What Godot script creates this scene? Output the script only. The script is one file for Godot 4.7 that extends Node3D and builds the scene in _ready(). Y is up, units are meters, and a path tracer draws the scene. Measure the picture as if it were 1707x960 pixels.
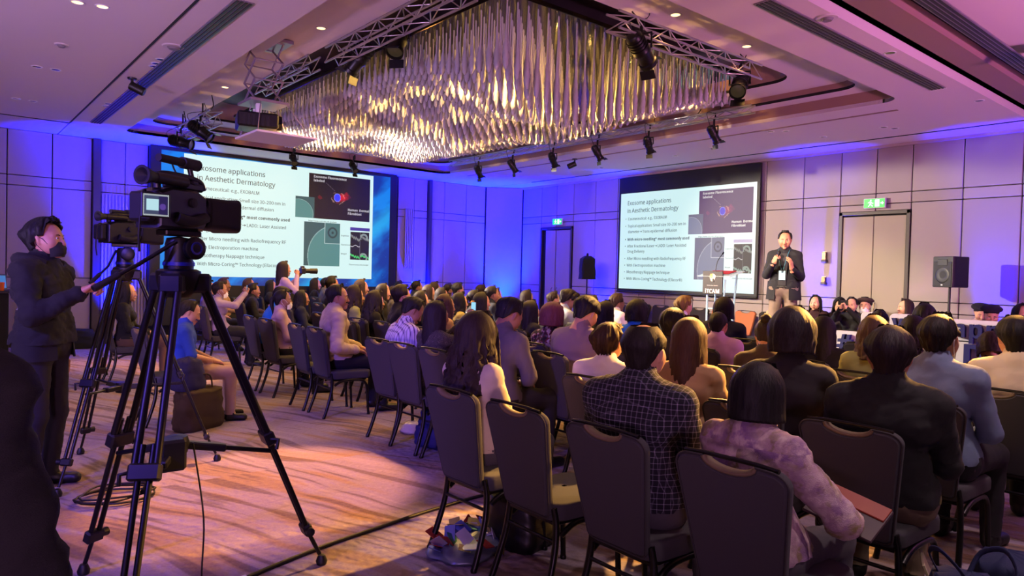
extends Node3D
# A hotel ballroom during a conference: audience in rows, two cameras on tripods, a glass chandelier, two slides.
# x runs along the wall with the LED screen, towards the stage; -z runs along the stage wall; metres.

const CEIL := 3.88          # main ceiling
const WALL_X := 12.5        # stage wall
const WALL_Z := -15.25      # wall with the LED screen
var used := {}
var cache := {}
var fabric_n: Texture2D
var cloth_n: Texture2D
var noise := FastNoiseLite.new()

func _ready() -> void:
	noise.seed = 7
	noise.frequency = 1.0
	noise.fractal_octaves = 3
	setup_view()
	setup_lights()
	make_textures()
	build_room()
	build_ceiling()
	build_chandelier()
	build_rigging()
	build_screens()
	build_stage()
	build_people_kit()
	build_chairs_and_people()
	build_stage_people()
	build_cameras()
	build_crew()
	build_small_things()

func setup_view() -> void:
	var cam := Camera3D.new()
	cam.name = "camera"
	cam.fov = rad_to_deg(2.0 * atan(480.0 / 1167.085))
	cam.near = 0.05
	cam.far = 100.0
	cam.basis = Basis(Vector3.UP, -0.694834494) * Basis(Vector3.RIGHT, -0.0213531072) * Basis(Vector3.BACK, 0.0252901586)
	cam.position = Vector3(0, 1.55, 0)
	add_child(cam)
	cam.current = true
	var we := WorldEnvironment.new()
	we.name = "environment"
	var e := Environment.new()
	e.background_mode = Environment.BG_COLOR
	e.background_color = Color(0, 0, 0)
	e.tonemap_mode = Environment.TONE_MAPPER_LINEAR
	e.tonemap_exposure = 1.0
	e.sdfgi_enabled = true
	e.ssao_enabled = true
	e.ssil_enabled = true
	we.environment = e
	add_child(we)

func omni(called: String, at: Vector3, c: Color, energy: float, size: float) -> void:
	var l := OmniLight3D.new()
	l.name = called
	l.position = at
	l.light_color = c
	l.light_energy = energy
	l.light_size = size
	l.omni_range = 40.0
	l.omni_attenuation = 2.0
	l.shadow_enabled = true
	add_child(l, true)

func spot(called: String, at: Vector3, to: Vector3, c: Color, energy: float, angle: float, size := 0.06, soft := 0.6) -> void:
	var l := SpotLight3D.new()
	l.name = called
	l.light_color = c
	l.light_energy = energy
	l.light_size = size
	l.spot_angle = angle
	l.spot_angle_attenuation = soft
	l.spot_range = 40.0
	l.spot_attenuation = 2.0
	l.shadow_enabled = true
	var d := (to - at).normalized()
	l.look_at_from_position(at, to, Vector3.RIGHT if absf(d.y) > 0.95 else Vector3.UP)
	add_child(l, true)

func area(called: String, at: Vector3, to: Vector3, c: Color, energy: float, size: Vector2) -> void:
	var l := AreaLight3D.new()
	l.name = called
	l.light_color = c
	l.light_energy = energy
	l.area_size = size
	l.area_range = 40.0
	l.area_attenuation = 2.0
	l.shadow_enabled = true
	l.look_at_from_position(at, to, Vector3.UP)
	add_child(l, true)

# colours of the lighting
const BLUE := Color(0.0, 0.05, 1.0)
const WARM := Color(1.0, 0.72, 0.42)
const MAUVE := Color(0.86, 0.55, 0.86)

func setup_lights() -> void:
	# blue LED uplights at the foot of the walls: their fittings are built in build_rigging()
	for u in uplights():
		spot("uplight_lamp", u[0] + Vector3(0, 0.17, 0), u[1], BLUE, u[2], u[3], 0.08, 1.0)
	# the two bright screens light the front of the room
	area("led_screen_light", Vector3(6.02, 2.55, -14.98), Vector3(6.02, 2.55, 0.0), Color(0.80, 0.97, 0.96), 1.0, Vector2(4.2, 2.45))
	area("projection_light", Vector3(12.34, 2.355, -9.23), Vector3(0.0, 2.355, -9.23), Color(0.78, 0.95, 0.96), 0.6, Vector2(3.48, 2.18))
	# profile spots on the trusses: warm pools on the aisle, the audience and the stage
	for t in truss_spots():
		spot("truss_lamp", t[0] + (t[1] - t[0]).normalized() * 0.3, t[1], t[2], t[3], t[4], 0.08, 0.45)
	# recessed downlights; the second set, out of view, lights the nearest chairs
	for d in lit_downlights():
		spot("downlight_lamp", d - Vector3(0, 0.05, 0), d - Vector3(0, 3, 0), WARM, 2.2, 42.0, 0.08, 0.9)
	for d in unseen_downlights():
		spot("downlight_lamp", d - Vector3(0, 0.05, 0), d - Vector3(0, 3, 0), Color(1.0, 0.86, 0.88), 6.0, 50.0, 0.1, 0.9)
	# coloured light from unseen lamps behind the audience
	for w in washes():
		spot("unseen_wash_lamp", w[0], w[1], w[2], w[3], w[4], 0.25, 1.0)

func uplights() -> Array:   # [fitting on the floor, aim, energy, half angle]
	return [
		[Vector3(12.26, 0, -11.58), Vector3(12.46, 3.9, -11.6), 150.0, 24.0],
		[Vector3(12.26, 0, -6.2), Vector3(12.46, 3.9, -6.2), 80.0, 17.0],
		[Vector3(12.26, 0, -3.5), Vector3(12.46, 3.9, -3.5), 80.0, 18.0],
		[Vector3(11.8, 0, -14.55), Vector3(12.06, 3.9, -14.86), 900.0, 34.0],
		[Vector3(9.62, 0, -15.0), Vector3(9.62, 3.9, -15.2), 320.0, 28.0],
		[Vector3(2.72, 0, -14.95), Vector3(2.72, 3.9, -15.2), 380.0, 28.0],
		[Vector3(12.26, 0, -1.0), Vector3(12.46, 3.9, -1.0), 160.0, 28.0],  # out of view, lights the right end of the stage wall blue
	]

func truss_spots() -> Array:   # [place, aim, colour, energy, half angle]
	return [
		[Vector3(7.15, 3.75, -4.6), Vector3(2.8, 0.2, -2.65), Color(1.0, 0.74, 0.40), 120.0, 13.0],
		[Vector3(5.5, 3.75, -4.6), Vector3(9.6, 1.4, -5.4), Color(1.0, 0.88, 0.76), 46.0, 21.0],
		[Vector3(3.75, 3.9, -6.5), Vector3(1.9, 0, -4.9), Color(1.0, 0.66, 0.40), 56.0, 15.0],
		[Vector3(3.75, 3.9, -7.45), Vector3(2.1, 0.3, -10.6), Color(1.0, 0.66, 0.34), 80.0, 16.0],
		[Vector3(3.3, 3.58, -11.45), Vector3(6.4, 0.8, -9.0), Color(1.0, 0.84, 0.70), 26.0, 26.0],
		[Vector3(3.3, 3.58, -12.5), Vector3(10.8, 1.2, -5.6), Color(1.0, 0.92, 0.84), 190.0, 26.0],
		[Vector3(8.3, 3.55, -1.6), Vector3(2.7, 0.2, -2.35), Color(1.0, 0.72, 0.34), 190.0, 13.0],  # out of view, off the trusses; lights the nearest rows from the right
	]

func lit_downlights() -> Array:
	return [Vector3(7.01, 4.15, -4.42), Vector3(5.67, 4.15, -4.38), Vector3(3.25, 4.15, -7.24), Vector3(3.3, 4.15, -10.6), Vector3(1.01, CEIL, -7.4), Vector3(1.2, CEIL, -7.36)]

func unseen_downlights() -> Array:   # out of view, placed to light the nearest chairs from above
	return [Vector3(3.9, CEIL + 0.13, -0.6), Vector3(2.4, CEIL + 0.13, 0.9)]

func washes() -> Array:   # unseen lamps behind the audience, placed to tint the ceiling and middle chairs
	return [
		[Vector3(-2.4, 1.2, 2.6), Vector3(0.8, 4.4, -3.6), Color(0.98, 0.70, 0.96), 30.0, 44.0],
		[Vector3(6.8, 1.0, 3.4), Vector3(9.0, 4.4, -1.8), Color(1.0, 0.60, 0.90), 56.0, 55.0],
		[Vector3(-3.6, 1.4, -4.2), Vector3(1.4, 4.4, -9.0), Color(0.86, 0.70, 1.0), 34.0, 50.0],
		[Vector3(-3.2, 3.3, -1.6), Vector3(3.4, 0.3, -6.6), Color(0.46, 0.34, 1.0), 54.0, 26.0],
	]

# ------------------------------------------------------------------ mesh helpers
class Geo:
	var v := PackedVector3Array()
	var n := PackedVector3Array()
	var uv := PackedVector2Array()
	var idx := PackedInt32Array()

	# rows of points; cu: last row joins the first, cv: each row is a closed ring. solid: turned so that it faces outwards
	func grid(rows: Array, cu := false, cv := false, solid := true, flip := false) -> void:
		var nu := rows.size()
		var nv: int = rows[0].size()
		var start := v.size()
		var mid := Vector3.ZERO
		for i in nu:
			for p in rows[i]:
				mid += p
		mid /= float(nu * nv)
		var vol := 0.0
		var norm := PackedVector3Array()
		norm.resize(nu * nv)
		var tris := PackedInt32Array()
		for i in (nu if cu else nu - 1):
			var i2 := (i + 1) % nu
			var r0: PackedVector3Array = rows[i]
			var r1: PackedVector3Array = rows[i2]
			for j in (nv if cv else nv - 1):
				var j2 := (j + 1) % nv
				var a := r0[j]
				var b := r0[j2]
				var c := r1[j2]
				var d := r1[j]
				var f := (c - a).cross(d - b)   # along u x v
				vol += f.dot((a + b + c + d) * 0.25 - mid)
				var q := [i * nv + j, i * nv + j2, i2 * nv + j2, i2 * nv + j]
				for k in 4:
					norm[q[k]] += f
				if a.distance_squared_to(b) > 1e-12:
					tris.append_array(PackedInt32Array([q[0], q[1], q[2]]))
				if c.distance_squared_to(d) > 1e-12:
					tris.append_array(PackedInt32Array([q[0], q[2], q[3]]))
		var rev := flip
		if solid:
			rev = vol < 0.0
		# f = (c-a)x(d-b) points along +normal for the ccw order a,b,c seen from outside
		for i in nu:
			for j in nv:
				v.append(rows[i][j])
				var m := norm[i * nv + j].normalized()
				n.append(-m if rev else m)
				uv.append(Vector2(float(j) / maxf(1, nv - 1), float(i) / maxf(1, nu - 1)))
		for t in range(0, tris.size(), 3):
			if rev:
				idx.append_array(PackedInt32Array([start + tris[t], start + tris[t + 1], start + tris[t + 2]]))
			else:
				idx.append_array(PackedInt32Array([start + tris[t], start + tris[t + 2], start + tris[t + 1]]))

	func face(pts: Array, out: Vector3, uvs := []) -> void:   # a flat convex face
		var s := v.size()
		var m: Vector3 = (pts[1] - pts[0]).cross(pts[2] - pts[0])
		if m.length_squared() < 1e-16:
			m = (pts[2] - pts[0]).cross(pts[3] - pts[0]) if pts.size() > 3 else out
		m = m.normalized()
		var ccw := m.dot(out) > 0.0
		for k in pts.size():
			v.append(pts[k])
			n.append(m if ccw else -m)
			uv.append(uvs[k] if uvs.size() else Vector2(pts[k].x + pts[k].z, pts[k].y))
		for k in range(1, pts.size() - 1):
			idx.append_array(PackedInt32Array([s, s + k + 1, s + k] if ccw else [s, s + k, s + k + 1]))

	func box(at: Vector3, size: Vector3, bevel := 0.004, b := Basis()) -> Geo:
		var h := size * 0.5
		var e := minf(bevel, minf(h.x, minf(h.y, h.z)) * 0.9)
		var P := func(a: int, sa: float, sb: float, sc: float) -> Vector3:
			var p := Vector3.ZERO
			p[a] = sa * h[a]
			p[(a + 1) % 3] = sb * (h[(a + 1) % 3] - e)
			p[(a + 2) % 3] = sc * (h[(a + 2) % 3] - e)
			return at + b * p
		for a in 3:
			for s in [-1.0, 1.0]:
				var o := Vector3.ZERO
				o[a] = s
				face([P.call(a, s, -1.0, -1.0), P.call(a, s, 1.0, -1.0), P.call(a, s, 1.0, 1.0), P.call(a, s, -1.0, 1.0)], b * o)
		if e < 0.0008:
			return self
		for a in 3:
			var c := (a + 1) % 3
			for s in [-1.0, 1.0]:
				for t in [-1.0, 1.0]:
					var o := Vector3.ZERO
					o[a] = s
					o[c] = t
					# edge between face a(s) and face c(t); runs along axis d
					face([P.call(a, s, t, -1.0), P.call(a, s, t, 1.0), P.call(c, t, 1.0, s), P.call(c, t, -1.0, s)], b * o)
		for sx in [-1.0, 1.0]:
			for sy in [-1.0, 1.0]:
				for sz in [-1.0, 1.0]:
					face([P.call(0, sx, sy, sz), P.call(1, sy, sz, sx), P.call(2, sz, sx, sy)], b * Vector3(sx, sy, sz))
		return self

	# a tube along a path; r a number or a list of radii; flat squeezes it along the frame's second axis
	func tube(path: Array, r, seg := 8, closed := false, flat := 1.0, caps := true) -> Geo:
		var np := path.size()
		var rows := []
		var up := Vector3.UP
		var t0: Vector3 = (path[1] - path[0]).normalized()
		if absf(t0.dot(up)) > 0.9:
			up = Vector3.RIGHT
		var x := up.cross(t0).normalized()
		for i in np:
			var a: Vector3 = path[(i - 1 + np) % np] if closed or i > 0 else path[0]
			var c: Vector3 = path[(i + 1) % np] if closed or i < np - 1 else path[np - 1]
			var t := (c - a).normalized()
			x = (x - t * x.dot(t)).normalized()
			var y := t.cross(x)
			var rr: float = r[i] if r is Array else r
			var ring := PackedVector3Array()
			for k in seg:
				var w := TAU * k / seg
				ring.append(path[i] + (x * cos(w) + y * sin(w) * flat) * rr)
			rows.append(ring)
		grid(rows, closed, true)
		if caps and not closed:
			face(Array(rows[0]), path[0] - path[1])
			face(Array(rows[np - 1]), path[np - 1] - path[np - 2])
		return self

	# turned profile of (radius, height), split where it bends sharply
	func lathe(profile: Array, seg := 16, xf := Transform3D(), crease := 0.7) -> Geo:
		var runs := [[profile[0]]]
		for i in range(1, profile.size()):
			runs[-1].append(profile[i])
			if i < profile.size() - 1:
				var a: Vector2 = (profile[i] - profile[i - 1]).normalized()
				var c: Vector2 = (profile[i + 1] - profile[i]).normalized()
				if absf(a.angle_to(c)) > crease:
					runs.append([profile[i]])
		var turn := 0.0
		for i in profile.size() - 1:
			turn += (profile[i].x + profile[i + 1].x) * (profile[i + 1].y - profile[i].y)
		var flip := turn >= 0.0
		if xf.basis.determinant() < 0.0:
			flip = not flip
		for run in runs:
			var rows := []
			for p in run:
				var ring := PackedVector3Array()
				for k in seg:
					var w := TAU * k / seg
					ring.append(xf * Vector3(p.x * cos(w), p.y, p.x * sin(w)))
				rows.append(ring)
			grid(rows, false, true, false, flip)
		return self

	# a polygon in the xy plane pulled out along z by depth (centred), moved by xf; edges chamfered by e
	func prism(poly: PackedVector2Array, depth: float, xf := Transform3D(), e := 0.0, crease := 0.6) -> Geo:
		var area := 0.0
		for i in poly.size():
			area += poly[i].cross(poly[(i + 1) % poly.size()])
		if area < 0.0:
			poly = poly.duplicate()
			poly.reverse()
		var np := poly.size()
		var inner := PackedVector2Array()
		for i in np:
			var a := (poly[i] - poly[(i - 1 + np) % np]).normalized()
			var c := (poly[(i + 1) % np] - poly[i]).normalized()
			var m := (a.orthogonal() + c.orthogonal())
			m = m.normalized() if m.length() > 1e-5 else a.orthogonal()
			var q := maxf(0.35, m.dot(a.orthogonal()))
			inner.append(poly[i] - m * (e / q))
		var tri := Geometry2D.triangulate_polygon(inner)
		if tri.is_empty():
			inner = poly
			tri = Geometry2D.triangulate_polygon(poly)
		var h := depth * 0.5
		for s in [-1.0, 1.0]:
			var st := v.size()
			var o := xf.basis * Vector3(0, 0, s)
			for p in inner:
				v.append(xf * Vector3(p.x, p.y, s * h))
				n.append(o.normalized())
				uv.append(p)
			for t in range(0, tri.size(), 3):
				var a := v[st + tri[t]]
				var m := (v[st + tri[t + 1]] - a).cross(v[st + tri[t + 2]] - a)
				if m.dot(o) > 0.0:
					idx.append_array(PackedInt32Array([st + tri[t], st + tri[t + 2], st + tri[t + 1]]))
				else:
					idx.append_array(PackedInt32Array([st + tri[t], st + tri[t + 1], st + tri[t + 2]]))
		# sides, in runs between sharp corners
		var breaks := []
		for i in np:
			var a := (poly[i] - poly[(i - 1 + np) % np])
			var c := (poly[(i + 1) % np] - poly[i])
			if absf(a.angle_to(c)) > crease:
				breaks.append(i)
		if breaks.is_empty():
			breaks = [0]
		for bi in breaks.size():
			var i0: int = breaks[bi]
			var i1: int = breaks[(bi + 1) % breaks.size()]
			if i1 <= i0:
				i1 += np
			var rows := []
			for i in range(i0, i1 + 1):
				var p := poly[i % np]
				var w := inner[i % np]
				var row := PackedVector3Array()
				if e > 0.0:
					row.append(xf * Vector3(w.x, w.y, -h))
				row.append(xf * Vector3(p.x, p.y, -h + e))
				row.append(xf * Vector3(p.x, p.y, h - e))
				if e > 0.0:
					row.append(xf * Vector3(w.x, w.y, h))
				rows.append(row)
			# outward side of the run
			var pa := poly[i0 % np]
			var pb := poly[(i0 + 1) % np]
			var outv := xf.basis * Vector3(pb.y - pa.y, pa.x - pb.x, 0)
			var a3: Vector3 = rows[0][1 if e > 0.0 else 0]
			var b3: Vector3 = rows[1][1 if e > 0.0 else 0]
			var c3: Vector3 = rows[0][2 if e > 0.0 else 1]
			var f := (c3 - a3).cross(b3 - a3)     # v x u
			grid(rows, false, false, false, f.dot(outv) < 0.0)
		return self

	func add(o: Geo, xf := Transform3D()) -> Geo:
		var s := v.size()
		var flip := xf.basis.determinant() < 0.0
		var nb := xf.basis.inverse().transposed()
		for i in o.v.size():
			v.append(xf * o.v[i])
			n.append((nb * o.n[i]).normalized())
			uv.append(o.uv[i])
		for t in range(0, o.idx.size(), 3):
			if flip:
				idx.append_array(PackedInt32Array([s + o.idx[t], s + o.idx[t + 2], s + o.idx[t + 1]]))
			else:
				idx.append_array(PackedInt32Array([s + o.idx[t], s + o.idx[t + 1], s + o.idx[t + 2]]))
		return self

	func mesh() -> ArrayMesh:
		var a := []
		a.resize(Mesh.ARRAY_MAX)
		a[Mesh.ARRAY_VERTEX] = v
		a[Mesh.ARRAY_NORMAL] = n
		a[Mesh.ARRAY_TEX_UV] = uv
		a[Mesh.ARRAY_INDEX] = idx
		var m := ArrayMesh.new()
		m.add_surface_from_arrays(Mesh.PRIMITIVE_TRIANGLES, a)
		return m

func numbered(called: String) -> String:
	var k: int = used.get(called, 0)
	used[called] = k + 1
	return called if k == 0 else "%s_%03d" % [called, k]

func thing(called: String, label: String, category: String, at := Vector3.ZERO, turn := 0.0, group := "") -> Node3D:
	var o := Node3D.new()
	o.name = numbered(called)
	o.position = at
	o.rotation.y = turn
	tag(o, label, category, group)
	add_child(o, true)
	return o

func tag(o: Node, label: String, category: String, group := "", kind := "") -> void:
	if label:
		o.set_meta("label", label)
	if category:
		o.set_meta("category", category)
	if group:
		o.set_meta("group", group)
	if kind:
		o.set_meta("kind", kind)

func put(called: String, g, m: Material, parent: Node, xf := Transform3D()) -> MeshInstance3D:
	var o := MeshInstance3D.new()
	o.mesh = g.mesh() if g is Geo else g
	o.material_override = m
	o.transform = xf
	if parent == self:
		called = numbered(called)
	o.name = called
	parent.add_child(o, true)
	return o

func struct(called: String, g, m: Material, label := "") -> MeshInstance3D:
	var o := put(called, g, m, self)
	o.set_meta("kind", "structure")
	if label:
		o.set_meta("label", label)
	return o

func copy(src: Node3D, at: Vector3, turn: float, label: String, group := "") -> Node3D:
	var o: Node3D = src.duplicate()
	o.name = numbered(String(src.get_meta("stem", src.name)))
	o.position = at
	o.rotation.y = turn
	o.set_meta("label", label)
	if group:
		o.set_meta("group", group)
	add_child(o, true)
	return o

func text(called: String, words: String, size: float, c: Material, parent: Node, xf: Transform3D, bold := false, depth := 0.002, left := true) -> MeshInstance3D:
	var t := TextMesh.new()
	var f := SystemFont.new()
	f.font_names = PackedStringArray(["Droid Sans"])
	if bold:
		f.font_weight = 700
	t.font = f
	t.text = words
	t.font_size = 32
	t.pixel_size = size / 32.0
	t.depth = depth
	t.curve_step = 2.0
	t.horizontal_alignment = HORIZONTAL_ALIGNMENT_LEFT if left else HORIZONTAL_ALIGNMENT_CENTER
	return put(called, t, c, parent, xf)

# ------------------------------------------------------------------ materials
func mat(key: String, c: Color, rough := 0.7, metal := 0.0) -> StandardMaterial3D:
	if cache.has(key):
		return cache[key]
	var m := StandardMaterial3D.new()
	m.resource_name = key
	m.albedo_color = c
	m.roughness = rough
	m.metallic = metal
	cache[key] = m
	return m

func glow(key: String, c: Color, energy: float) -> StandardMaterial3D:
	if cache.has(key):
		return cache[key]
	var m := mat(key, Color(0.05, 0.05, 0.05), 0.4)
	m.emission_enabled = true
	m.emission = c
	m.emission_energy_multiplier = energy
	return m

func cloth(key: String, c: Color, rough := 0.9, tex: Texture2D = null, scale := 4.0) -> StandardMaterial3D:
	if cache.has(key):
		return cache[key]
	var m := mat(key, c, rough)
	m.normal_enabled = true
	m.normal_texture = fabric_n
	m.normal_scale = 0.5
	m.uv1_triplanar = true
	m.uv1_scale = Vector3.ONE * scale
	if tex:
		m.albedo_texture = tex
	return m

func noise_tex(freq: float, w: int, normal := false, strength := 2.0, ramp: Gradient = null, seed_ := 1) -> NoiseTexture2D:
	var t := NoiseTexture2D.new()
	var n := FastNoiseLite.new()
	n.seed = seed_
	n.frequency = freq
	n.fractal_octaves = 4
	t.width = w
	t.height = w
	t.seamless = true
	t.noise = n
	t.as_normal_map = normal
	t.bump_strength = strength
	if ramp:
		t.color_ramp = ramp
	return t

func paint(w: int, h: int, f: Callable) -> ImageTexture:
	var im := Image.create(w, h, false, Image.FORMAT_RGB8)
	for y in h:
		for x in w:
			im.set_pixel(x, y, f.call(x, y))
	return ImageTexture.create_from_image(im)

func make_textures() -> void:
	fabric_n = noise_tex(0.35, 256, true, 3.0)
	cloth_n = noise_tex(0.02, 256, true, 6.0, null, 5)

func rrect(x0: float, y0: float, x1: float, y1: float, r: float, seg := 6) -> PackedVector2Array:
	var p := PackedVector2Array()
	for c in [[x1 - r, y1 - r, 0.0], [x0 + r, y1 - r, 0.25], [x0 + r, y0 + r, 0.5], [x1 - r, y0 + r, 0.75]]:
		for k in seg + 1:
			var w: float = TAU * (c[2] + 0.25 * k / seg)
			p.append(Vector2(c[0] + r * cos(w), c[1] + r * sin(w)))
	return p

func smooth_path(pts: Array, per := 4) -> Array:   # Catmull-Rom through the points
	var out := []
	for i in pts.size() - 1:
		var a: Vector3 = pts[maxi(i - 1, 0)]
		var b: Vector3 = pts[i]
		var c: Vector3 = pts[i + 1]
		var d: Vector3 = pts[mini(i + 2, pts.size() - 1)]
		for k in per:
			out.append(b.cubic_interpolate(c, a, d, float(k) / per))
	out.append(pts[-1])
	return out

# ------------------------------------------------------------------ the room
func build_room() -> void:
	# carpet: mauve grey with wind-blown streaks of ochre and brown
	var warp := FastNoiseLite.new()
	warp.seed = 3
	warp.frequency = 0.006
	warp.fractal_octaves = 3
	var fine := FastNoiseLite.new()
	fine.seed = 11
	fine.frequency = 0.05
	fine.fractal_octaves = 2
	var tex := paint(768, 768, func(x: int, y: int) -> Color:
		var u := x * 0.93 - y * 0.36          # streaks lie a little off the rows of chairs
		var v := x * 0.36 + y * 0.93
		var w := warp.get_noise_2d(u * 0.6, v * 0.4) * 26.0
		var s := fine.get_noise_2d((u + w) * 1.15, v * 0.045 + 50.0)
		var t := fine.get_noise_2d((u + w * 1.5) * 0.42 + 900.0, v * 0.05)
		var m := fine.get_noise_2d(u * 0.12 + 300.0, v * 0.11)
		var g := fine.get_noise_2d(x * 9.0, y * 9.0) * 0.05
		var c := Color(0.65, 0.61, 0.66)
		c = c.lerp(Color(0.66, 0.54, 0.38), smoothstep(0.02, 0.36, t + m * 0.4) * 0.7)
		c = c.lerp(Color(0.36, 0.29, 0.29), smoothstep(0.20, 0.40, s + m * 0.5) * 0.5)
		c = c.lerp(Color(0.74, 0.70, 0.73), smoothstep(0.15, 0.45, -s + m * 0.3) * 0.5)
		return Color(c.r + g, c.g + g, c.b + g))
	var cm := mat("carpet", Color(0.80, 0.78, 0.80), 1.0)
	cm.albedo_texture = tex
	cm.uv1_triplanar = true
	cm.uv1_world_triplanar = true
	cm.uv1_scale = Vector3(0.19, 0.19, 0.19)
	cm.normal_enabled = true
	cm.normal_texture = fabric_n
	cm.normal_scale = 0.35
	struct("floor", Geo.new().box(Vector3(4.0, -0.1, -4.5), Vector3(17.6, 0.2, 22.1), 0.0), cm, "mauve carpet with streaks of ochre and brown")

	var dark := mat("joint", Color(0.10, 0.09, 0.10), 0.8)
	var panel := cloth("wall_fabric", Color(0.57, 0.53, 0.53), 0.85, null, 6.0)
	var panel2 := cloth("wall_fabric_plain", Color(0.55, 0.51, 0.51), 0.85, null, 6.0)
	# walls: a thick dark core with upholstered panels in front, joints between them
	var wr := struct("wall_right", Geo.new().box(Vector3(WALL_X + 0.15, 2.2, -4.0), Vector3(0.2, 4.6, 23.2), 0.0), dark, "stage wall of upholstered panels")
	var wl := struct("wall_left", Geo.new().box(Vector3(4.0, 2.2, WALL_Z - 0.15), Vector3(17.4, 4.6, 0.2), 0.0), dark, "side wall of upholstered panels around the LED screen")
	struct("wall_back", Geo.new().box(Vector3(-4.6, 2.2, -4.5), Vector3(0.2, 4.6, 22.0), 0.0), mat("plain_wall", Color(0.62, 0.57, 0.56), 0.9))
	struct("wall_near", Geo.new().box(Vector3(4.0, 2.2, 6.4), Vector3(17.4, 4.6, 0.2), 0.0), mat("plain_wall", Color(0.62, 0.57, 0.56), 0.9))
	var seams := [6.2, 5.0, 3.8, 2.6, 1.4, 0.2, -1.0, -2.1, -3.19, -3.97, -4.72, -5.29, -5.9, -6.59, -7.35, -8.2, -8.98, -9.72, -10.46, -11.16, -11.89, -12.64, -13.26, -13.84, -14.6]
	var levels := [0.0, 1.07, 1.25, 2.89, 3.07, CEIL]
	for i in seams.size() - 1:
		for k in levels.size() - 1:
			var z0: float = seams[i + 1]
			var z1: float = seams[i]
			var y0: float = levels[k]
			var y1: float = levels[k + 1]
			var zm := (z0 + z1) * 0.5
			if (zm < -12.64 and zm > -13.85) or (zm < -4.72 and zm > -5.9):   # doors, up to 2.77
				if y1 < 2.8:
					continue
				if k == 2:
					y0 = 2.77
			panel_at(wr, Vector3(WALL_X + 0.03, (y0 + y1) / 2, (z0 + z1) / 2), Vector3(0.07, y1 - y0 - 0.012, z1 - z0 - 0.014), panel if (i + k) % 2 else panel2)
	var xs := [-4.5, -3.6, -2.6, -1.6, -0.7, 0.2, 1.05, 1.72, 2.35]
	for i in xs.size() - 1:
		for k in levels.size() - 1:
			panel_at(wl, Vector3((xs[i] + xs[i + 1]) / 2, (levels[k] + levels[k + 1]) / 2, WALL_Z - 0.03), Vector3(xs[i + 1] - xs[i] - 0.016, levels[k + 1] - levels[k] - 0.012, 0.07), panel)
	# recessed bay beside the LED screen, with vertical flutes
	for r in [[2.49, 2.91], [2.91, 3.31], [8.96, 9.43], [9.43, 9.82]]:
		for k in [0, 1, 2, 3, 4]:
			var y0: float = levels[k]
			var y1: float = levels[k + 1]
			panel_at(wl, Vector3((r[0] + r[1]) / 2, (y0 + y1) / 2, WALL_Z - 0.03), Vector3(r[1] - r[0] - 0.012, y1 - y0 - 0.012, 0.05), panel2)
	for i in 14:
		put("slat", Geo.new().box(Vector3(2.53 + i * 0.058, 1.55, WALL_Z + 0.012), Vector3(0.034, 2.6, 0.03), 0.006), panel, wl)
	for i in 5:
		put("slat", Geo.new().box(Vector3(9.16 + i * 0.05, 2.35, WALL_Z + 0.03), Vector3(0.03, 1.5, 0.06), 0.006), panel, wl)
	put("pilaster", Geo.new().box(Vector3(2.42, CEIL / 2, WALL_Z + 0.03), Vector3(0.13, CEIL, 0.14), 0.008), mat("bronze_trim", Color(0.20, 0.17, 0.16), 0.5), wl)
	put("pilaster", Geo.new().box(Vector3(9.87, CEIL / 2, WALL_Z + 0.03), Vector3(0.09, CEIL, 0.12), 0.008), mat("bronze_trim", Color(0.2, 0.17, 0.16), 0.5), wl)
	xs = [9.92, 10.34, 11.04, 11.68]
	for i in xs.size() - 1:
		for k in levels.size() - 1:
			panel_at(wl, Vector3((xs[i] + xs[i + 1]) / 2, (levels[k] + levels[k + 1]) / 2, WALL_Z - 0.03), Vector3(xs[i + 1] - xs[i] - 0.014, levels[k + 1] - levels[k] - 0.012, 0.07), panel)
	# the corner is cut off by one narrow wall
	var cw := struct("wall_corner", Geo.new().box(Vector3(12.13, 2.2, -14.98), Vector3(1.10, 4.6, 0.1), 0.0, Basis(Vector3.UP, -0.663)), dark, "narrow corner wall between the side wall and the stage wall")
	put("panel", Geo.new().box(Vector3(12.09, CEIL / 2, -14.92), Vector3(0.98, CEIL - 0.02, 0.06), 0.006, Basis(Vector3.UP, -0.663)), panel, cw)
	# baseboards
	struct("baseboard_right", Geo.new().box(Vector3(WALL_X - 0.015, 0.06, -4.2), Vector3(0.03, 0.12, 20.8), 0.004), mat("bronze_trim", Color(0.2, 0.17, 0.16), 0.5))
	struct("baseboard_left", Geo.new().box(Vector3(3.7, 0.06, WALL_Z + 0.016), Vector3(16.3, 0.12, 0.03), 0.004), mat("bronze_trim", Color(0.2, 0.17, 0.16), 0.5))
	build_door("door_1", -13.85, -12.66, true)
	build_door("door_2", -5.9, -4.72, false)

func panel_at(parent: Node, at: Vector3, size: Vector3, m: Material) -> void:
	put("panel", Geo.new().box(at, size, 0.008), m, parent)

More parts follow.
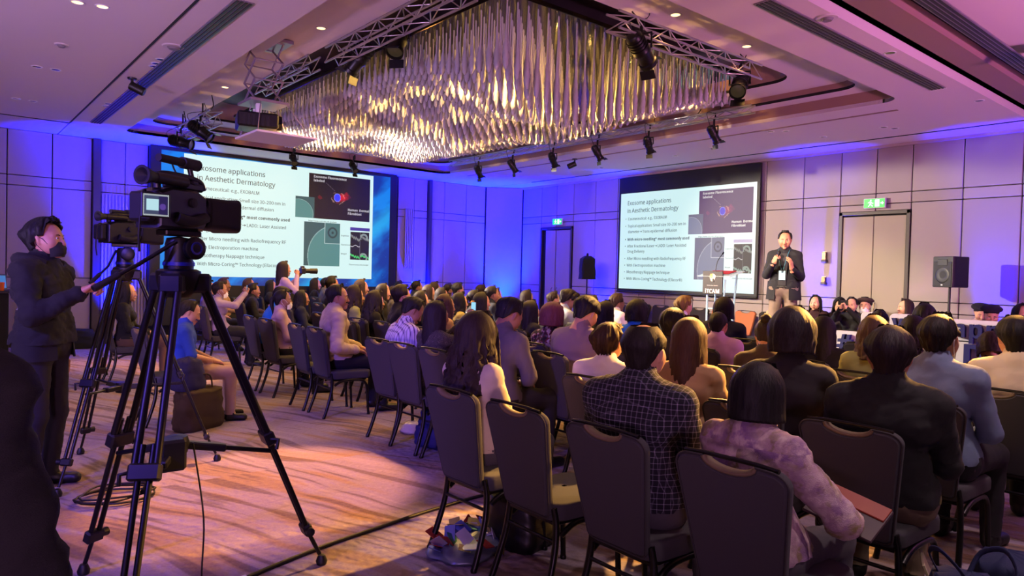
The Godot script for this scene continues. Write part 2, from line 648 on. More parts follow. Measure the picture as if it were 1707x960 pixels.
func build_door(called: String, z0: float, z1: float, open: bool) -> void:
	var trim := mat("bronze_trim", Color(0.2, 0.17, 0.16), 0.5)
	var leaf := cloth("door_leaf", Color(0.56, 0.52, 0.47), 0.75, null, 6.0)
	var h := 2.77
	var g := Geo.new()
	g.box(Vector3(WALL_X + 0.03, h / 2, z0 + 0.03), Vector3(0.12, h, 0.06), 0.005)
	g.box(Vector3(WALL_X + 0.03, h / 2, z1 - 0.03), Vector3(0.12, h, 0.06), 0.005)
	g.box(Vector3(WALL_X + 0.03, h - 0.03, (z0 + z1) / 2), Vector3(0.12, 0.06, z1 - z0), 0.005)
	var d := struct(called, g, trim, "tall double door standing ajar beneath the far exit sign" if open else "tall closed double door beneath the near exit sign")
	put("painted_void", Geo.new().box(Vector3(WALL_X + 0.044, h / 2, (z0 + z1) / 2), Vector3(0.01, h - 0.02, z1 - z0 - 0.04), 0.0), mat("door_void", Color(0.015, 0.015, 0.018), 0.9), d)  # near-black sheet: the darkness behind the leaves is put into its colour
	var w := (z1 - z0 - 0.12) / 2
	var zc := (z0 + z1) / 2
	for s in [-1.0, 1.0]:
		var b := Basis()
		var at := Vector3(WALL_X + 0.015, (h - 0.08) / 2, zc + s * w / 2)
		var lw := w - 0.012
		if open and s < 0:
			lw = w * 0.62
			at.z += w * 0.17
			at.x -= 0.03
			b = Basis(Vector3.UP, 0.12)
		var l := put("leaf", Geo.new().box(at, Vector3(0.04, h - 0.09, lw), 0.004, b), leaf, d)
		put("handle", Geo.new().tube([at + Vector3(-0.022, -0.45, -s * (lw / 2 - 0.06)), at + Vector3(-0.06, -0.43, -s * (lw / 2 - 0.06)), at + Vector3(-0.06, -0.17, -s * (lw / 2 - 0.06)), at + Vector3(-0.022, -0.15, -s * (lw / 2 - 0.06))], 0.009, 8), mat("brass", Color(0.5, 0.42, 0.3), 0.3, 1.0), l)

# ------------------------------------------------------------------ ceiling: a flat field, a three-step tray with rounded corners over the audience
func ring_faces(g: Geo, out: PackedVector2Array, inn: PackedVector2Array, y: float) -> void:
	# both outlines have the same number of points; a flat ring seen from below
	var rows := []
	for i in out.size():
		rows.append(PackedVector3Array([Vector3(out[i].x, y, out[i].y), Vector3(inn[i].x, y, inn[i].y)]))
	g.grid(rows, true, false, false, true)

func ring_wall(g: Geo, p: PackedVector2Array, y0: float, y1: float, q: PackedVector2Array) -> void:
	var rows := []
	for i in p.size():
		rows.append(PackedVector3Array([Vector3(p[i].x, y0, p[i].y), Vector3(q[i].x, y1, q[i].y)]))
	g.grid(rows, true, false, false, false)

func build_ceiling() -> void:
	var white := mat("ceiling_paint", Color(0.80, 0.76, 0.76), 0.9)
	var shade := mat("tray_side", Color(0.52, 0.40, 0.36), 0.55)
	var black := mat("shadow_gap", Color(0.035, 0.03, 0.035), 0.7)
	struct("ceiling", Geo.new().box(Vector3(4.0, 4.62, -4.5), Vector3(17.4, 0.12, 22.0), 0.0), black, "ceiling with a stepped tray around the chandelier")
	var A := rrect(2.65, -14.05, 9.52, -3.77, 0.22)
	var B := rrect(2.98, -13.72, 9.19, -4.10, 0.28)
	var C := rrect(3.55, -13.14, 8.61, -4.68, 0.34)
	var D := rrect(3.85, -12.85, 8.30, -4.98, 0.3)
	# the main field is laid in bays with shadow gaps between them
	var c0: MeshInstance3D = null
	for r in [[1.81, -14.05, 2.65, -3.77], [1.81, -15.3, 11.8, -14.05], [1.81, -3.77, 12.6, -2.98], [9.52, -14.05, 11.8, -3.77],
			[11.84, -15.3, 12.6, -3.77], [-4.6, -13.84, 1.79, 6.4], [-4.6, -15.3, 1.79, -13.87], [1.81, -2.52, 12.6, -1.55], [1.81, -1.5, 12.6, 6.4]]:
		var up := 0.13 if r[1] > -3.0 and r[0] > 0.0 else 0.0
		var q := Geo.new().box(Vector3((r[0] + r[2]) / 2, CEIL + 0.05 + up, (r[1] + r[3]) / 2), Vector3(r[2] - r[0], 0.1, r[3] - r[1]), 0.0)
		if c0 == null:
			c0 = struct("ceiling_field", q, white, "flat mauve ceiling bays around the tray")
		else:
			put("bay", q, white, c0)
	# fillets in the four corners of the tray
	for c in [[2.65, -14.05, 1.0, 1.0], [9.52, -14.05, -1.0, 1.0], [2.65, -3.77, 1.0, -1.0], [9.52, -3.77, -1.0, -1.0]]:
		var p := PackedVector2Array([Vector2(c[0], c[1])])
		for k in 7:
			var w := PI / 2 * k / 6.0
			p.append(Vector2(c[0] + c[2] * 0.22 * (1.0 - sin(w)), c[1] + c[3] * 0.22 * (1.0 - cos(w))))
		put("corner_piece", Geo.new().prism(p, 0.05, Transform3D(Basis(Vector3.RIGHT, PI / 2), Vector3(0, CEIL + 0.025, 0)), 0.0, 9.0), white, c0)
	# lips: dark gaps, tray sides and soffits
	var t := Geo.new()
	ring_wall(t, A, CEIL, CEIL + 0.05, A)
	ring_wall(t, B, 4.05, 4.09, B)
	ring_wall(t, C, 4.15, 4.19, C)
	put("shadow_gap", t, black, c0)
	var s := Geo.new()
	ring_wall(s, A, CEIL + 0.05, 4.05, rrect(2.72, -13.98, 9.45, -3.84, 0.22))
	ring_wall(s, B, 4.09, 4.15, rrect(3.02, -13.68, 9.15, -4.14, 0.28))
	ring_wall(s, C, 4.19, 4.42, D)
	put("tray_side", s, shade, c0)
	var r := Geo.new()
	ring_faces(r, rrect(2.72, -13.98, 9.45, -3.84, 0.22), B, 4.05)
	put("soffit", r, white, c0)
	var r2 := Geo.new()
	ring_faces(r2, rrect(3.02, -13.68, 9.15, -4.14, 0.28), C, 4.15)
	put("soffit", r2, white, c0)
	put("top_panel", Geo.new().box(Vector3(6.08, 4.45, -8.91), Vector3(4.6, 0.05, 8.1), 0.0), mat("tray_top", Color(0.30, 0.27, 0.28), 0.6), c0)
	# trims: the beam edge on the right and thin gaps
	struct("trim_1", Geo.new().box(Vector3(7.2, CEIL + 0.08, -2.68), Vector3(10.8, 0.12, 0.32), 0.03), mat("tray_side", Color(0.52, 0.40, 0.36), 0.55), "sloping edge of the near ceiling beam")
	struct("trim_2", Geo.new().box(Vector3(1.80, CEIL - 0.001, -5.2), Vector3(0.022, 0.014, 17.2), 0.0), black)
	struct("trim_3", Geo.new().box(Vector3(-1.3, CEIL - 0.001, -13.86), Vector3(6.2, 0.014, 0.03), 0.0), black)
	struct("trim_4", Geo.new().box(Vector3(11.82, CEIL - 0.001, -8.2), Vector3(0.03, 0.014, 10.6), 0.0), black)
	struct("trim_5", Geo.new().box(Vector3(10.02, CEIL - 0.001, -8.9), Vector3(0.05, 0.014, 9.8), 0.0), mat("tray_side", Color(0.52, 0.4, 0.36), 0.55))
	struct("trim_6", Geo.new().box(Vector3(12.46, CEIL - 0.02, -4.2), Vector3(0.06, 0.05, 20.8), 0.004), mat("plain_wall", Color(0.62, 0.57, 0.56), 0.9))
	# slot diffusers
	slot_diffuser(Vector3(2.12, CEIL, -9.9), 7.2, false, "long linear slot diffuser left of the tray, running towards the LED screen")
	slot_diffuser(Vector3(7.3, CEIL, -3.24), 3.9, true, "long linear slot diffuser on the near side of the tray")
	slot_diffuser(Vector3(7.6, CEIL, -2.3), 9.0, true, "linear slot diffuser beyond the near ceiling beam")
	# recessed downlights, unlit and lit
	var unlit := [
		[Vector3(2.02, CEIL, -8.77), "nearest of three beside the left slot diffuser"], [Vector3(2.02, CEIL, -8.98), "middle of three beside the left slot diffuser"], [Vector3(2.03, CEIL, -9.13), "farthest of three beside the left slot diffuser"],
		[Vector3(2.01, CEIL, -11.75), "nearer of the pair at the end of the left slot diffuser"], [Vector3(2.01, CEIL, -11.95), "farther of the pair at the end of the left slot diffuser"],
		[Vector3(0.98, CEIL, -10.18), "left one of the pair in the left ceiling field"], [Vector3(1.17, CEIL, -10.17), "right one of the pair in the left ceiling field"],
		[Vector3(0.95, CEIL, -12.4), "left one of the far pair above the left wall"], [Vector3(1.15, CEIL, -12.4), "right one of the far pair above the left wall"],
		[Vector3(7.48, CEIL, -3.08), "between the near slot diffuser and the beam"], [Vector3(10.2, CEIL, -3.1), "close to the near beam, above the right wall"],
		[Vector3(10.17, CEIL, -5.94), "left one of the pair by the tray's right corner"], [Vector3(10.3, CEIL, -5.76), "right one of the pair by the tray's right corner"],
		[Vector3(11.0, CEIL, -4.58), "left one of the pair above the loudspeaker"], [Vector3(11.19, CEIL, -4.50), "right one of the pair above the loudspeaker"],
		[Vector3(11.19, CEIL, -10.5), "farther one before the projection screen"], [Vector3(11.0, CEIL, -8.4), "nearer one before the projection screen"], [Vector3(11.1, CEIL, -5.55), "above the sconces"],
	]
	for u in unlit:
		downlight(u[0], false, "unlit black recessed downlight, " + u[1])
	var n := 0
	for p in lit_downlights():
		n += 1
		downlight(p, true, "lit recessed downlight glowing warm, " + ["above the near truss", "above the left end of the near truss", "above the left truss", "above the projector lift", "left one of the pair in the left ceiling field", "right one of the pair in the left ceiling field"][n - 1])
	n = 0
	for p in unseen_downlights():
		n += 1
		downlight(p, true, "unseen recessed downlight lighting the nearest chairs, " + ["nearer the stage", "farther from the stage"][n - 1])
	detector(Vector3(2.0, CEIL, -8.15), 0.12, "round white ceiling speaker beside the left slot diffuser")
	detector(Vector3(6.09, CEIL, -3.05), 0.10, "round white ceiling speaker between the near slot diffuser and beam")
	detector(Vector3(1.08, CEIL, -8.95), 0.07, "round smoke detector in the left ceiling field")
	detector(Vector3(10.75, CEIL, -7.4), 0.05, "small smoke detector on the ceiling before the stage wall")
	security_camera(Vector3(1.95, CEIL, -9.9), -0.4, "dark security camera hanging from the ceiling left of the slot diffuser")
	security_camera(Vector3(9.98, CEIL, -10.1), 2.4, "dark security camera hanging from the ceiling before the stage wall")

func ordinal(k: int) -> String:
	return ["zeroth", "first", "second", "third", "fourth", "fifth", "sixth", "seventh", "eighth", "ninth", "tenth", "eleventh", "twelfth", "thirteenth", "fourteenth", "fifteenth", "sixteenth", "seventeenth", "eighteenth", "nineteenth", "twentieth"][k]

func slot_diffuser(at: Vector3, length: float, along_x: bool, label: String) -> void:
	var o := thing("slot_diffuser", label, "air vent", at, 0.0 if along_x else PI / 2)
	put("frame", Geo.new().box(Vector3(0, -0.004, 0), Vector3(length, 0.012, 0.17), 0.002), mat("diffuser_grey", Color(0.5, 0.47, 0.5), 0.4, 0.3), o)
	for k in 4:
		put("slot", Geo.new().box(Vector3(0, -0.012, -0.057 + k * 0.038), Vector3(length - 0.03, 0.008, 0.020), 0.0), mat("slot_black", Color(0.05, 0.05, 0.06), 0.5), o)
	put("end_cap", Geo.new().box(Vector3(length / 2 - 0.01, -0.012, 0), Vector3(0.03, 0.012, 0.18), 0.002), mat("white_metal", Color(0.8, 0.8, 0.8), 0.4), o)

func downlight(at: Vector3, lit: bool, label: String) -> void:
	var o := thing("downlight", label, "downlight", at, 0.0, "recessed ceiling downlights")
	put("ring", Geo.new().lathe([Vector2(0.045, 0.0), Vector2(0.047, -0.006), Vector2(0.058, -0.006), Vector2(0.062, 0.0)], 20), mat("white_metal", Color(0.8, 0.8, 0.8), 0.4), o)
	put("lens", Geo.new().lathe([Vector2(0.0, -0.003), Vector2(0.03, -0.004), Vector2(0.046, -0.002)], 20), glow("lamp_warm", Color(1.0, 0.82, 0.55), 3.0) if lit else mat("lens_black", Color(0.02, 0.02, 0.02), 0.2), o)

func detector(at: Vector3, r: float, label: String) -> void:
	var o := thing("smoke_detector" if r < 0.1 else "ceiling_speaker", label, "detector" if r < 0.1 else "speaker", at)
	put("base", Geo.new().lathe([Vector2(0, -0.012), Vector2(r * 0.9, -0.012), Vector2(r, 0.0)], 24), mat("off_white", Color(0.75, 0.72, 0.73), 0.6), o)
	put("cap", Geo.new().lathe([Vector2(0, -0.035), Vector2(r * 0.4, -0.033), Vector2(r * 0.55, -0.012)], 20), mat("soft_grey", Color(0.45, 0.43, 0.45), 0.6), o)

func security_camera(at: Vector3, turn: float, label: String) -> void:
	var o := thing("security_camera", label, "camera", at, turn)
	var b := mat("black_metal", Color(0.03, 0.03, 0.035), 0.45)
	put("mount", Geo.new().lathe([Vector2(0, -0.02), Vector2(0.05, -0.02), Vector2(0.055, 0.0)], 16), b, o)
	put("arm", Geo.new().tube([Vector3(0, -0.01, 0), Vector3(0, -0.07, 0), Vector3(0.03, -0.1, 0)], 0.016, 8), b, o)
	put("body", Geo.new().lathe([Vector2(0, -0.09), Vector2(0.05, -0.09), Vector2(0.055, -0.08), Vector2(0.055, 0.08), Vector2(0.045, 0.09), Vector2(0, 0.085)], 16, Transform3D(Basis(Vector3.BACK, -2.0), Vector3(0.06, -0.13, 0))), b, o)

# ------------------------------------------------------------------ chandelier: a mirror plate with hundreds of hanging glass drops
const CH_X0 := 4.18
const CH_X1 := 7.97
const CH_Z0 := -12.6
const CH_Z1 := -5.2
const CH_TOP := 4.14

func drop_length(x: float, z: float) -> float:
	var bump := 0.66 * exp(-pow((x - 5.3) / 1.25, 2.0) - pow((z + 5.1) / 1.3, 2.0))
	var wave := 0.085 * sin(x * 3.0 + z * 1.15) + 0.06 * sin(z * 2.1 - x * 0.9)
	var belly := 0.30 * sin(PI * (x - CH_X0) / (CH_X1 - CH_X0)) * sin(PI * clampf((z - CH_Z0) / (CH_Z1 - CH_Z0), 0.0, 1.0))
	return clampf(0.38 + bump + wave * (0.4 + belly * 3.0) + belly, 0.26, 1.2)

func build_chandelier() -> void:
	var o := thing("chandelier", "huge rectangular chandelier of twisted glass drops in the ceiling tray", "chandelier", Vector3.ZERO)
	var mid := Vector3((CH_X0 + CH_X1) / 2, CH_TOP + 0.04, (CH_Z0 + CH_Z1) / 2)
	put("plate", Geo.new().box(mid, Vector3(CH_X1 - CH_X0 + 0.16, 0.05, CH_Z1 - CH_Z0 + 0.16), 0.006), mat("dark_mirror", Color(0.05, 0.045, 0.05), 0.12, 0.6), o)
	for s in [[-1.5, -3.0], [1.5, -3.0], [-1.5, 0.0], [1.5, 0.0], [-1.5, 3.0], [1.5, 3.0]]:
		put("hanger", Geo.new().tube([mid + Vector3(s[0], 0.02, s[1]), mid + Vector3(s[0], 0.26, s[1])], 0.012, 6), mat("black_metal", Color(0.03, 0.03, 0.035), 0.45), o)
	# one drop of unit length below its hook: thin stem, twisted swelling body, rounded tip
	var glass := mat("drop_glass", Color(0.68, 0.68, 0.69), 0.12)
	glass.metallic = 0.0
	glass.backlight_enabled = true
	glass.backlight = Color(0.45, 0.40, 0.34)
	var prof := [[0.0, 0.003], [0.02, 0.009], [0.18, 0.008], [0.40, 0.009], [0.52, 0.012], [0.62, 0.020], [0.70, 0.027], [0.76, 0.031], [0.82, 0.032], [0.90, 0.029], [0.955, 0.022], [0.985, 0.012], [1.0, 0.001]]
	var meshes := []
	for variant in 3:
		var rows := []
		for k in prof.size():
			var ring := PackedVector3Array()
			for j in 8:
				var w: float = TAU * j / 8.0 + prof[k][0] * 2.2
				var r: float = prof[k][1] * (1.0 + 0.16 * (1 if (j + k) % 2 == 0 else -1) * smoothstep(0.3, 0.6, prof[k][0]))
				var lean := 0.004 * sin(prof[k][0] * 5.0 + variant * 2.1)
				ring.append(Vector3(r * cos(w) + lean, -prof[k][0], r * sin(w) + lean * 0.6))
			rows.append(ring)
		var g := Geo.new()
		g.grid(rows, false, true)
		meshes.append(g.mesh())
	var spots := []
	var nx := 29
	var nz := 56
	var rng := RandomNumberGenerator.new()
	rng.seed = 4
	for i in nx:
		for j in nz:
			var x := lerpf(CH_X0 + 0.02, CH_X1 - 0.02, i / (nx - 1.0)) + rng.randf_range(-0.004, 0.004)
			var z := lerpf(CH_Z0 + 0.02, CH_Z1 - 0.02, j / (nz - 1.0)) + rng.randf_range(-0.004, 0.004)
			var l := drop_length(x, z) + rng.randf_range(-0.004, 0.004)
			var b := Basis(Vector3.UP, rng.randf() * TAU).scaled(Vector3(1.0, l, 1.0))
			# the drops of the two sides towards the audience show largest
			var rank := Vector2(x, z).length() - (2.2 if j == nz - 1 or i == 0 else 0.0)
			spots.append([rank, Transform3D(b, Vector3(x, CH_TOP + 0.016, z)), rng.randi() % 3])
	spots.sort_custom(func(a, b): return a[0] < b[0])
	for k in 300:
		put("glass_drop", meshes[spots[k][2]], glass, o, spots[k][1])
	for variant in 3:
		var rest := []
		for k in range(300, spots.size()):
			if spots[k][2] == variant:
				rest.append(spots[k][1])
		var mm := MultiMesh.new()
		mm.transform_format = MultiMesh.TRANSFORM_3D
		mm.mesh = meshes[variant]
		mm.instance_count = rest.size()
		for k in rest.size():
			mm.set_instance_transform(k, rest[k])
		var mi := MultiMeshInstance3D.new()
		mi.multimesh = mm
		mi.material_override = glass
		mi.name = "far_glass_drops"
		mi.set_meta("kind", "stuff")
		o.add_child(mi, true)
	# warm lamps hidden between the drops, each in the middle of four
	var bulb := glow("bulb_warm", Color(1.0, 0.72, 0.36), 5.0)
	for i in [3, 8, 13, 18, 24]:
		for j in [3, 10, 17, 24, 31, 38, 45, 51]:
			var x := lerpf(CH_X0 + 0.02, CH_X1 - 0.02, (i + 0.5) / (nx - 1.0))
			var z := lerpf(CH_Z0 + 0.02, CH_Z1 - 0.02, (j + 0.5) / (nz - 1.0))
			var y := CH_TOP - drop_length(x, z) * 0.80
			put("lamp", Geo.new().lathe([Vector2(0, -0.04), Vector2(0.022, -0.03), Vector2(0.03, 0.0), Vector2(0.022, 0.03), Vector2(0, 0.04)], 10), bulb, o, Transform3D(Basis(), Vector3(x, y, z)))
			omni("chandelier_lamp", Vector3(x, y, z), Color(1.0, 0.77, 0.38), 1.15, 0.03)

# ------------------------------------------------------------------ trusses, stage lanterns, projector lift, uplights
func truss(label: String, a: Vector3, b: Vector3, w := 0.2) -> Node3D:
	var o := thing("lighting_truss", label, "truss")
	var m := mat("aluminium", Color(0.72, 0.71, 0.70), 0.32, 0.8)
	var along := (b - a).normalized()
	var side := along.cross(Vector3.UP).normalized()
	var up := side.cross(along).normalized()
	var chords := [side * w / 2 + up * w / 2, -side * w / 2 + up * w / 2, side * w / 2 - up * w / 2, -side * w / 2 - up * w / 2]
	for c in chords:
		put("chord", Geo.new().tube([a + c, b + c], 0.013, 8), m, o)
	var n := int((b - a).length() / 0.24)
	for f in [[0, 2], [1, 3], [0, 1], [2, 3]]:
		for k in n:
			var p0 := a.lerp(b, float(k) / n)
			var p1 := a.lerp(b, float(k + 1) / n)
			var pa: Vector3 = chords[f[0]] if k % 2 else chords[f[1]]
			var pb: Vector3 = chords[f[1]] if k % 2 else chords[f[0]]
			put("brace", Geo.new().tube([p0 + pa, p1 + pb], 0.007, 5), m, o)
	for c in [0.12, 0.88]:
		var p := a.lerp(b, c)
		var h := 0.9
		put("hook", Geo.new().tube(smooth_path([p + up * w * 0.6 + side * 0.05, p + up * (w * 0.6 + 0.1) - side * 0.03, p + up * (w + 0.22), Vector3(p.x, 4.3, p.z)]), 0.008, 6), mat("black_metal", Color(0.03, 0.03, 0.035), 0.45), o)
	return o

func lantern(at: Vector3, aim: Vector3, label: String, c: Color, big := 1.0) -> void:
	# a stage lantern: clamp, yoke, ribbed can, rear cap, lens, barn door blades
	var o := thing("stage_lantern", label, "spotlight", at, 0.0, "black stage lanterns on the ceiling trusses")
	var b := mat("lantern_black", Color(0.03, 0.032, 0.03), 0.38, 0.2)
	var d := (aim - at).normalized()
	var x := Vector3.UP.cross(d).normalized()
	var y := d.cross(x)
	var xf := Transform3D(Basis(x, d, y * -1.0) if false else Basis(x, d, x.cross(d)), Vector3(0, -0.02, 0)).scaled_local(Vector3.ONE * big)
	put("can", Geo.new().lathe([Vector2(0, -0.2), Vector2(0.06, -0.2), Vector2(0.085, -0.17), Vector2(0.085, -0.02), Vector2(0.095, 0.0), Vector2(0.095, 0.03), Vector2(0.08, 0.05), Vector2(0.08, 0.15), Vector2(0.095, 0.16), Vector2(0.095, 0.2), Vector2(0.085, 0.2), Vector2(0.08, 0.17)], 16, xf), b, o)
	for k in 4:
		put("cooling_fin", Geo.new().lathe([Vector2(0.084, -0.15 + k * 0.035), Vector2(0.096, -0.148 + k * 0.035), Vector2(0.096, -0.14 + k * 0.035), Vector2(0.084, -0.138 + k * 0.035)], 16, xf), b, o)
	put("lens", Geo.new().lathe([Vector2(0, 0.185), Vector2(0.05, 0.182), Vector2(0.08, 0.17)], 16, xf), glow("lantern_lens", Color(1.0, 0.85, 0.6), 0.03), o)
	for s in [-1.0, 1.0]:
		put("barn_door", Geo.new().box(Vector3.ZERO, Vector3(0.16, 0.09, 0.004), 0.001), b, o, xf * Transform3D(Basis(Vector3.RIGHT, s * 0.5), Vector3(0, 0.24, s * 0.11)))
	var yoke := [Vector3(0.11, 0, 0), Vector3(0.115, -0.04, 0), Vector3(0.11, -0.1, 0)]
	put("yoke", Geo.new().tube([x * 0.115 * big + xf.origin, x * 0.115 * big + Vector3(0, 0.13, 0) * big, x * -0.115 * big + Vector3(0, 0.13, 0) * big, x * -0.115 * big + xf.origin], 0.012, 6), b, o)
	put("clamp", Geo.new().tube([Vector3(0, 0.12 * big, 0), Vector3(0, 0.2, 0), Vector3(0.03, 0.24, 0)], 0.018, 6), b, o)
	put("hanger", Geo.new().tube([Vector3(0.03, 0.23, 0), Vector3(0.03, 4.06 - at.y if at.x > 2.98 and at.z < -4.1 and at.z > -13.7 else CEIL - at.y, 0)], 0.012, 6), b, o)
	put("cable", Geo.new().tube(smooth_path([-d * 0.19 * big, -d * 0.24 + Vector3(0, 0.1, 0), Vector3(0.06, 0.3, 0.02), Vector3(0.02, 0.4, 0.1)]), 0.005, 5), b, o)

func build_rigging() -> void:
	truss("silver lattice truss along the left side of the chandelier, nearer one", Vector3(3.6, 4.02, -7.7), Vector3(3.6, 4.02, -5.0), 0.17)
	truss("silver lattice truss by the LED screen end of the tray", Vector3(3.3, 3.78, -13.0), Vector3(3.3, 3.78, -11.0), 0.18)
	truss("silver lattice truss near the left tray edge, behind the projector", Vector3(3.6, 4.06, -10.0), Vector3(3.6, 4.06, -8.2), 0.15)
	truss("silver lattice truss on the near side of the chandelier", Vector3(5.0, 3.98, -4.6), Vector3(7.5, 3.98, -4.6), 0.16)
	truss("silver lattice truss along the stage side of the chandelier", Vector3(9.1, 4.0, -13.2), Vector3(9.1, 4.0, -5.6), 0.10)
	var names := ["on the near truss, tilted at the aisle", "on the near truss, aimed at the stage", "on the left truss, nearer one", "on the left truss, farther one", "on the LED screen truss, inner one", "on the LED screen truss, outer one", "out of view near the ceiling beam on the right"]
	var k := 0
	for t in truss_spots():
		lantern(t[0] + (t[1] - t[0]).normalized() * -0.12, t[1], "black stage lantern " + names[k], t[2])
		k += 1
	# row of small lanterns on the stage side, seen from behind
	var zs := [-6.25, -7.5, -8.65, -9.8, -11.0, -12.15]
	for i in zs.size():
		lantern(Vector3(9.1, 3.74, zs[i]), Vector3(11.5, 0.5, zs[i] + (-0.6 if i % 2 else 0.5)), "small dark lantern with barn doors above the stage edge, " + ordinal(i + 1) + " counted towards the corner", WARM, 0.72)
	for i in 2:
		lantern(Vector3([5.63, 6.95][i], 3.74, -13.72), Vector3([5.0, 7.2][i], 0, -10), "small dark lantern before the LED screen, " + ["nearer the projector", "nearer the corner"][i], WARM, 0.72)
	projector_lift()
	var where := ["beside the ajar door", "right of the presenter on stage", "at the right end of the stage wall", "in the far corner", "right of the LED screen", "left of the LED screen", "out of view beyond the right edge of the panel chairs"]
	k = 0
	for u in uplights():
		var o := thing("uplight", "black floor uplight shining blue " + where[k], "uplight", u[0], 0.0)
		put("base", Geo.new().box(Vector3(0, 0.03, 0), Vector3(0.2, 0.06, 0.2), 0.01), mat("black_plastic", Color(0.03, 0.03, 0.035), 0.5), o)
		put("can", Geo.new().lathe([Vector2(0.06, 0.05), Vector2(0.09, 0.07), Vector2(0.1, 0.15), Vector2(0.09, 0.15)], 16), mat("black_plastic", Color(0.03, 0.03, 0.035), 0.5), o)
		put("lens", Geo.new().lathe([Vector2(0, 0.14), Vector2(0.09, 0.14)], 16), glow("blue_lens", Color(0.2, 0.35, 1.0), 3.0), o)
		k += 1

func projector_lift() -> void:
	var o := thing("projector_lift", "white scissor lift lowering from the ceiling with its cover box", "projector lift", Vector3(2.95, 0, -8.1), 0.0)
	var m := mat("lift_metal", Color(0.55, 0.5, 0.56), 0.4, 0.5)
	var y0 := 3.44
	var y1 := 4.1
	var n := 3
	for s in [-0.16, 0.16]:
		for k in n:
			var a := lerpf(y0, y1, float(k) / n)
			var b := lerpf(y0, y1, float(k + 1) / n)
			for f in [-1.0, 1.0]:
				put("scissor_arm", Geo.new().tube([Vector3(s, a, -0.17 * f), Vector3(s, b, 0.17 * f)], 0.012, 5), m, o)
	for k in n + 1:
		var y := lerpf(y0, y1, float(k) / n)
		for f in [-0.17, 0.17]:
			put("pivot_rod", Geo.new().tube([Vector3(-0.17, y, f), Vector3(0.17, y, f)], 0.009, 6), m, o)
	put("top_plate", Geo.new().box(Vector3(0, 4.12, 0), Vector3(0.5, 0.04, 0.5), 0.005), m, o)
	put("bottom_plate", Geo.new().box(Vector3(0, y0 - 0.02, 0), Vector3(0.44, 0.03, 0.44), 0.004), m, o)
	put("cover_panel", Geo.new().box(Vector3(0.12, 3.03, 0.1), Vector3(0.7, 0.025, 0.7), 0.005), mat("ceiling_paint", Color(0.8, 0.76, 0.76), 0.9), o)
	for s in [[-0.2, -0.2], [0.4, -0.2], [-0.2, 0.4], [0.4, 0.4]]:
		put("cover_rod", Geo.new().tube([Vector3(s[0], 3.04, s[1]), Vector3(s[0] * 0.5, y0 - 0.03, s[1] * 0.5)], 0.006, 5), m, o)
	var p := thing("projector", "black projector hanging under the white scissor lift", "projector", Vector3(2.88, 3.2, -8.1), -0.25)
	var b := mat("projector_black", Color(0.035, 0.032, 0.04), 0.4)
	put("body", Geo.new().box(Vector3(0, 0, 0), Vector3(0.44, 0.17, 0.40), 0.02), b, p)
	put("lens", Geo.new().lathe([Vector2(0.085, 0), Vector2(0.085, 0.05), Vector2(0.07, 0.05), Vector2(0.06, 0.02), Vector2(0, 0.03)], 18, Transform3D(Basis(Vector3.BACK, -PI / 2), Vector3(0.21, 0.0, 0.08))), mat("lens_glass", Color(0.05, 0.06, 0.1), 0.05, 0.3), p)
	for k in 6:
		put("vent_slat", Geo.new().box(Vector3(-0.15 + k * 0.05, -0.01, 0.201), Vector3(0.03, 0.12, 0.006), 0.001), mat("black_plastic", Color(0.03, 0.03, 0.035), 0.5), p)
	for s in [-1.0, 1.0]:
		put("bracket", Geo.new().box(Vector3(0, 0.13, s * 0.16), Vector3(0.06, 0.1, 0.08), 0.005), mat("white_metal", Color(0.8, 0.8, 0.8), 0.4), p)

# ------------------------------------------------------------------ the slide, on the LED wall and on the projection screen
func cell_picture(dark: Color, blue: Color, red: Color) -> ImageTexture:
	var n := FastNoiseLite.new()
	n.seed = 21
	n.frequency = 0.06
	return paint(160, 112, func(x: int, y: int) -> Color:
		var c := dark
		var d := Vector2((x - 72.0) / 9.0, (y - 55.0) / 11.0)
		var w := n.get_noise_2d(x * 1.0, y * 1.0)
		var r := Vector2((x - 84.0) / 22.0, (y - 54.0 - (x - 84.0) * -0.25) / 13.0).length() + w * 0.5
		if r < 1.0:
			c = c.lerp(red, clampf(1.4 - r * 1.1, 0.0, 1.0))
		if Vector2((x - 27.0) / 5.0, (y - 58.0) / 5.0).length() + w < 0.9:
			c = c.lerp(red, 0.45)
		if absf(Vector2((x - 74.0) / 17.0, (y - 56.0) / 16.0).length() - 1.0 + w * 0.3) < 0.09 and w > -0.05 and y > 42:
			c = c.lerp(Color(0.95, 0.75, 0.6), 0.6)
		if d.length() < 1.0:
			c = blue
			if d.length() > 0.82:
				c = blue.lerp(Color(0.75, 0.8, 1.0), 0.6)
		if absf((y - 18.0) - (x - 40.0) * 0.82) < 0.7 and x > 42 and x < 66:
			c = c.lerp(Color(0.7, 0.7, 0.7), 0.6)
		return c)

func disc_picture(back: Color, disc: Color, cx: float, cy: float, r: float, inset: bool) -> ImageTexture:
	return paint(112, 120, func(x: int, y: int) -> Color:
		var d := Vector2(x - cx, y - cy).length()
		var c := disc if d < r else back
		if absf(d - r) < 1.3:
			c = disc.lightened(0.35)
		if inset and x > 62 and y < 58:
			c = back.lerp(disc, 0.5)
			var e := Vector2(x - 88.0, y - 26.0).length()
			if absf(e - 13.0) < 2.5 or e < 4.0:
				c = back.darkened(0.25)
			if x < 65 or y > 55:
				c = disc.lightened(0.6)
		return c)

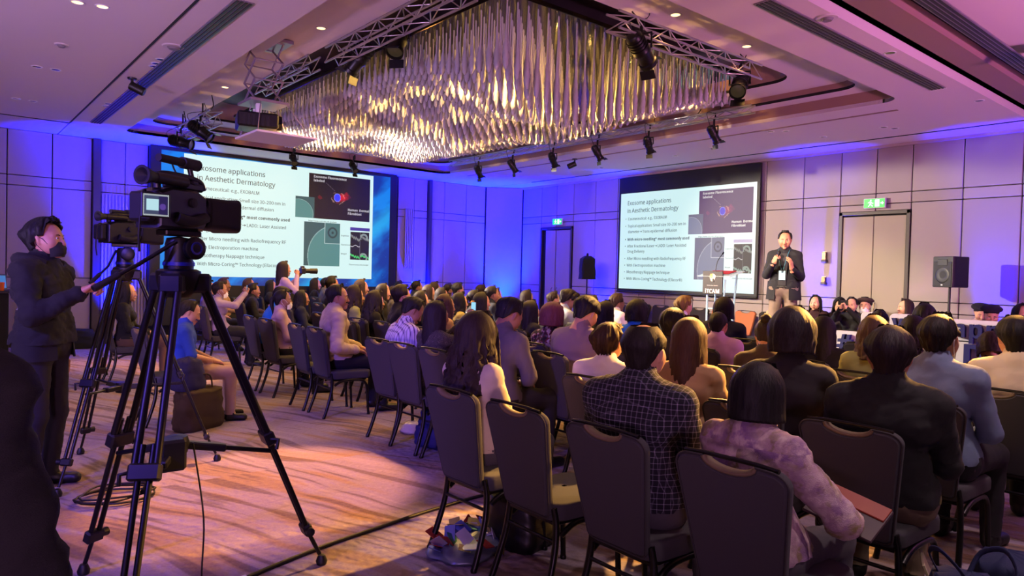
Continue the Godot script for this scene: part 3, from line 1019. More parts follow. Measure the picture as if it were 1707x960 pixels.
func strip_picture(tint: float) -> ImageTexture:
	var n := FastNoiseLite.new()
	n.seed = 9
	n.frequency = 0.05
	return paint(88, 112, func(x: int, y: int) -> Color:
		var c := Color(0.10, 0.10, 0.11)
		if y < 38 and y > 8 and absf(y - 14.0 - (x % 44) * 0.4 + n.get_noise_1d(x * 2.0) * 9.0) < 5.0:
			c = Color(0.5, 0.52, 0.5)
		if y > 44 and y < 74 and absf(y - 56.0 - sin(x * 0.2) * 3.0) < 1.6 and x < 44:
			c = Color(0.8, 0.8, 0.8)
		if y > 80 and absf(y - 92.0 - (x % 44) * 0.25 + n.get_noise_1d(x * 1.5) * 8.0) < 4.0:
			c = Color(0.25, 0.85, 0.4).lerp(Color(0.6, 0.6, 0.65), tint)
		if x > 43 and x < 46:
			c = Color(0.45, 0.45, 0.45)
		if x > 46 and absf(Vector2(x - 62.0, (y % 40) - 24.0).length() - 16.0) < 4.0 and (y % 40) < 30 and y < 40 or x > 46 and y > 78 and absf(Vector2(x - 60.0, y - 104.0).length() - 17.0) < 4.0:
			c = Color(0.55, 0.62, 0.58)
		return c)

func lit(key: String, t: Texture2D, energy: float) -> StandardMaterial3D:
	var m := mat(key, Color(0.02, 0.02, 0.02), 0.6)
	m.emission_enabled = true
	m.emission = Color.WHITE
	m.emission_operator = BaseMaterial3D.EMISSION_OP_MULTIPLY
	m.emission_texture = t
	m.emission_energy_multiplier = energy
	return m

func sheet(w: float, h: float) -> Geo:   # an upright sheet facing +z, centred
	var g := Geo.new()
	g.face([Vector3(-w / 2, -h / 2, 0), Vector3(w / 2, -h / 2, 0), Vector3(w / 2, h / 2, 0), Vector3(-w / 2, h / 2, 0)], Vector3(0, 0, 1), [Vector2(0, 1), Vector2(1, 1), Vector2(1, 0), Vector2(0, 0)])
	return g

# the slide in its own frame: x from 0 to w, y from 0 (bottom) to h; e is its brightness
func slide(o: Node3D, w: float, h: float, e: float, led: bool) -> void:
	var key := "led" if led else "projected"
	var at := func(x: float, y: float, z := 0.004) -> Transform3D:
		return Transform3D(Basis(), Vector3((x - 0.5) * w, (y - 0.5) * h, z))
	var page := glow(key + "_page", Color(0.86, 0.985, 0.975) if led else Color(0.84, 0.975, 0.975), e)
	put("page", sheet(w, h), page, o)
	var ink := glow(key + "_ink", Color(0.10, 0.14, 0.17) if led else Color(0.20, 0.27, 0.33), e * 0.9)
	var pale := glow(key + "_pale", Color(0.9, 0.9, 0.92), e * 0.8)
	var u := h
	text("title_line", "Exosome applications", u * 0.058, ink, o, at.call(0.058, 0.895))
	text("title_line", "in Aesthetic Dermatology", u * 0.058, ink, o, at.call(0.058, 0.815))
	var lines := [
		["•  Cosmeceutical: e.g., EXOBALM", 0.700, false], ["•  Topical application: Small size 30–200 nm in", 0.625, false], ["    diameter → Trans-epidermal diffusion", 0.565, false],
		["•  With micro-needling* most commonly used", 0.485, true], ["•  After Fractional Laser → LADD: Laser Assisted", 0.415, false], ["    Drug Delivery", 0.360, false],
		["•  After Micro needling with Radiofrequency RF", 0.285, false], ["•  With Electroporation machine", 0.215, false], ["•  Mesotherapy Nappage technique", 0.145, false], ["•  With Micro-Coring™ Technology (Ellacor®)", 0.075, false],
	]
	for l in lines:
		var parts: PackedStringArray = l[0].split("→")
		var size := u * 0.0375
		var first := text("bullet_line", parts[0], size, ink, o, at.call(0.045, l[1] + 0.03), l[2])
		if parts.size() > 1:      # the font has no arrow: a drawn one stands between the two pieces
			var x: float = first.mesh.get_aabb().end.x + size * 0.15
			var mid: float = (l[1] + 0.03 - 0.5) * h
			put("bullet_arrow", Geo.new().prism(PackedVector2Array([Vector2(0, -0.05), Vector2(0.55, -0.05), Vector2(0.4, -0.22), Vector2(0.52, -0.22), Vector2(0.78, 0), Vector2(0.52, 0.22), Vector2(0.4, 0.22), Vector2(0.55, 0.05), Vector2(0, 0.05)]), 0.002, Transform3D(Basis().scaled(Vector3(size, size, 1)), Vector3((0.045 - 0.5) * w + x, mid, 0.004)), 0.0, 9.0), ink, o)
			text("bullet_line", parts[1].strip_edges(), size, ink, o, Transform3D(Basis(), Vector3((0.045 - 0.5) * w + x + size * 0.95, mid, 0.004)), l[2])
	var c1 := cell_picture(Color(0.05, 0.03, 0.06) if led else Color(0.36, 0.24, 0.42), Color(0.18, 0.22, 1.0) if led else Color(0.30, 0.20, 0.85), Color(0.85, 0.05, 0.12) if led else Color(0.62, 0.25, 0.45))
	var z := 0.003
	put("cell_picture", sheet(w * 0.36, h * 0.41), lit(key + "_cell", c1, e), o, at.call(0.80, 0.755, z))
	text("picture_caption", "Exosome Fluorescence\nlabeled", u * 0.030, pale, o, at.call(0.645, 0.915, z + 0.004), true)
	text("picture_caption", "Human  Dermal\nFibroblast", u * 0.030, pale, o, at.call(0.845, 0.635, z + 0.004), true)
	var back := Color(0.22, 0.36, 0.37) if led else Color(0.42, 0.42, 0.52)
	var disc := Color(0.33, 0.55, 0.54) if led else Color(0.50, 0.52, 0.62)
	put("inset_picture", sheet(w * 0.105, h * 0.19), lit(key + "_inset", disc_picture(back, disc, 20, 100, 84, false), e), o, at.call(0.60, 0.645, z + 0.003))
	put("microscope_picture", sheet(w * 0.205, h * 0.40), lit(key + "_disc", disc_picture(back, disc, 98, 92, 86, true), e), o, at.call(0.70, 0.315, z))
	put("strip_picture", sheet(w * 0.115, h * 0.265), lit(key + "_strip", strip_picture(0.1 if led else 0.8), e), o, at.call(0.923, 0.315, z))
	put("header_bar", sheet(w * 0.12, h * 0.03), glow(key + "_bar", Color(0.28, 0.22, 0.62), e), o, at.call(0.923, 0.475, z))
	text("source_note", "https://www.ncbi.nlm.nih.gov/pmc", u * 0.018, ink, o, at.call(0.62, 0.525, z))
	for k in 3:
		text("picture_caption", ["Brightfield", "Fluorescence", "Merged"][k], u * 0.017, ink, o, at.call(0.81, 0.405 - k * 0.085, z))
	text("source_note", "Fluorescence microscope", u * 0.018, ink, o, at.call(0.86, 0.135, z))

func build_screens() -> void:
	var black := mat("screen_black", Color(0.012, 0.012, 0.014), 0.6)
	# LED wall: black surround, blue backdrop, slide
	var o := thing("led_screen", "large LED wall with the cyan slide, behind the audience's left side", "screen", Vector3(6.05, 0, -15.12))
	put("surround", Geo.new().box(Vector3(0, 2.1, 0), Vector3(5.5, 3.54, 0.16), 0.01), black, o)
	var n := FastNoiseLite.new()
	n.seed = 2
	n.frequency = 0.012
	var sky := paint(512, 256, func(x: int, y: int) -> Color:
		var t := clampf(0.5 + n.get_noise_2d(x * 0.6 + y * 0.8, y * 0.3 - x * 0.4) * 1.6, 0.0, 1.0)
		var c := Color(0.0, 0.22, 0.62).lerp(Color(0.0, 0.55, 0.95), t)
		var k := absf(float(x) * 0.9 + y * 1.1 - (150 if x < 256 else 560)) / 40.0
		c = c.lerp(Color(0.15, 0.75, 1.0), clampf(1.0 - k, 0.0, 0.8))
		if (x * 73 + y * 151) % 997 == 0 and y > 120:
			c = Color(0.6, 0.95, 1.0)
		return c)
	put("backdrop", sheet(5.11, 2.66), lit("led_backdrop", sky, 0.85), o, Transform3D(Basis(), Vector3(0, 2.47, 0.083)))
	var s := Node3D.new()
	s.name = "slide"
	s.position = Vector3(-0.025, 2.55, 0.087)
	o.add_child(s)
	slide(s, 4.23, 2.46, 0.95, true)
	# projection screen on the stage wall: black masking above, thin border
	var p := thing("projection_screen", "projection screen with the pale slide on the stage wall, black above", "screen", Vector3(12.40, 0, -9.23), -PI / 2)
	put("masking", Geo.new().box(Vector3(0, 2.50, -0.02), Vector3(3.62, 2.64, 0.05), 0.006), black, p)
	put("weight_bar", Geo.new().tube([Vector3(-1.8, 1.19, 0.01), Vector3(1.8, 1.19, 0.01)], 0.018, 8), black, p)
	var q := Node3D.new()
	q.name = "slide"
	q.position = Vector3(0, 2.355, 0.01)
	p.add_child(q)
	slide(q, 3.49, 2.19, 0.92, false)

# ------------------------------------------------------------------ bodies: tapered capsules joined smoothly on a grid, meshed as surface nets
class Field:
	var lo: Vector3
	var c: float
	var nx: int
	var ny: int
	var nz: int
	var f := PackedFloat32Array()
	var id := PackedByteArray()

	func _init(a: Vector3, b: Vector3, cell: float) -> void:
		lo = a
		c = cell
		nx = int((b.x - a.x) / c) + 2
		ny = int((b.y - a.y) / c) + 2
		nz = int((b.z - a.z) / c) + 2
		f.resize(nx * ny * nz)
		f.fill(9.0)
		id.resize(nx * ny * nz)

	func cap(a: Vector3, b: Vector3, ra: float, rb: float, region := 0, k := 0.03) -> void:
		var m := maxf(ra, rb) + k + 2.5 * c
		var l := a.min(b) - Vector3.ONE * m - lo
		var h := a.max(b) + Vector3.ONE * m - lo
		var ba := b - a
		var inv := 1.0 / maxf(ba.length_squared(), 1e-9)
		for z in range(maxi(0, int(l.z / c)), mini(nz, int(h.z / c) + 2)):
			for y in range(maxi(0, int(l.y / c)), mini(ny, int(h.y / c) + 2)):
				var q := (z * ny + y) * nx
				for x in range(maxi(0, int(l.x / c)), mini(nx, int(h.x / c) + 2)):
					var pa := Vector3(lo.x + x * c, lo.y + y * c, lo.z + z * c) - a
					var t := clampf(pa.dot(ba) * inv, 0.0, 1.0)
					var d := (pa - ba * t).length() - lerpf(ra, rb, t)
					var g := f[q + x]
					if d < g:
						id[q + x] = region
					var s := k - absf(d - g)
					f[q + x] = minf(d, g) - (s * s / (4.0 * k) if s > 0.0 else 0.0)

	func blob(a: Vector3, r: Vector3, region := 0, k := 0.03, cut := false) -> void:
		var m := maxf(r.x, maxf(r.y, r.z)) + k + 2.5 * c
		var l := a - Vector3.ONE * m - lo
		var h := a + Vector3.ONE * m - lo
		for z in range(maxi(0, int(l.z / c)), mini(nz, int(h.z / c) + 2)):
			for y in range(maxi(0, int(l.y / c)), mini(ny, int(h.y / c) + 2)):
				var q := (z * ny + y) * nx
				for x in range(maxi(0, int(l.x / c)), mini(nx, int(h.x / c) + 2)):
					var p := (Vector3(lo.x + x * c, lo.y + y * c, lo.z + z * c) - a) / r
					var k0 := p.length()
					var d := k0 * (k0 - 1.0) / maxf((p / r).length(), 1e-6)
					var g := f[q + x]
					if cut:
						var s := k - absf(-d - g)
						f[q + x] = maxf(-d, g) + (s * s / (4.0 * k) if s > 0.0 else 0.0)
					else:
						if d < g:
							id[q + x] = region
						var s := k - absf(d - g)
						f[q + x] = minf(d, g) - (s * s / (4.0 * k) if s > 0.0 else 0.0)

	func net() -> Array:   # [points, normals, triangles (clockwise), regions]
		var pts := PackedVector3Array()
		var reg := PackedByteArray()
		var at := {}
		var o := [0, 1, nx, nx + 1, nx * ny, nx * ny + 1, nx * ny + nx, nx * ny + nx + 1]
		var corner := [Vector3(0, 0, 0), Vector3(1, 0, 0), Vector3(0, 1, 0), Vector3(1, 1, 0), Vector3(0, 0, 1), Vector3(1, 0, 1), Vector3(0, 1, 1), Vector3(1, 1, 1)]
		var edges := [[0, 1], [2, 3], [4, 5], [6, 7], [0, 2], [1, 3], [4, 6], [5, 7], [0, 4], [1, 5], [2, 6], [3, 7]]
		var lim := 2.0 * c
		var cells := PackedInt32Array()
		for z in nz - 1:
			for y in ny - 1:
				var q := (z * ny + y) * nx
				for x in nx - 1:
					if absf(f[q + x]) > lim:
						continue
					var neg := 0
					for k in 8:
						if f[q + x + o[k]] < 0.0:
							neg += 1
					if neg == 0 or neg == 8:
						continue
					var sum := Vector3.ZERO
					var n := 0
					for e in edges:
						var a := f[q + x + o[e[0]]]
						var b := f[q + x + o[e[1]]]
						if (a < 0.0) != (b < 0.0):
							sum += corner[e[0]].lerp(corner[e[1]], a / (a - b))
							n += 1
					at[q + x] = pts.size()
					pts.append(lo + (Vector3(x, y, z) + sum / n) * c)
					reg.append(id[q + x])
					cells.append(q + x)
		var tri := PackedInt32Array()
		var nrm := PackedVector3Array()
		nrm.resize(pts.size())
		var sy := nx
		var sz := nx * ny
		for q in cells:
			var s0 := f[q] < 0.0
			for ax in 3:
				var d: int = [1, sy, sz][ax]
				if s0 == (f[q + d] < 0.0):
					continue
				var u: int = [sy, sz, 1][ax]
				var w: int = [sz, 1, sy][ax]
				if not (at.has(q - u) and at.has(q - w) and at.has(q - u - w)):
					continue
				var a: int = at[q]
				var b: int = at[q - u]
				var e: int = at[q - u - w]
				var g: int = at[q - w]
				# around the edge a, b, e, g turns counterclockwise about +axis; outward is +axis where the near end is inside
				var m := (pts[e] - pts[a]).cross(pts[g] - pts[b])
				if not s0:
					m = -m
				nrm[a] += m
				nrm[b] += m
				nrm[e] += m
				nrm[g] += m
				if s0:
					tri.append_array(PackedInt32Array([a, e, b, a, g, e]))
				else:
					tri.append_array(PackedInt32Array([a, b, e, a, e, g]))
		for i in nrm.size():
			nrm[i] = nrm[i].normalized()
		return [pts, nrm, tri, reg]

func geo_of(net: Array) -> Geo:
	var g := Geo.new()
	g.v = net[0].duplicate()
	g.n = net[1].duplicate()
	g.idx = net[2].duplicate()
	g.uv.resize(g.v.size())
	return g

# the triangles of some regions, moved out along their normals: a garment worn on the body
func garment(net: Array, regions: Array, out: float, rough: float, seed_: float) -> Geo:
	var g := Geo.new()
	var map := {}
	var pts: PackedVector3Array = net[0]
	var nrm: PackedVector3Array = net[1]
	var tri: PackedInt32Array = net[2]
	var reg: PackedByteArray = net[3]
	for t in range(0, tri.size(), 3):
		if not (reg[tri[t]] in regions or reg[tri[t + 1]] in regions or reg[tri[t + 2]] in regions):
			continue
		for k in 3:
			var i := tri[t + k]
			if not map.has(i):
				map[i] = g.v.size()
				var p := pts[i]
				var w := noise.get_noise_3d(p.x * 7.0 + seed_, p.y * 9.0, p.z * 7.0) + 0.5 * noise.get_noise_3d(p.x * 17.0, p.y * 21.0 + seed_, p.z * 17.0)
				g.v.append(p + nrm[i] * (out + rough * w))
				g.n.append(Vector3.ZERO)
				g.uv.append(Vector2(p.z, p.y))
			g.idx.append(map[i])
	for t in range(0, g.idx.size(), 3):
		var a := g.v[g.idx[t]]
		var m := (g.v[g.idx[t + 2]] - a).cross(g.v[g.idx[t + 1]] - a)
		for k in 3:
			g.n[g.idx[t + k]] += m
	for i in g.n.size():
		g.n[i] = g.n[i].normalized()
	return g

var head_geo := {}
var hand_geo := {}
var body_kit := {}
var hair_kit := {}

func make_head(female: bool) -> Geo:
	# origin in the middle of the skull, looking along +x
	var f := Field.new(Vector3(-0.13, -0.17, -0.115), Vector3(0.145, 0.14, 0.115), 0.0055)
	var w := 0.94 if female else 1.0
	f.blob(Vector3(-0.012, 0.035, 0), Vector3(0.099, 0.088, 0.077 * w), 0, 0.02)
	f.cap(Vector3(0.03, -0.02, -0.03 * w), Vector3(0.03, -0.02, 0.03 * w), 0.048, 0.048, 0, 0.04)
	f.cap(Vector3(0.02, -0.055, 0), Vector3(0.056, -0.088, 0), 0.05 * w, 0.024 if female else 0.029, 0, 0.03)
	for s in [-1.0, 1.0]:
		f.cap(Vector3(0.055, -0.022, s * 0.042), Vector3(0.035, -0.06, s * 0.042), 0.022, 0.018, 0, 0.03)     # cheeks, jaw
		f.cap(Vector3(0.078, 0.026, s * 0.012), Vector3(0.066, 0.024, s * 0.046), 0.012, 0.010, 0, 0.018)      # brow
		f.blob(Vector3(0.092, 0.008, s * 0.032), Vector3(0.014, 0.010, 0.017), 0, 0.012, true)                 # eye socket
		f.cap(Vector3(0.070, 0.007, s * 0.032), Vector3(0.071, 0.007, s * 0.032), 0.0125, 0.0125, 0, 0.004)    # eyeball and lids
		f.cap(Vector3(-0.008, 0.02, s * 0.079 * w), Vector3(-0.006, -0.022, s * 0.077 * w), 0.012, 0.007, 0, 0.008)  # ear
		f.cap(Vector3(-0.016, 0.018, s * 0.086 * w), Vector3(-0.010, -0.01, s * 0.084 * w), 0.008, 0.006, 0, 0.006)
		f.cap(Vector3(0.098, -0.034, s * 0.008), Vector3(0.088, -0.034, s * 0.013), 0.008, 0.006, 0, 0.008)    # nostrils
		f.cap(Vector3(0.090, -0.060, 0.0), Vector3(0.080, -0.061, s * 0.022), 0.0075, 0.004, 0, 0.006)         # upper lip
		f.cap(Vector3(0.088, -0.071, 0.0), Vector3(0.079, -0.068, s * 0.018), 0.008, 0.004, 0, 0.006)          # lower lip
	f.cap(Vector3(0.085, 0.012, 0), Vector3(0.103, -0.030, 0), 0.008, 0.012, 0, 0.014)                          # nose
	f.cap(Vector3(0.072, -0.096, 0), Vector3(0.074, -0.096, 0), 0.016, 0.016, 0, 0.02)                          # chin
	f.cap(Vector3(-0.02, -0.06, 0), Vector3(-0.035, -0.2, 0), 0.050 * w * w, 0.056 * w * w, 0, 0.03)
	return geo_of(f.net())

func make_hand(curl: float, spread: float) -> Geo:
	# origin at the wrist; fingers along +x, palm facing -y, thumb on the +z side; curl 0 flat .. 1 fist
	var f := Field.new(Vector3(-0.05, -0.13, -0.075), Vector3(0.21, 0.05, 0.095), 0.0042)
	f.cap(Vector3(-0.04, 0, 0), Vector3(0.01, 0, 0), 0.026, 0.026, 1, 0.02)
	for k in 4:
		var z := (k - 1.5) * 0.0195
		var base := Vector3(0.088 - absf(k - 1.3) * 0.004, 0.0, -z)
		f.cap(Vector3(0.012, 0, -z * 0.55), base, 0.019, 0.0115, 1, 0.014)
		var l: float = [0.040, 0.046, 0.043, 0.033][k]
		var a := curl * 1.25
		var d := Vector3(cos(a), -sin(a), -z * 1.4 * spread).normalized()
		var p1 := base + d * l
		a += curl * 1.5
		d = Vector3(cos(a), -sin(a), -z * spread).normalized()
		var p2 := p1 + d * l * 0.66
		a += curl * 0.9
		d = Vector3(cos(a), -sin(a), 0).normalized()
		var p3 := p2 + d * l * 0.5
		f.cap(base, p1, 0.0098, 0.0088, 1, 0.006)
		f.cap(p1, p2, 0.0088, 0.0080, 1, 0.004)
		f.cap(p2, p3, 0.0080, 0.0066, 1, 0.004)
	# thumb from the side of the palm near its base
	var t0 := Vector3(0.022, -0.006, 0.022)
	var t1 := t0 + Vector3(0.030, -0.016 - curl * 0.008, 0.026 - curl * 0.006)
	var t2 := t1 + Vector3(0.028, -0.012 - curl * 0.014, 0.010 - curl * 0.018)
	var t3 := t2 + Vector3(0.021, -0.006 - curl * 0.008, -0.002 - curl * 0.014)
	f.cap(t0, t1, 0.016, 0.0115, 1, 0.014)
	f.cap(t1, t2, 0.0115, 0.0095, 1, 0.005)
	f.cap(t2, t3, 0.0095, 0.0075, 1, 0.004)
	return geo_of(f.net())

# pose p: joints by name, facing +x, right hand at +z. Returns the meshes and the head's place.
func make_body(key: String, p: Dictionary, cell: float) -> void:
	var fem: bool = p.get("fem", false)
	var w := 0.90 if fem else 1.0
	var lo := Vector3(9, 9, 9)
	var hi := -lo
	for k in p:
		if p[k] is Vector3:
			lo = lo.min(p[k])
			hi = hi.max(p[k])
	var f := Field.new(lo - Vector3(0.2, 0.06, 0.22), hi + Vector3(0.2, 0.14, 0.22), cell)
	var P: Vector3 = p.pelvis
	var W: Vector3 = p.waist
	var C: Vector3 = p.chest
	var N: Vector3 = p.neck
	var side: Vector3 = p.get("side", Vector3(0, 0, 1))
	f.cap(P - side * 0.085, P + side * 0.085, 0.112 * (1.04 if fem else 1.0), 0.112 * (1.04 if fem else 1.0), 3, 0.05)
	f.cap(W - side * 0.062 * w, W + side * 0.062 * w, 0.104 * w, 0.104 * w, 2, 0.06)
	f.cap(W.lerp(P, 0.72) - side * 0.082, W.lerp(P, 0.72) + side * 0.082, 0.117, 0.117, 2, 0.05)
	f.cap(C - side * 0.082 * w, C + side * 0.082 * w, 0.112 * w, 0.112 * w, 2, 0.06)
	if fem:
		for s in [-1.0, 1.0]:
			var b: Vector3 = C + side * s * 0.07 + Vector3(0.075, -0.03, 0)
			f.cap(b, b + Vector3(0.01, -0.01, 0), 0.055, 0.05, 2, 0.04)
	var SL: Vector3 = p.sl
	var SR: Vector3 = p.sr
	f.cap(SL, SR, 0.058 * w, 0.058 * w, 2, 0.05)
	f.cap(N + Vector3(-0.01, 0.0, 0), SL.lerp(N, 0.25), 0.052 * w, 0.05 * w, 2, 0.04)
	f.cap(N + Vector3(-0.01, 0.0, 0), SR.lerp(N, 0.25), 0.052 * w, 0.05 * w, 2, 0.04)
	f.cap((C + N) * 0.5, N + (p.head - N).normalized() * 0.018, 0.082 * w, 0.058 * w, 2, 0.04)
	var H: Vector3 = p.head
	f.cap(N + (H - N).normalized() * 0.03, N + (H - N).normalized() * 0.09, 0.052 * w * w, 0.05 * w * w, 0, 0.012)
	var hand: String = p.get("hand", "lap")
	var full := Geo.new()
	for s in ["l", "r"]:
		var S: Vector3 = p["s" + s]
		var E: Vector3 = p["e" + s]
		var A: Vector3 = p["w" + s]
		f.cap(S, E, 0.056 * w, 0.046 * w, 4, 0.03)
		f.cap(E, A, 0.045 * w, 0.031 * w, 5, 0.02)
		var d: Vector3 = (A - E).normalized()
		f.cap(A, A + d * 0.022, 0.026, 0.024, 1, 0.01)
		var Hp: Vector3 = p["h" + s]
		var K: Vector3 = p["k" + s]
		var An: Vector3 = p["a" + s]
		f.cap(Hp, K, 0.088, 0.064, 3, 0.05)
		f.cap(K, An, 0.060, 0.044, 3, 0.03)
		var toe: Vector3 = p["t" + s]
		f.cap(An + Vector3(0, -0.02, 0), An + Vector3(0, -0.045, 0), 0.04, 0.04, 6 if s == "l" else 7, 0.02)
		f.cap(An + Vector3(-0.03, -0.048, 0), toe, 0.036, 0.034, 6 if s == "l" else 7, 0.02)
		# hand: along the forearm (or the given direction), palm towards p.pl / p.pr
		var x: Vector3 = p.get("d" + s, d).normalized()
		var palm: Vector3 = p.get("p" + s, Vector3.DOWN)
		var y := (-(palm - x * palm.dot(x))).normalized()
		var z := x.cross(y)
		# thumb of the right hand lies on its left with the palm down: mirror for one of them
		var b := Basis(x, y, z if s == "l" else -z)
		full.add(hand_geo[p.get("g" + s, hand)], Transform3D(b.scaled_local(Vector3.ONE * (0.92 if fem else 1.02)), A + d * 0.02))
	var net := f.net()
	var body := geo_of(net)
	body.add(full)
	var hx := Transform3D(Basis(Vector3.UP, p.get("turn", 0.0)) * Basis(Vector3.BACK, p.get("nod", 0.0)) * Basis(Vector3.RIGHT, p.get("tilt", 0.0)), H)
	body.add(head_geo[fem], hx)
	var long: bool = p.get("long", true)
	var loose: float = p.get("loose", 0.010)
	var d := {"body": body.mesh(), "head": hx, "fem": fem, "neck": N}
	d.shirt = garment(net, [2, 4, 5] if long else [2, 4], loose, loose * 0.75, key.hash() % 50).mesh()
	d.trousers = garment(net, [3], 0.008, 0.006, 31.0).mesh()
	d.shoe_left = garment(net, [6], 0.004, 0.0, 0.0).mesh()
	d.shoe_right = garment(net, [7], 0.004, 0.0, 0.0).mesh()
	body_kit[key] = d

func seated(o: Dictionary) -> Dictionary:
	var lean: float = o.get("lean", 0.0)          # forward lean in metres at the neck
	var sh: float = 0.155 if o.get("fem", false) else 0.18
	var drop := absf(lean) * 0.25
	var p := {
		"pelvis": Vector3(-0.02, 0.55, 0), "waist": Vector3(-0.04 + lean * 0.3, 0.72, 0), "chest": Vector3(-0.055 + lean * 0.68, 0.90 - drop * 0.5, 0),
		"neck": Vector3(-0.055 + lean, 1.05 - drop, 0), "head": Vector3(-0.02 + lean * 1.25, 1.175 - drop * 1.3, 0),
		"sl": Vector3(-0.06 + lean * 0.9, 0.985 - drop, -sh), "sr": Vector3(-0.06 + lean * 0.9, 0.985 - drop, sh),
		"el": Vector3(0.02 + lean * 0.7, 0.72, -sh - 0.06), "er": Vector3(0.02 + lean * 0.7, 0.72, sh + 0.06),
		"wl": Vector3(0.22, 0.655, -0.10), "wr": Vector3(0.23, 0.655, 0.09), "dl": Vector3(1, -0.25, 0.5), "dr": Vector3(1, -0.25, -0.5),
		"hl": Vector3(0.0, 0.54, -0.095), "hr": Vector3(0.0, 0.54, 0.095), "kl": Vector3(0.42, 0.53, -0.12), "kr": Vector3(0.43, 0.53, 0.13),
		"al": Vector3(0.41, 0.09, -0.12), "ar": Vector3(0.43, 0.09, 0.13), "tl": Vector3(0.55, 0.036, -0.13), "tr": Vector3(0.57, 0.036, 0.15),
	}
	p.merge(o, true)
	return p

func standing(o: Dictionary) -> Dictionary:
	var sh: float = 0.16 if o.get("fem", false) else 0.19
	var p := {
		"pelvis": Vector3(0, 0.95, 0), "waist": Vector3(0.005, 1.13, 0), "chest": Vector3(-0.005, 1.31, 0), "neck": Vector3(-0.015, 1.485, 0), "head": Vector3(0.015, 1.625, 0),
		"sl": Vector3(-0.01, 1.415, -sh), "sr": Vector3(-0.01, 1.415, sh), "el": Vector3(-0.03, 1.13, -sh - 0.06), "er": Vector3(-0.03, 1.13, sh + 0.06),
		"wl": Vector3(0.04, 0.88, -sh - 0.05), "wr": Vector3(0.04, 0.88, sh + 0.05),
		"hl": Vector3(0, 0.91, -0.095), "hr": Vector3(0, 0.91, 0.095), "kl": Vector3(0.02, 0.50, -0.11), "kr": Vector3(0.02, 0.50, 0.12),
		"al": Vector3(-0.02, 0.09, -0.12), "ar": Vector3(-0.02, 0.09, 0.13), "tl": Vector3(0.13, 0.036, -0.15), "tr": Vector3(0.13, 0.036, 0.17),
		"pl": Vector3(0, 0, 1), "pr": Vector3(0, 0, -1),
	}
	p.merge(o, true)
	return p

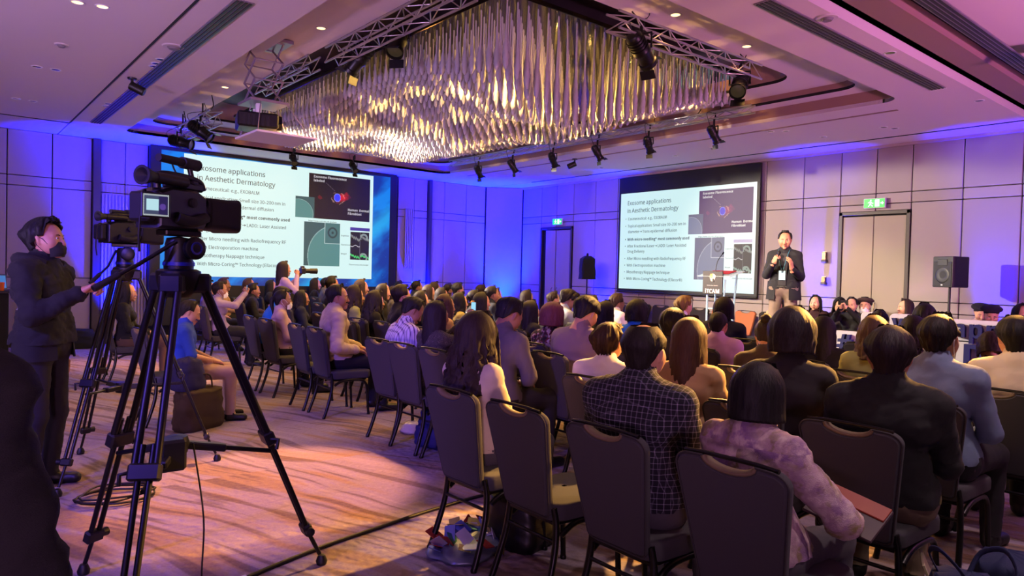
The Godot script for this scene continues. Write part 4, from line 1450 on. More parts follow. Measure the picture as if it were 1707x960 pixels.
# ------------------------------------------------------------------ hair: a shell that follows the skull from the crown and hangs below it
# len: hang below the skull's widest line at back / side; vol: thickness; wave: curl of the ends; lines: number of locks
func make_hair(key: String, o: Dictionary) -> void:
	var nt: int = o.get("nt", 40)
	var ns: int = o.get("ns", 18)
	var vol: float = o.get("vol", 0.016)
	var back: float = o.get("back", 0.02)
	var side: float = o.get("side", 0.0)
	var wave: float = o.get("wave", 0.0)
	var start: float = o.get("start", 0.0)
	var ripple: float = o.get("ripple", 0.004)
	var fringe: float = o.get("fringe", 0.62)      # polar angle at which the hair ends above the forehead
	var flare: float = o.get("flare", 0.0)
	var fs: float = o.get("face", 0.95)            # half angle of the open face
	var c := Vector3(-0.012, 0.032, 0)
	var rad := Vector3(0.103 + vol, 0.093 + vol * 1.25, 0.080 + vol)
	var rows := []
	var sd: float = key.hash() % 97
	for i in nt:
		var th := TAU * i / nt
		var a := absf(wrapf(th, -PI, PI))           # 0 at the face, PI at the back
		var open := 1.0 - smoothstep(fs, fs + 0.35, a)
		var bk := smoothstep(1.5, 2.6, a)
		var hang := lerpf(side, back, bk)
		var phi_end := lerpf(1.62, fringe, open)
		if open < 0.5 and back <= 0.03:
			phi_end = lerpf(1.68, 2.66, bk) + minf(hang, 0.0) * 4.0 + 0.05 * sin(th * 5.0 + sd)
		var total := phi_end * 0.1 + (maxf(0.0, hang) * (1.0 - open) if back > 0.03 else 0.0)
		var row := PackedVector3Array()
		for s in ns + 1:
			var t := float(s) / ns
			var arc := t * total
			var phi := lerpf(start, phi_end, minf(1.0, arc / (phi_end * 0.1)))
			var down := maxf(0.0, arc - phi_end * 0.1)
			var lock := noise.get_noise_2d(i * 60.0 / nt + sd, t * 1.2 + down * 3.0)
			var rip := ripple * sin(i * 2.399 + t * 3.0 + lock * 3.0) + ripple * 2.2 * lock
			var k := 1.0 + (rip / 0.09) * smoothstep(0.15, 0.6, t)
			if back <= 0.03 and phi > 1.25:      # cropped sides lie closer to the skull
				k *= lerpf(1.0, 0.109 / (0.103 + vol), smoothstep(1.25, 2.15, phi))
			var hz := sin(phi)
			if back <= 0.03 and phi > PI / 2:      # below the ears the short hair follows the nape instead of the skull's underside
				hz = lerpf(1.0, 0.68, (phi - PI / 2) / 1.1)
			var p := Vector3(hz * cos(th) * rad.x * k, cos(phi) * rad.y * lerpf(1.0, k, 0.5), hz * sin(th) * rad.z * k)
			if down > 0.0:
				p.y -= down
				var outw := Vector3(cos(th), 0, sin(th))
				p += outw * (flare * down - 0.35 * down * down * (0.0 if flare > 0.0 else 1.0))
				if wave > 0.0:
					p += outw * wave * 0.6 * sin(down * 38.0 + lock * 7.0 + i * 0.5) * smoothstep(0.0, 0.12, down)
					p += Vector3(-sin(th), 0, cos(th)) * wave * cos(down * 34.0 + lock * 6.0) * smoothstep(0.0, 0.12, down)
				p.x = minf(p.x, 0.075)
			row.append(c + p)
		# turn the hem inwards so that the hair has thickness
		var e := row[ns]
		row.append(Vector3(lerpf(e.x, c.x, 0.10), e.y + 0.004, lerpf(e.z, 0, 0.10)))
		row.append(Vector3(lerpf(e.x, c.x, 0.16), e.y + 0.03, lerpf(e.z, 0, 0.16)))
		rows.append(row)
	var g := Geo.new()
	g.grid(rows, true, false, true)
	if o.has("bun"):
		var b: Vector3 = o.bun
		var r: float = o.get("bun_r", 0.04)
		var br := []
		for i in 14:
			var ring := PackedVector3Array()
			for j in 16:
				var w := TAU * j / 16
				var q := PI * i / 13.0
				var rr := r * (1.0 + 0.09 * sin(w * 3.0 + q * 6.0))
				ring.append(b + Vector3(sin(q) * cos(w), cos(q), sin(q) * sin(w)) * rr)
			br.append(ring)
		g.grid(br, false, true)
	if o.has("tail"):
		var tl: float = o.tail
		var path := smooth_path([Vector3(-0.10, 0.03, 0), Vector3(-0.135, 0.015, 0.0), Vector3(-0.14, -0.05, 0.01), Vector3(-0.125, -0.05 - tl * 0.5, 0.012), Vector3(-0.11, -0.06 - tl, 0.0)], 4)
		var rr := []
		for i in path.size():
			rr.append(lerpf(0.018, 0.03, sin(PI * minf(1.0, 0.25 + i / float(path.size())))) * (1.0 - 0.6 * pow(i / float(path.size() - 1), 4.0)))
		g.tube(path, rr, 10)
	hair_kit[key] = g.mesh()

func build_people_kit() -> void:
	head_geo[false] = make_head(false)
	head_geo[true] = make_head(true)
	hand_geo["lap"] = make_hand(0.28, 0.8)
	hand_geo["grip"] = make_hand(0.82, 0.2)
	hand_geo["open"] = make_hand(0.12, 1.2)
	# audience poses
	make_body("man", seated({}), 0.019)
	make_body("woman", seated({"fem": true}), 0.018)
	make_body("bowed_man", seated({"lean": 0.12, "nod": -0.55, "turn": -0.15}), 0.019)
	make_body("bowed_woman", seated({"fem": true, "lean": 0.08, "nod": -0.4}), 0.019)
	make_body("phone_woman", seated({"fem": true, "el": Vector3(0.17, 0.93, -0.22), "er": Vector3(0.2, 0.95, 0.2), "wl": Vector3(0.33, 1.13, -0.06), "wr": Vector3(0.34, 1.13, 0.05),
		"dl": Vector3(0.3, 1, 0.25), "dr": Vector3(0.3, 1, -0.25), "pl": Vector3(-0.2, 0, 1), "pr": Vector3(-0.2, 0, -1), "hand": "grip"}), 0.018)
	make_body("near_woman", seated({"fem": true, "loose": 0.02, "er": Vector3(0.06, 0.74, 0.33), "wr": Vector3(0.30, 0.70, 0.26), "dr": Vector3(1, -0.1, -0.2)}), 0.014)
	make_body("near_man", seated({"loose": 0.014}), 0.014)
	make_body("tee_man", seated({"long": false, "loose": 0.014, "wr": Vector3(0.24, 0.66, 0.18), "dr": Vector3(1, -0.2, -0.2)}), 0.014)
	make_body("elbow_man", seated({"turn": -0.25, "loose": 0.018, "er": Vector3(-0.12, 0.70, 0.33), "wr": Vector3(0.10, 0.66, 0.22), "dr": Vector3(1, -0.3, -0.6)}), 0.015)
	make_body("side_man", seated({"nod": -0.35, "lean": 0.03, "long": false}), 0.015)
	# standing people
	make_body("presenter", standing({"loose": 0.010, "sl": Vector3(-0.01, 1.415, -0.165), "sr": Vector3(-0.01, 1.415, 0.165), "er": Vector3(0.06, 1.14, 0.225), "wr": Vector3(0.27, 1.30, 0.10), "dr": Vector3(0.15, 1, -0.55), "pr": Vector3(-0.9, 0.2, -0.4), "gr": "grip",
		"el": Vector3(0.04, 1.12, -0.225), "wl": Vector3(0.26, 1.22, -0.15), "dl": Vector3(0.35, 1, 0.1), "pl": Vector3(-0.4, 0, 1), "gl": "lap", "turn": 0.15, "nod": -0.08}), 0.014)
	make_body("operator", standing({"loose": 0.022, "er": Vector3(0.08, 1.15, 0.27), "wr": Vector3(0.29, 1.29, 0.16), "dr": Vector3(1.0, 0.65, -0.1), "pr": Vector3(0.3, -1, -0.2), "gr": "grip",
		"el": Vector3(-0.05, 1.13, -0.24), "wl": Vector3(-0.02, 0.88, -0.25), "nod": 0.10}), 0.014)
	make_body("photographer", standing({"fem": true, "el": Vector3(0.16, 1.28, -0.2), "er": Vector3(0.14, 1.26, 0.22), "wl": Vector3(0.27, 1.50, -0.06), "wr": Vector3(0.2, 1.52, 0.1),
		"dl": Vector3(0.6, 0.5, 0.2), "dr": Vector3(0.3, 1, -0.3), "pl": Vector3(0, 1, 0), "pr": Vector3(-0.2, 0, -1), "hand": "grip"}), 0.018)
	make_body("bystander", standing({"loose": 0.03, "er": Vector3(-0.04, 1.12, 0.31), "wr": Vector3(0.06, 0.88, 0.33), "wl": Vector3(0.10, 0.86, -0.2)}), 0.016)
	# hair styles
	make_hair("short", {"vol": 0.014, "back": -0.01, "side": -0.02, "ripple": 0.006, "nt": 48})
	make_hair("short_round", {"vol": 0.024, "back": 0.0, "side": -0.02, "ripple": 0.005, "nt": 48, "fringe": 0.75})
	make_hair("tousled", {"vol": 0.026, "back": 0.015, "side": 0.004, "ripple": 0.011, "nt": 56, "fringe": 0.9})
	make_hair("cropped", {"vol": 0.009, "back": -0.03, "side": -0.05, "ripple": 0.003, "nt": 40})
	make_hair("thinning", {"vol": 0.012, "back": 0.0, "side": -0.015, "ripple": 0.003, "nt": 48, "start": 0.62, "fringe": 0.9, "face": 0.7})
	make_hair("bob", {"vol": 0.024, "back": 0.10, "side": 0.11, "ripple": 0.002, "flare": 0.04, "nt": 72, "ns": 24, "face": 0.8, "fringe": 0.8})
	make_hair("small_bob", {"vol": 0.03, "back": 0.09, "side": 0.10, "ripple": 0.004, "flare": 0.0, "nt": 48, "face": 0.8, "fringe": 0.8})
	make_hair("wavy", {"vol": 0.036, "back": 0.33, "side": 0.30, "wave": 0.012, "ripple": 0.006, "flare": 0.20, "nt": 72, "ns": 40, "fringe": 0.7})
	make_hair("straight", {"vol": 0.020, "back": 0.30, "side": 0.27, "ripple": 0.003, "flare": 0.02, "nt": 60, "ns": 26})
	make_hair("long_straight", {"vol": 0.022, "back": 0.42, "side": 0.36, "ripple": 0.004, "flare": 0.05, "nt": 60, "ns": 30})
	make_hair("shoulder", {"vol": 0.024, "back": 0.19, "side": 0.19, "wave": 0.008, "ripple": 0.006, "flare": 0.12, "nt": 56, "ns": 24})
	make_hair("bun", {"vol": 0.012, "back": 0.0, "side": -0.01, "ripple": 0.004, "bun": Vector3(-0.10, 0.105, 0), "bun_r": 0.042})
	make_hair("tail", {"vol": 0.013, "back": 0.0, "side": -0.01, "ripple": 0.003, "tail": 0.16})
	# small shared pieces
	kit["eye"] = Geo.new().lathe([Vector2(0, -0.0118), Vector2(0.006, -0.0102), Vector2(0.0102, -0.006), Vector2(0.0118, 0), Vector2(0.0102, 0.006), Vector2(0.006, 0.0102), Vector2(0, 0.0118)], 12).mesh()
	kit["iris"] = Geo.new().lathe([Vector2(0, 0.0013), Vector2(0.0040, 0.0008), Vector2(0.0058, -0.0012)], 12, Transform3D(Basis(Vector3.BACK, -PI / 2), Vector3(0.0112, 0, 0))).mesh()
	kit["brow"] = Geo.new().tube([Vector3(0.091, 0.024, 0.014), Vector3(0.0895, 0.0285, 0.030), Vector3(0.077, 0.0265, 0.047)], [0.0022, 0.0032, 0.0016], 6).mesh()
	kit["lips"] = Geo.new().tube([Vector3(0.082, -0.0655, -0.023), Vector3(0.0935, -0.064, -0.010), Vector3(0.0965, -0.0655, 0), Vector3(0.0935, -0.064, 0.010), Vector3(0.082, -0.0655, 0.023)], [0.002, 0.0068, 0.0074, 0.0068, 0.002], 8).mesh()
	var rows := []
	for i in 13:      # face mask: a pleated cloth over nose, mouth and chin
		var t := i / 12.0
		var row := PackedVector3Array()
		for j in 15:
			var a := lerpf(-1.15, 1.15, j / 14.0)
			var bulge := 0.022 * cos(a * 1.2) * sin(PI * clampf(t * 0.85 + 0.1, 0, 1))
			var pleat := 0.0016 * sin(t * TAU * 3.0)
			row.append(Vector3(0.012 + cos(a) * (0.078 + bulge + pleat), lerpf(-0.018, -0.112, t), sin(a) * (0.079 - 0.012 * t)))
		rows.append(row)
	var mg := Geo.new()
	mg.grid(rows, false, false, false, false)
	for s in [-1.0, 1.0]:
		mg.tube(smooth_path([Vector3(0.045, -0.03, s * 0.077), Vector3(0.01, 0.012, s * 0.086), Vector3(-0.028, 0.01, s * 0.083), Vector3(-0.025, -0.025, s * 0.08), Vector3(0.03, -0.095, s * 0.066)]), 0.0018, 5)
	kit["mask"] = mg.mesh()
	var gg := Geo.new()
	for s in [-1.0, 1.0]:
		var ring := []
		for k in 14:
			ring.append(Vector3(0.102, 0.004 + 0.018 * sin(TAU * k / 14), s * 0.034 + 0.024 * cos(TAU * k / 14)))
		gg.tube(ring, 0.0016, 5, true)
		gg.tube([Vector3(0.102, 0.01, s * 0.058), Vector3(0.05, 0.012, s * 0.080), Vector3(-0.02, 0.012, s * 0.086)], 0.0016, 5)
	gg.tube([Vector3(0.102, 0.008, -0.01), Vector3(0.106, 0.011, 0), Vector3(0.102, 0.008, 0.01)], 0.0016, 5)
	kit["glasses"] = gg.mesh()
	kit["collar"] = Geo.new().lathe([Vector2(0.066, -0.035), Vector2(0.072, -0.01), Vector2(0.062, 0.035), Vector2(0.057, 0.036), Vector2(0.060, -0.01)], 20, Transform3D(), 9.0).mesh()
	var ph := Geo.new().prism(rrect(-0.037, -0.076, 0.037, 0.076, 0.011, 4), 0.008, Transform3D(), 0.0015)
	kit["phone"] = ph.mesh()
	kit["phone_screen"] = Geo.new().prism(rrect(-0.034, -0.072, 0.034, 0.072, 0.008, 4), 0.001, Transform3D(Basis(), Vector3(0, 0, 0.0044))).mesh()

var kit := {}
var strand_n: Texture2D
var strand_c: Texture2D

func hair_mat(c: Color) -> StandardMaterial3D:
	var key := "hair_" + c.to_html(false)
	if cache.has(key):
		return cache[key]
	if strand_n == null:
		strand_n = noise_tex(0.06, 256, true, 8.0, null, 15)
		var g := Gradient.new()
		g.set_color(0, Color(0.6, 0.6, 0.6))
		g.set_color(1, Color(1.0, 1.0, 1.0))
		strand_c = noise_tex(0.06, 256, false, 1.0, g, 16)
	var m := mat(key, c.lightened(0.06), 0.58)
	m.uv1_scale = Vector3(0.35, 22.0, 1.0)
	m.normal_enabled = true
	m.normal_texture = strand_n
	m.normal_scale = 0.35
	m.albedo_texture = strand_c
	m.metallic_specular = 0.35
	return m

# one person: a body with clothes, hair and face as its parts
func person(label: String, at: Vector3, yaw: float, s: float, d: Dictionary, group := "") -> Node3D:
	var o := thing("person", label, "person", at, yaw, group)
	o.scale = Vector3.ONE * s
	var b: Dictionary = body_kit[d.get("pose", "man")]
	var skin: Color = d.get("skin", Color(0.72, 0.52, 0.42))
	put("body", b.body, mat("skin_" + skin.to_html(false), skin, 0.55), o)
	put("shirt", b.shirt, d.top, o)
	put("trousers", b.trousers, d.get("legs", cloth("black_cloth", Color(0.05, 0.05, 0.06))), o)
	for e in ["shoe_left", "shoe_right"]:
		put("shoe", b[e], d.get("shoes", mat("shoe_black", Color(0.03, 0.03, 0.03), 0.5)), o)
	var hx: Transform3D = b.head
	if d.has("turn") or d.has("nod"):
		pass
	var hc: Color = d.get("hair", Color(0.035, 0.028, 0.026))
	var hm := hair_mat(hc)
	if d.get("style", "short") != "":
		put("hair", hair_kit[d.get("style", "short")], hm, o, hx)
	if d.get("face", false):
		for e in [-1.0, 1.0]:
			var ey := put("eye", kit.eye, mat("eye_white", Color(0.85, 0.83, 0.8), 0.2), o, hx * Transform3D(Basis(), Vector3(0.0745, 0.007, e * 0.032)))
			put("iris", kit.iris, mat("iris_dark", Color(0.05, 0.03, 0.02), 0.15), ey)
			put("eyebrow", kit.brow, hm, o, hx * Transform3D(Basis.from_scale(Vector3(1, 1, e)), Vector3.ZERO))
		put("lips", kit.lips, mat("lips", Color(0.55, 0.25, 0.23), 0.45), o, hx)
	if d.has("mask"):
		put("face_mask", kit.mask, mat("mask_" + d.mask.to_html(false), d.mask, 0.8), o, hx)
	if d.get("glasses", false):
		put("glasses", kit.glasses, mat("black_plastic", Color(0.03, 0.03, 0.035), 0.5), o, hx)
	if d.has("collar"):
		put("collar", kit.collar, d.collar, o, Transform3D(Basis(Vector3.BACK, -0.35), b.neck + Vector3(0.005, 0.03, 0)))
	if d.has("hat"):
		put("beret", Geo.new().lathe([Vector2(0.088, 0.03), Vector2(0.094, 0.045), Vector2(0.125, 0.065), Vector2(0.13, 0.085), Vector2(0.10, 0.115), Vector2(0.03, 0.13), Vector2(0.0, 0.128)], 24, Transform3D(Basis(Vector3.BACK, 0.12), Vector3(-0.015, 0.012, 0)), 9.0), d.hat, o, hx)
	return o

# ------------------------------------------------------------------ clothes
func clothes(k: String) -> StandardMaterial3D:
	if cache.has("cloth_" + k):
		return cache["cloth_" + k]
	var plain := {
		"cream_blouse": "b9ad98", "white_shirt": "d8d4d2", "beige_blouse": "b08e68", "black_tee": "0b0b0d", "beige_jacket": "b3a08c", "pink_top": "b3949c", "navy_top": "161a2c",
		"blue_shirt": "1c6fc0", "mauve_jacket": "a3909e", "royal_polo": "1c3fae", "black_top": "0d0c0e", "grey_jacket": "5d5658", "dark_top": "19161a", "mauve_shirt": "7d6a72",
		"pale_shirt": "9aa4ae", "yellow_top": "a89a4a", "grey_top": "55525a", "brown_top": "38281f", "olive_top": "8b8f55", "pink_shirt": "c3a0b8", "cream_shirt": "d8cda8",
		"denim_shirt": "66748f", "lilac_top": "b49ab8", "maroon_top": "35161c", "operator_black": "08080a", "presenter_navy": "12131c", "trouser_brown": "6a5a4c",
	}
	if plain.has(k):
		return cloth("cloth_" + k, Color(plain[k]), 0.88, null, 5.0)
	var n := FastNoiseLite.new()
	n.seed = 5
	n.frequency = 0.02
	var t: Texture2D
	var sc := 4.0
	match k:
		"plaid":
			t = paint(64, 64, func(x: int, y: int) -> Color:
				var a := 1.0 if x % 16 < 2 else 0.0
				var b := 1.0 if y % 16 < 2 else 0.0
				return Color(0.045, 0.05, 0.10).lerp(Color(0.62, 0.60, 0.66), clampf((a + b) * 0.62, 0.0, 1.0)))
			sc = 11.0
		"striped":
			t = paint(64, 64, func(x: int, y: int) -> Color: return Color(0.30, 0.20, 0.42) if x % 16 < 5 else Color(0.82, 0.78, 0.86))
			sc = 7.0
		"tiedye":
			t = paint(256, 256, func(x: int, y: int) -> Color:
				var a := n.get_noise_2d(x * 0.9, y * 0.9)
				var b := n.get_noise_2d(x * 0.7 + 500.0, y * 0.7)
				var c := Color(0.62, 0.52, 0.56).lerp(Color(0.45, 0.40, 0.24), smoothstep(0.05, 0.3, a))
				c = c.lerp(Color(0.46, 0.34, 0.52), smoothstep(0.05, 0.35, b))
				return c.lerp(Color(0.75, 0.68, 0.66), smoothstep(0.1, 0.4, -a)))
			sc = 2.0
		"knit":
			t = paint(96, 96, func(x: int, y: int) -> Color:
				var h := (x * 374761 + y * 668265 + (x * y) * 97) % 101
				return Color(0.10, 0.09, 0.10) if h < 60 else Color(0.42, 0.38, 0.36))
			sc = 5.0
		"patterned":
			t = paint(96, 96, func(x: int, y: int) -> Color:
				var a := n.get_noise_2d(x * 3.0, y * 3.0)
				return Color(0.75, 0.70, 0.66) if a > 0.25 else (Color(0.42, 0.06, 0.10) if a > 0.05 else Color(0.04, 0.04, 0.05)))
			sc = 3.0
	return cloth("cloth_" + k, Color(1, 1, 1), 0.9, t, sc)

func legs(k: String) -> StandardMaterial3D:
	return cloth("legs_" + k, {"dark": Color("15141a"), "grey": Color("4a474c"), "khaki": Color("6b5c48"), "pale": Color("b59a86"), "brown": Color("4f3c30"), "trouser_brown": Color("75655a")}[k], 0.9, null, 5.0)

# ------------------------------------------------------------------ banquet chair: upholstered tapered back with a handle cut-out, sprung seat, black tube frame
func make_chair(called: String, fabric: Material, piping: Material) -> Node3D:
	var o := Node3D.new()
	o.set_meta("stem", called)
	o.set_meta("category", "chair")
	var black := mat("chair_frame", Color(0.025, 0.024, 0.026), 0.35, 0.3)
	# back outline in its own plane: x across, y up from the seat joint
	var p := PackedVector2Array()
	for k in 7:      # lower right, rounded
		var w := PI / 2 * k / 6.0
		p.append(Vector2(0.165 - 0.03 + 0.03 * sin(w), -0.03 + 0.03 - 0.03 * cos(w)))
	for k in 8:      # upper right corner
		var w := PI / 2 * k / 7.0
		p.append(Vector2(0.222 - 0.06 + 0.06 * cos(w), 0.485 - 0.05 + 0.05 * sin(w)))
	var scoop := []
	for k in 11:     # scoop under the handle
		var w := lerpf(0.0, PI, k / 10.0)
		scoop.append(Vector2(0.105 * cos(w), 0.488 - 0.042 * sin(w)))
	p.append_array(PackedVector2Array(scoop))
	for k in 8:
		var w := PI / 2 * k / 7.0
		p.append(Vector2(-0.222 + 0.06 - 0.06 * sin(w), 0.485 - 0.05 + 0.05 * cos(w)))
	for k in 7:
		var w := PI / 2 * k / 6.0
		p.append(Vector2(-0.165 + 0.03 - 0.03 * cos(w), 0.03 - 0.03 - 0.03 * sin(w) + 0.0))
	# plane: across = -z (so that +x of the outline is the chair's right), up leans back
	var lean := 0.20
	var b := Basis(Vector3(0, 0, 1), Vector3(-sin(lean), cos(lean), 0), Vector3(-cos(lean), -sin(lean), 0))
	var xf := Transform3D(b, Vector3(-0.215, 0.445, 0))
	var back := put("backrest", Geo.new().prism(p, 0.05, xf, 0.013, 0.9), fabric, o)
	var pipe := []
	for q in p:
		pipe.append(xf * Vector3(q.x, q.y, 0.016))
	put("piping", Geo.new().tube(pipe, 0.0045, 5, true), mat("chair_welt", Color(0.17, 0.16, 0.165), 0.8), back)
	var rim := []
	for q in scoop:
		rim.append(xf * Vector3(q.x, q.y - 0.002, 0.0))
	put("handle_lining", Geo.new().tube(rim, 0.012, 6, false, 2.0), piping, back)
	put("top_rail", Geo.new().tube([xf * Vector3(-0.185, 0.488, 0.004), xf * Vector3(-0.10, 0.494, 0.004), xf * Vector3(0.10, 0.494, 0.004), xf * Vector3(0.185, 0.488, 0.004)], 0.0085, 8), black, o)
	# seat: cushion with rounded plan and domed top
	var rows := []
	for lay in [[0.395, 0.96], [0.405, 1.0], [0.45, 1.0], [0.468, 0.985], [0.478, 0.93], [0.484, 0.6], [0.486, 0.05]]:
		var ring := PackedVector3Array()
		for q in rrect(-0.215, -0.215, 0.25, 0.215, 0.07, 5):
			ring.append(Vector3(0.0175 + (q.x - 0.0175) * lay[1], lay[0], q.y * lay[1] * (1.0 - 0.10 * (0.25 - q.x) / 0.465)))
		rows.append(ring)
	var g := Geo.new()
	g.grid(rows, false, true)
	g.face(Array(rows[0]), Vector3.DOWN)
	put("seat", g, fabric, o)
	put("seat_pan", Geo.new().box(Vector3(0.0, 0.386, 0), Vector3(0.40, 0.02, 0.36), 0.004), black, o)
	for s in [-1.0, 1.0]:
		put("leg", Geo.new().tube(smooth_path([Vector3(-0.20, 0.46, s * 0.165), Vector3(-0.19, 0.38, s * 0.175), Vector3(-0.205, 0.25, s * 0.185), Vector3(-0.25, 0.10, s * 0.195), Vector3(-0.285, 0.006, s * 0.2)]), 0.0165, 8), black, o)
		put("leg", Geo.new().tube(smooth_path([Vector3(-0.17, 0.33, s * 0.188), Vector3(-0.08, 0.375, s * 0.192), Vector3(0.10, 0.378, s * 0.195), Vector3(0.17, 0.345, s * 0.197), Vector3(0.195, 0.27, s * 0.2), Vector3(0.215, 0.006, s * 0.205)]), 0.0145, 8), black, o)
		for q in [Vector3(-0.285, 0.008, s * 0.2), Vector3(0.215, 0.008, s * 0.205)]:
			put("foot_cap", Geo.new().lathe([Vector2(0, 0.0), Vector2(0.017, 0.0), Vector2(0.018, 0.012), Vector2(0.014, 0.022)], 8, Transform3D(Basis(), q - Vector3(0, 0.008, 0))), black, o)
	put("stretcher", Geo.new().tube([Vector3(-0.2, 0.3, -0.182), Vector3(-0.2, 0.3, 0.182)], 0.009, 6), black, o)
	return o

var chair0: Node3D
var audience := {}       # row -> list of [z, x, description]
var people_calls := []

func sit(row: int, x: float, z: float, s: float, pose: String, style: String, hair: String, top: String, words: String, leg: String, more: Dictionary) -> void:
	people_calls.append([row, x, z, s, pose, style, hair, top, words, leg, more])

func row_name(r: int) -> String:
	return ["", "back row", "second row", "third row", "fourth row", "fifth row", "sixth row", "front row"][r]

func build_chairs_and_people() -> void:
	var grey := cloth("chair_fabric", Color(0.222, 0.218, 0.232), 0.95, null, 7.0)
	var pip := mat("chair_piping", Color(0.55, 0.46, 0.32), 0.6)
	chair0 = make_chair("banquet_chair", grey, pip)
	audience_list()
	people_calls.sort_custom(func(a, b): return a[0] < b[0] or (a[0] == b[0] and a[2] > b[2]))
	var rng := RandomNumberGenerator.new()
	rng.seed = 12
	var skins := [Color(0.70, 0.50, 0.40), Color(0.64, 0.45, 0.35), Color(0.76, 0.57, 0.47), Color(0.58, 0.40, 0.31)]
	var seats := []          # [row, x, z, under whom]
	var nth := {}
	for c in people_calls:
		nth[c[0]] = nth.get(c[0], 0) + 1
		var where := "%s from right, %s" % [ordinal(nth[c[0]]), row_name(c[0])]
		var who := "person in %s" % c[8]
		var d := {"pose": c[4], "style": c[5], "hair": Color(c[6]), "top": clothes(c[7]), "legs": legs(c[9]), "skin": skins[rng.randi() % 4]}
		d.merge(c[10], true)
		d.face = c[0] <= 3
		var yaw := 0.75 * atan2(5.2 + c[2], 9.4 - c[1]) + rng.randf_range(-0.07, 0.07)     # towards the presenter
		yaw = clampf(yaw, -0.3, 0.42) if c[0] < 7 else 0.1
		yaw += d.get("twist", 0.0)
		var o := person("%s, %s" % [who, where], Vector3(c[1], 0.0, c[2]), yaw, c[3], d, "seated conference audience")
		if d.has("clip"):
			put("hair_clip", Geo.new().tube(smooth_path([Vector3(-0.13, 0.02, -0.04), Vector3(-0.16, 0.0, 0.0), Vector3(-0.13, 0.02, 0.04)]), 0.012, 6), mat("clip_amber", Color(0.75, 0.5, 0.25), 0.3), o, body_kit[c[4]].head)
		if d.has("phone"):
			var t := Transform3D(Basis(Vector3.UP, yaw), Vector3(c[1], 0, c[2])) * Transform3D(Basis().scaled(Vector3.ONE * c[3]), Vector3.ZERO)
			phone("lit phone held up by the person %s" % where, t * Vector3(0.37, 1.23, 0.0), yaw, c[3])
		if (c[0] > 2 or c[2] < -9.9) and c[1] > 1.0:
			seats.append([c[0], c[1] + 0.02, c[2], "under the " + who])
	# chairs of the two nearest rows stand where they can be seen to stand
	for z in [-3.06, -2.51, -1.94, -1.36]:
		seats.append([1, 2.45, z, ""])
	for z in [-7.45]:
		seats.append([1, 1.86, z, ""])
	for z in [-8.88, -8.34, -7.42, -6.92, -5.60, -5.18, -4.68, -2.98, -2.42, -1.92, -1.40]:
		seats.append([2, 3.42, z, ""])
	# empty chairs further on
	for e in [[3, 4.72, -5.00], [3, 4.66, -4.42], [3, 4.15, -7.62], [4, 5.62, -7.3], [4, 5.62, -6.75], [4, 5.98, -2.22], [5, 6.8, -4.0], [6, 7.9, -8.35], [4, 5.6, -6.6 + 0.35], [3, 4.55, -6.0], [3, 4.6, -3.9], [4, 5.66, -4.15], [5, 6.7, -5.4]]:
		seats.append([e[0], e[1], e[2], "empty"])
	seats.sort_custom(func(a, b): return a[0] < b[0] or (a[0] == b[0] and a[2] > b[2]))
	nth = {}
	for q in seats:
		nth[q[0]] = nth.get(q[0], 0) + 1
		var l := "grey banquet chair, %s from the right in the %s" % [ordinal(nth[q[0]]), row_name(q[0])]
		if q[3] == "empty":
			l = "empty " + l
		elif q[3]:
			var w: PackedStringArray = (l + ", " + q[3]).split(" ")
			if w.size() <= 15:
				l = " ".join(w)
		copy(chair0, Vector3(q[1], 0, q[2]), rng.randf_range(-0.05, 0.05), l, "grey banquet chairs of the audience")
	chair0.free()

func phone(label: String, at: Vector3, yaw: float, s: float) -> void:
	var o := thing("phone", label, "phone", at, yaw - PI / 2)
	o.rotation.z = PI / 2 if label.hash() % 3 == 0 else 0.0
	put("case", kit.phone, mat("phone_case", Color(0.08, 0.08, 0.09), 0.35), o)
	put("screen", kit.phone_screen, glow("phone_screen", Color(0.55, 0.78, 0.95), 1.3), o, Transform3D(Basis(), Vector3(0, 0, 0.0)))

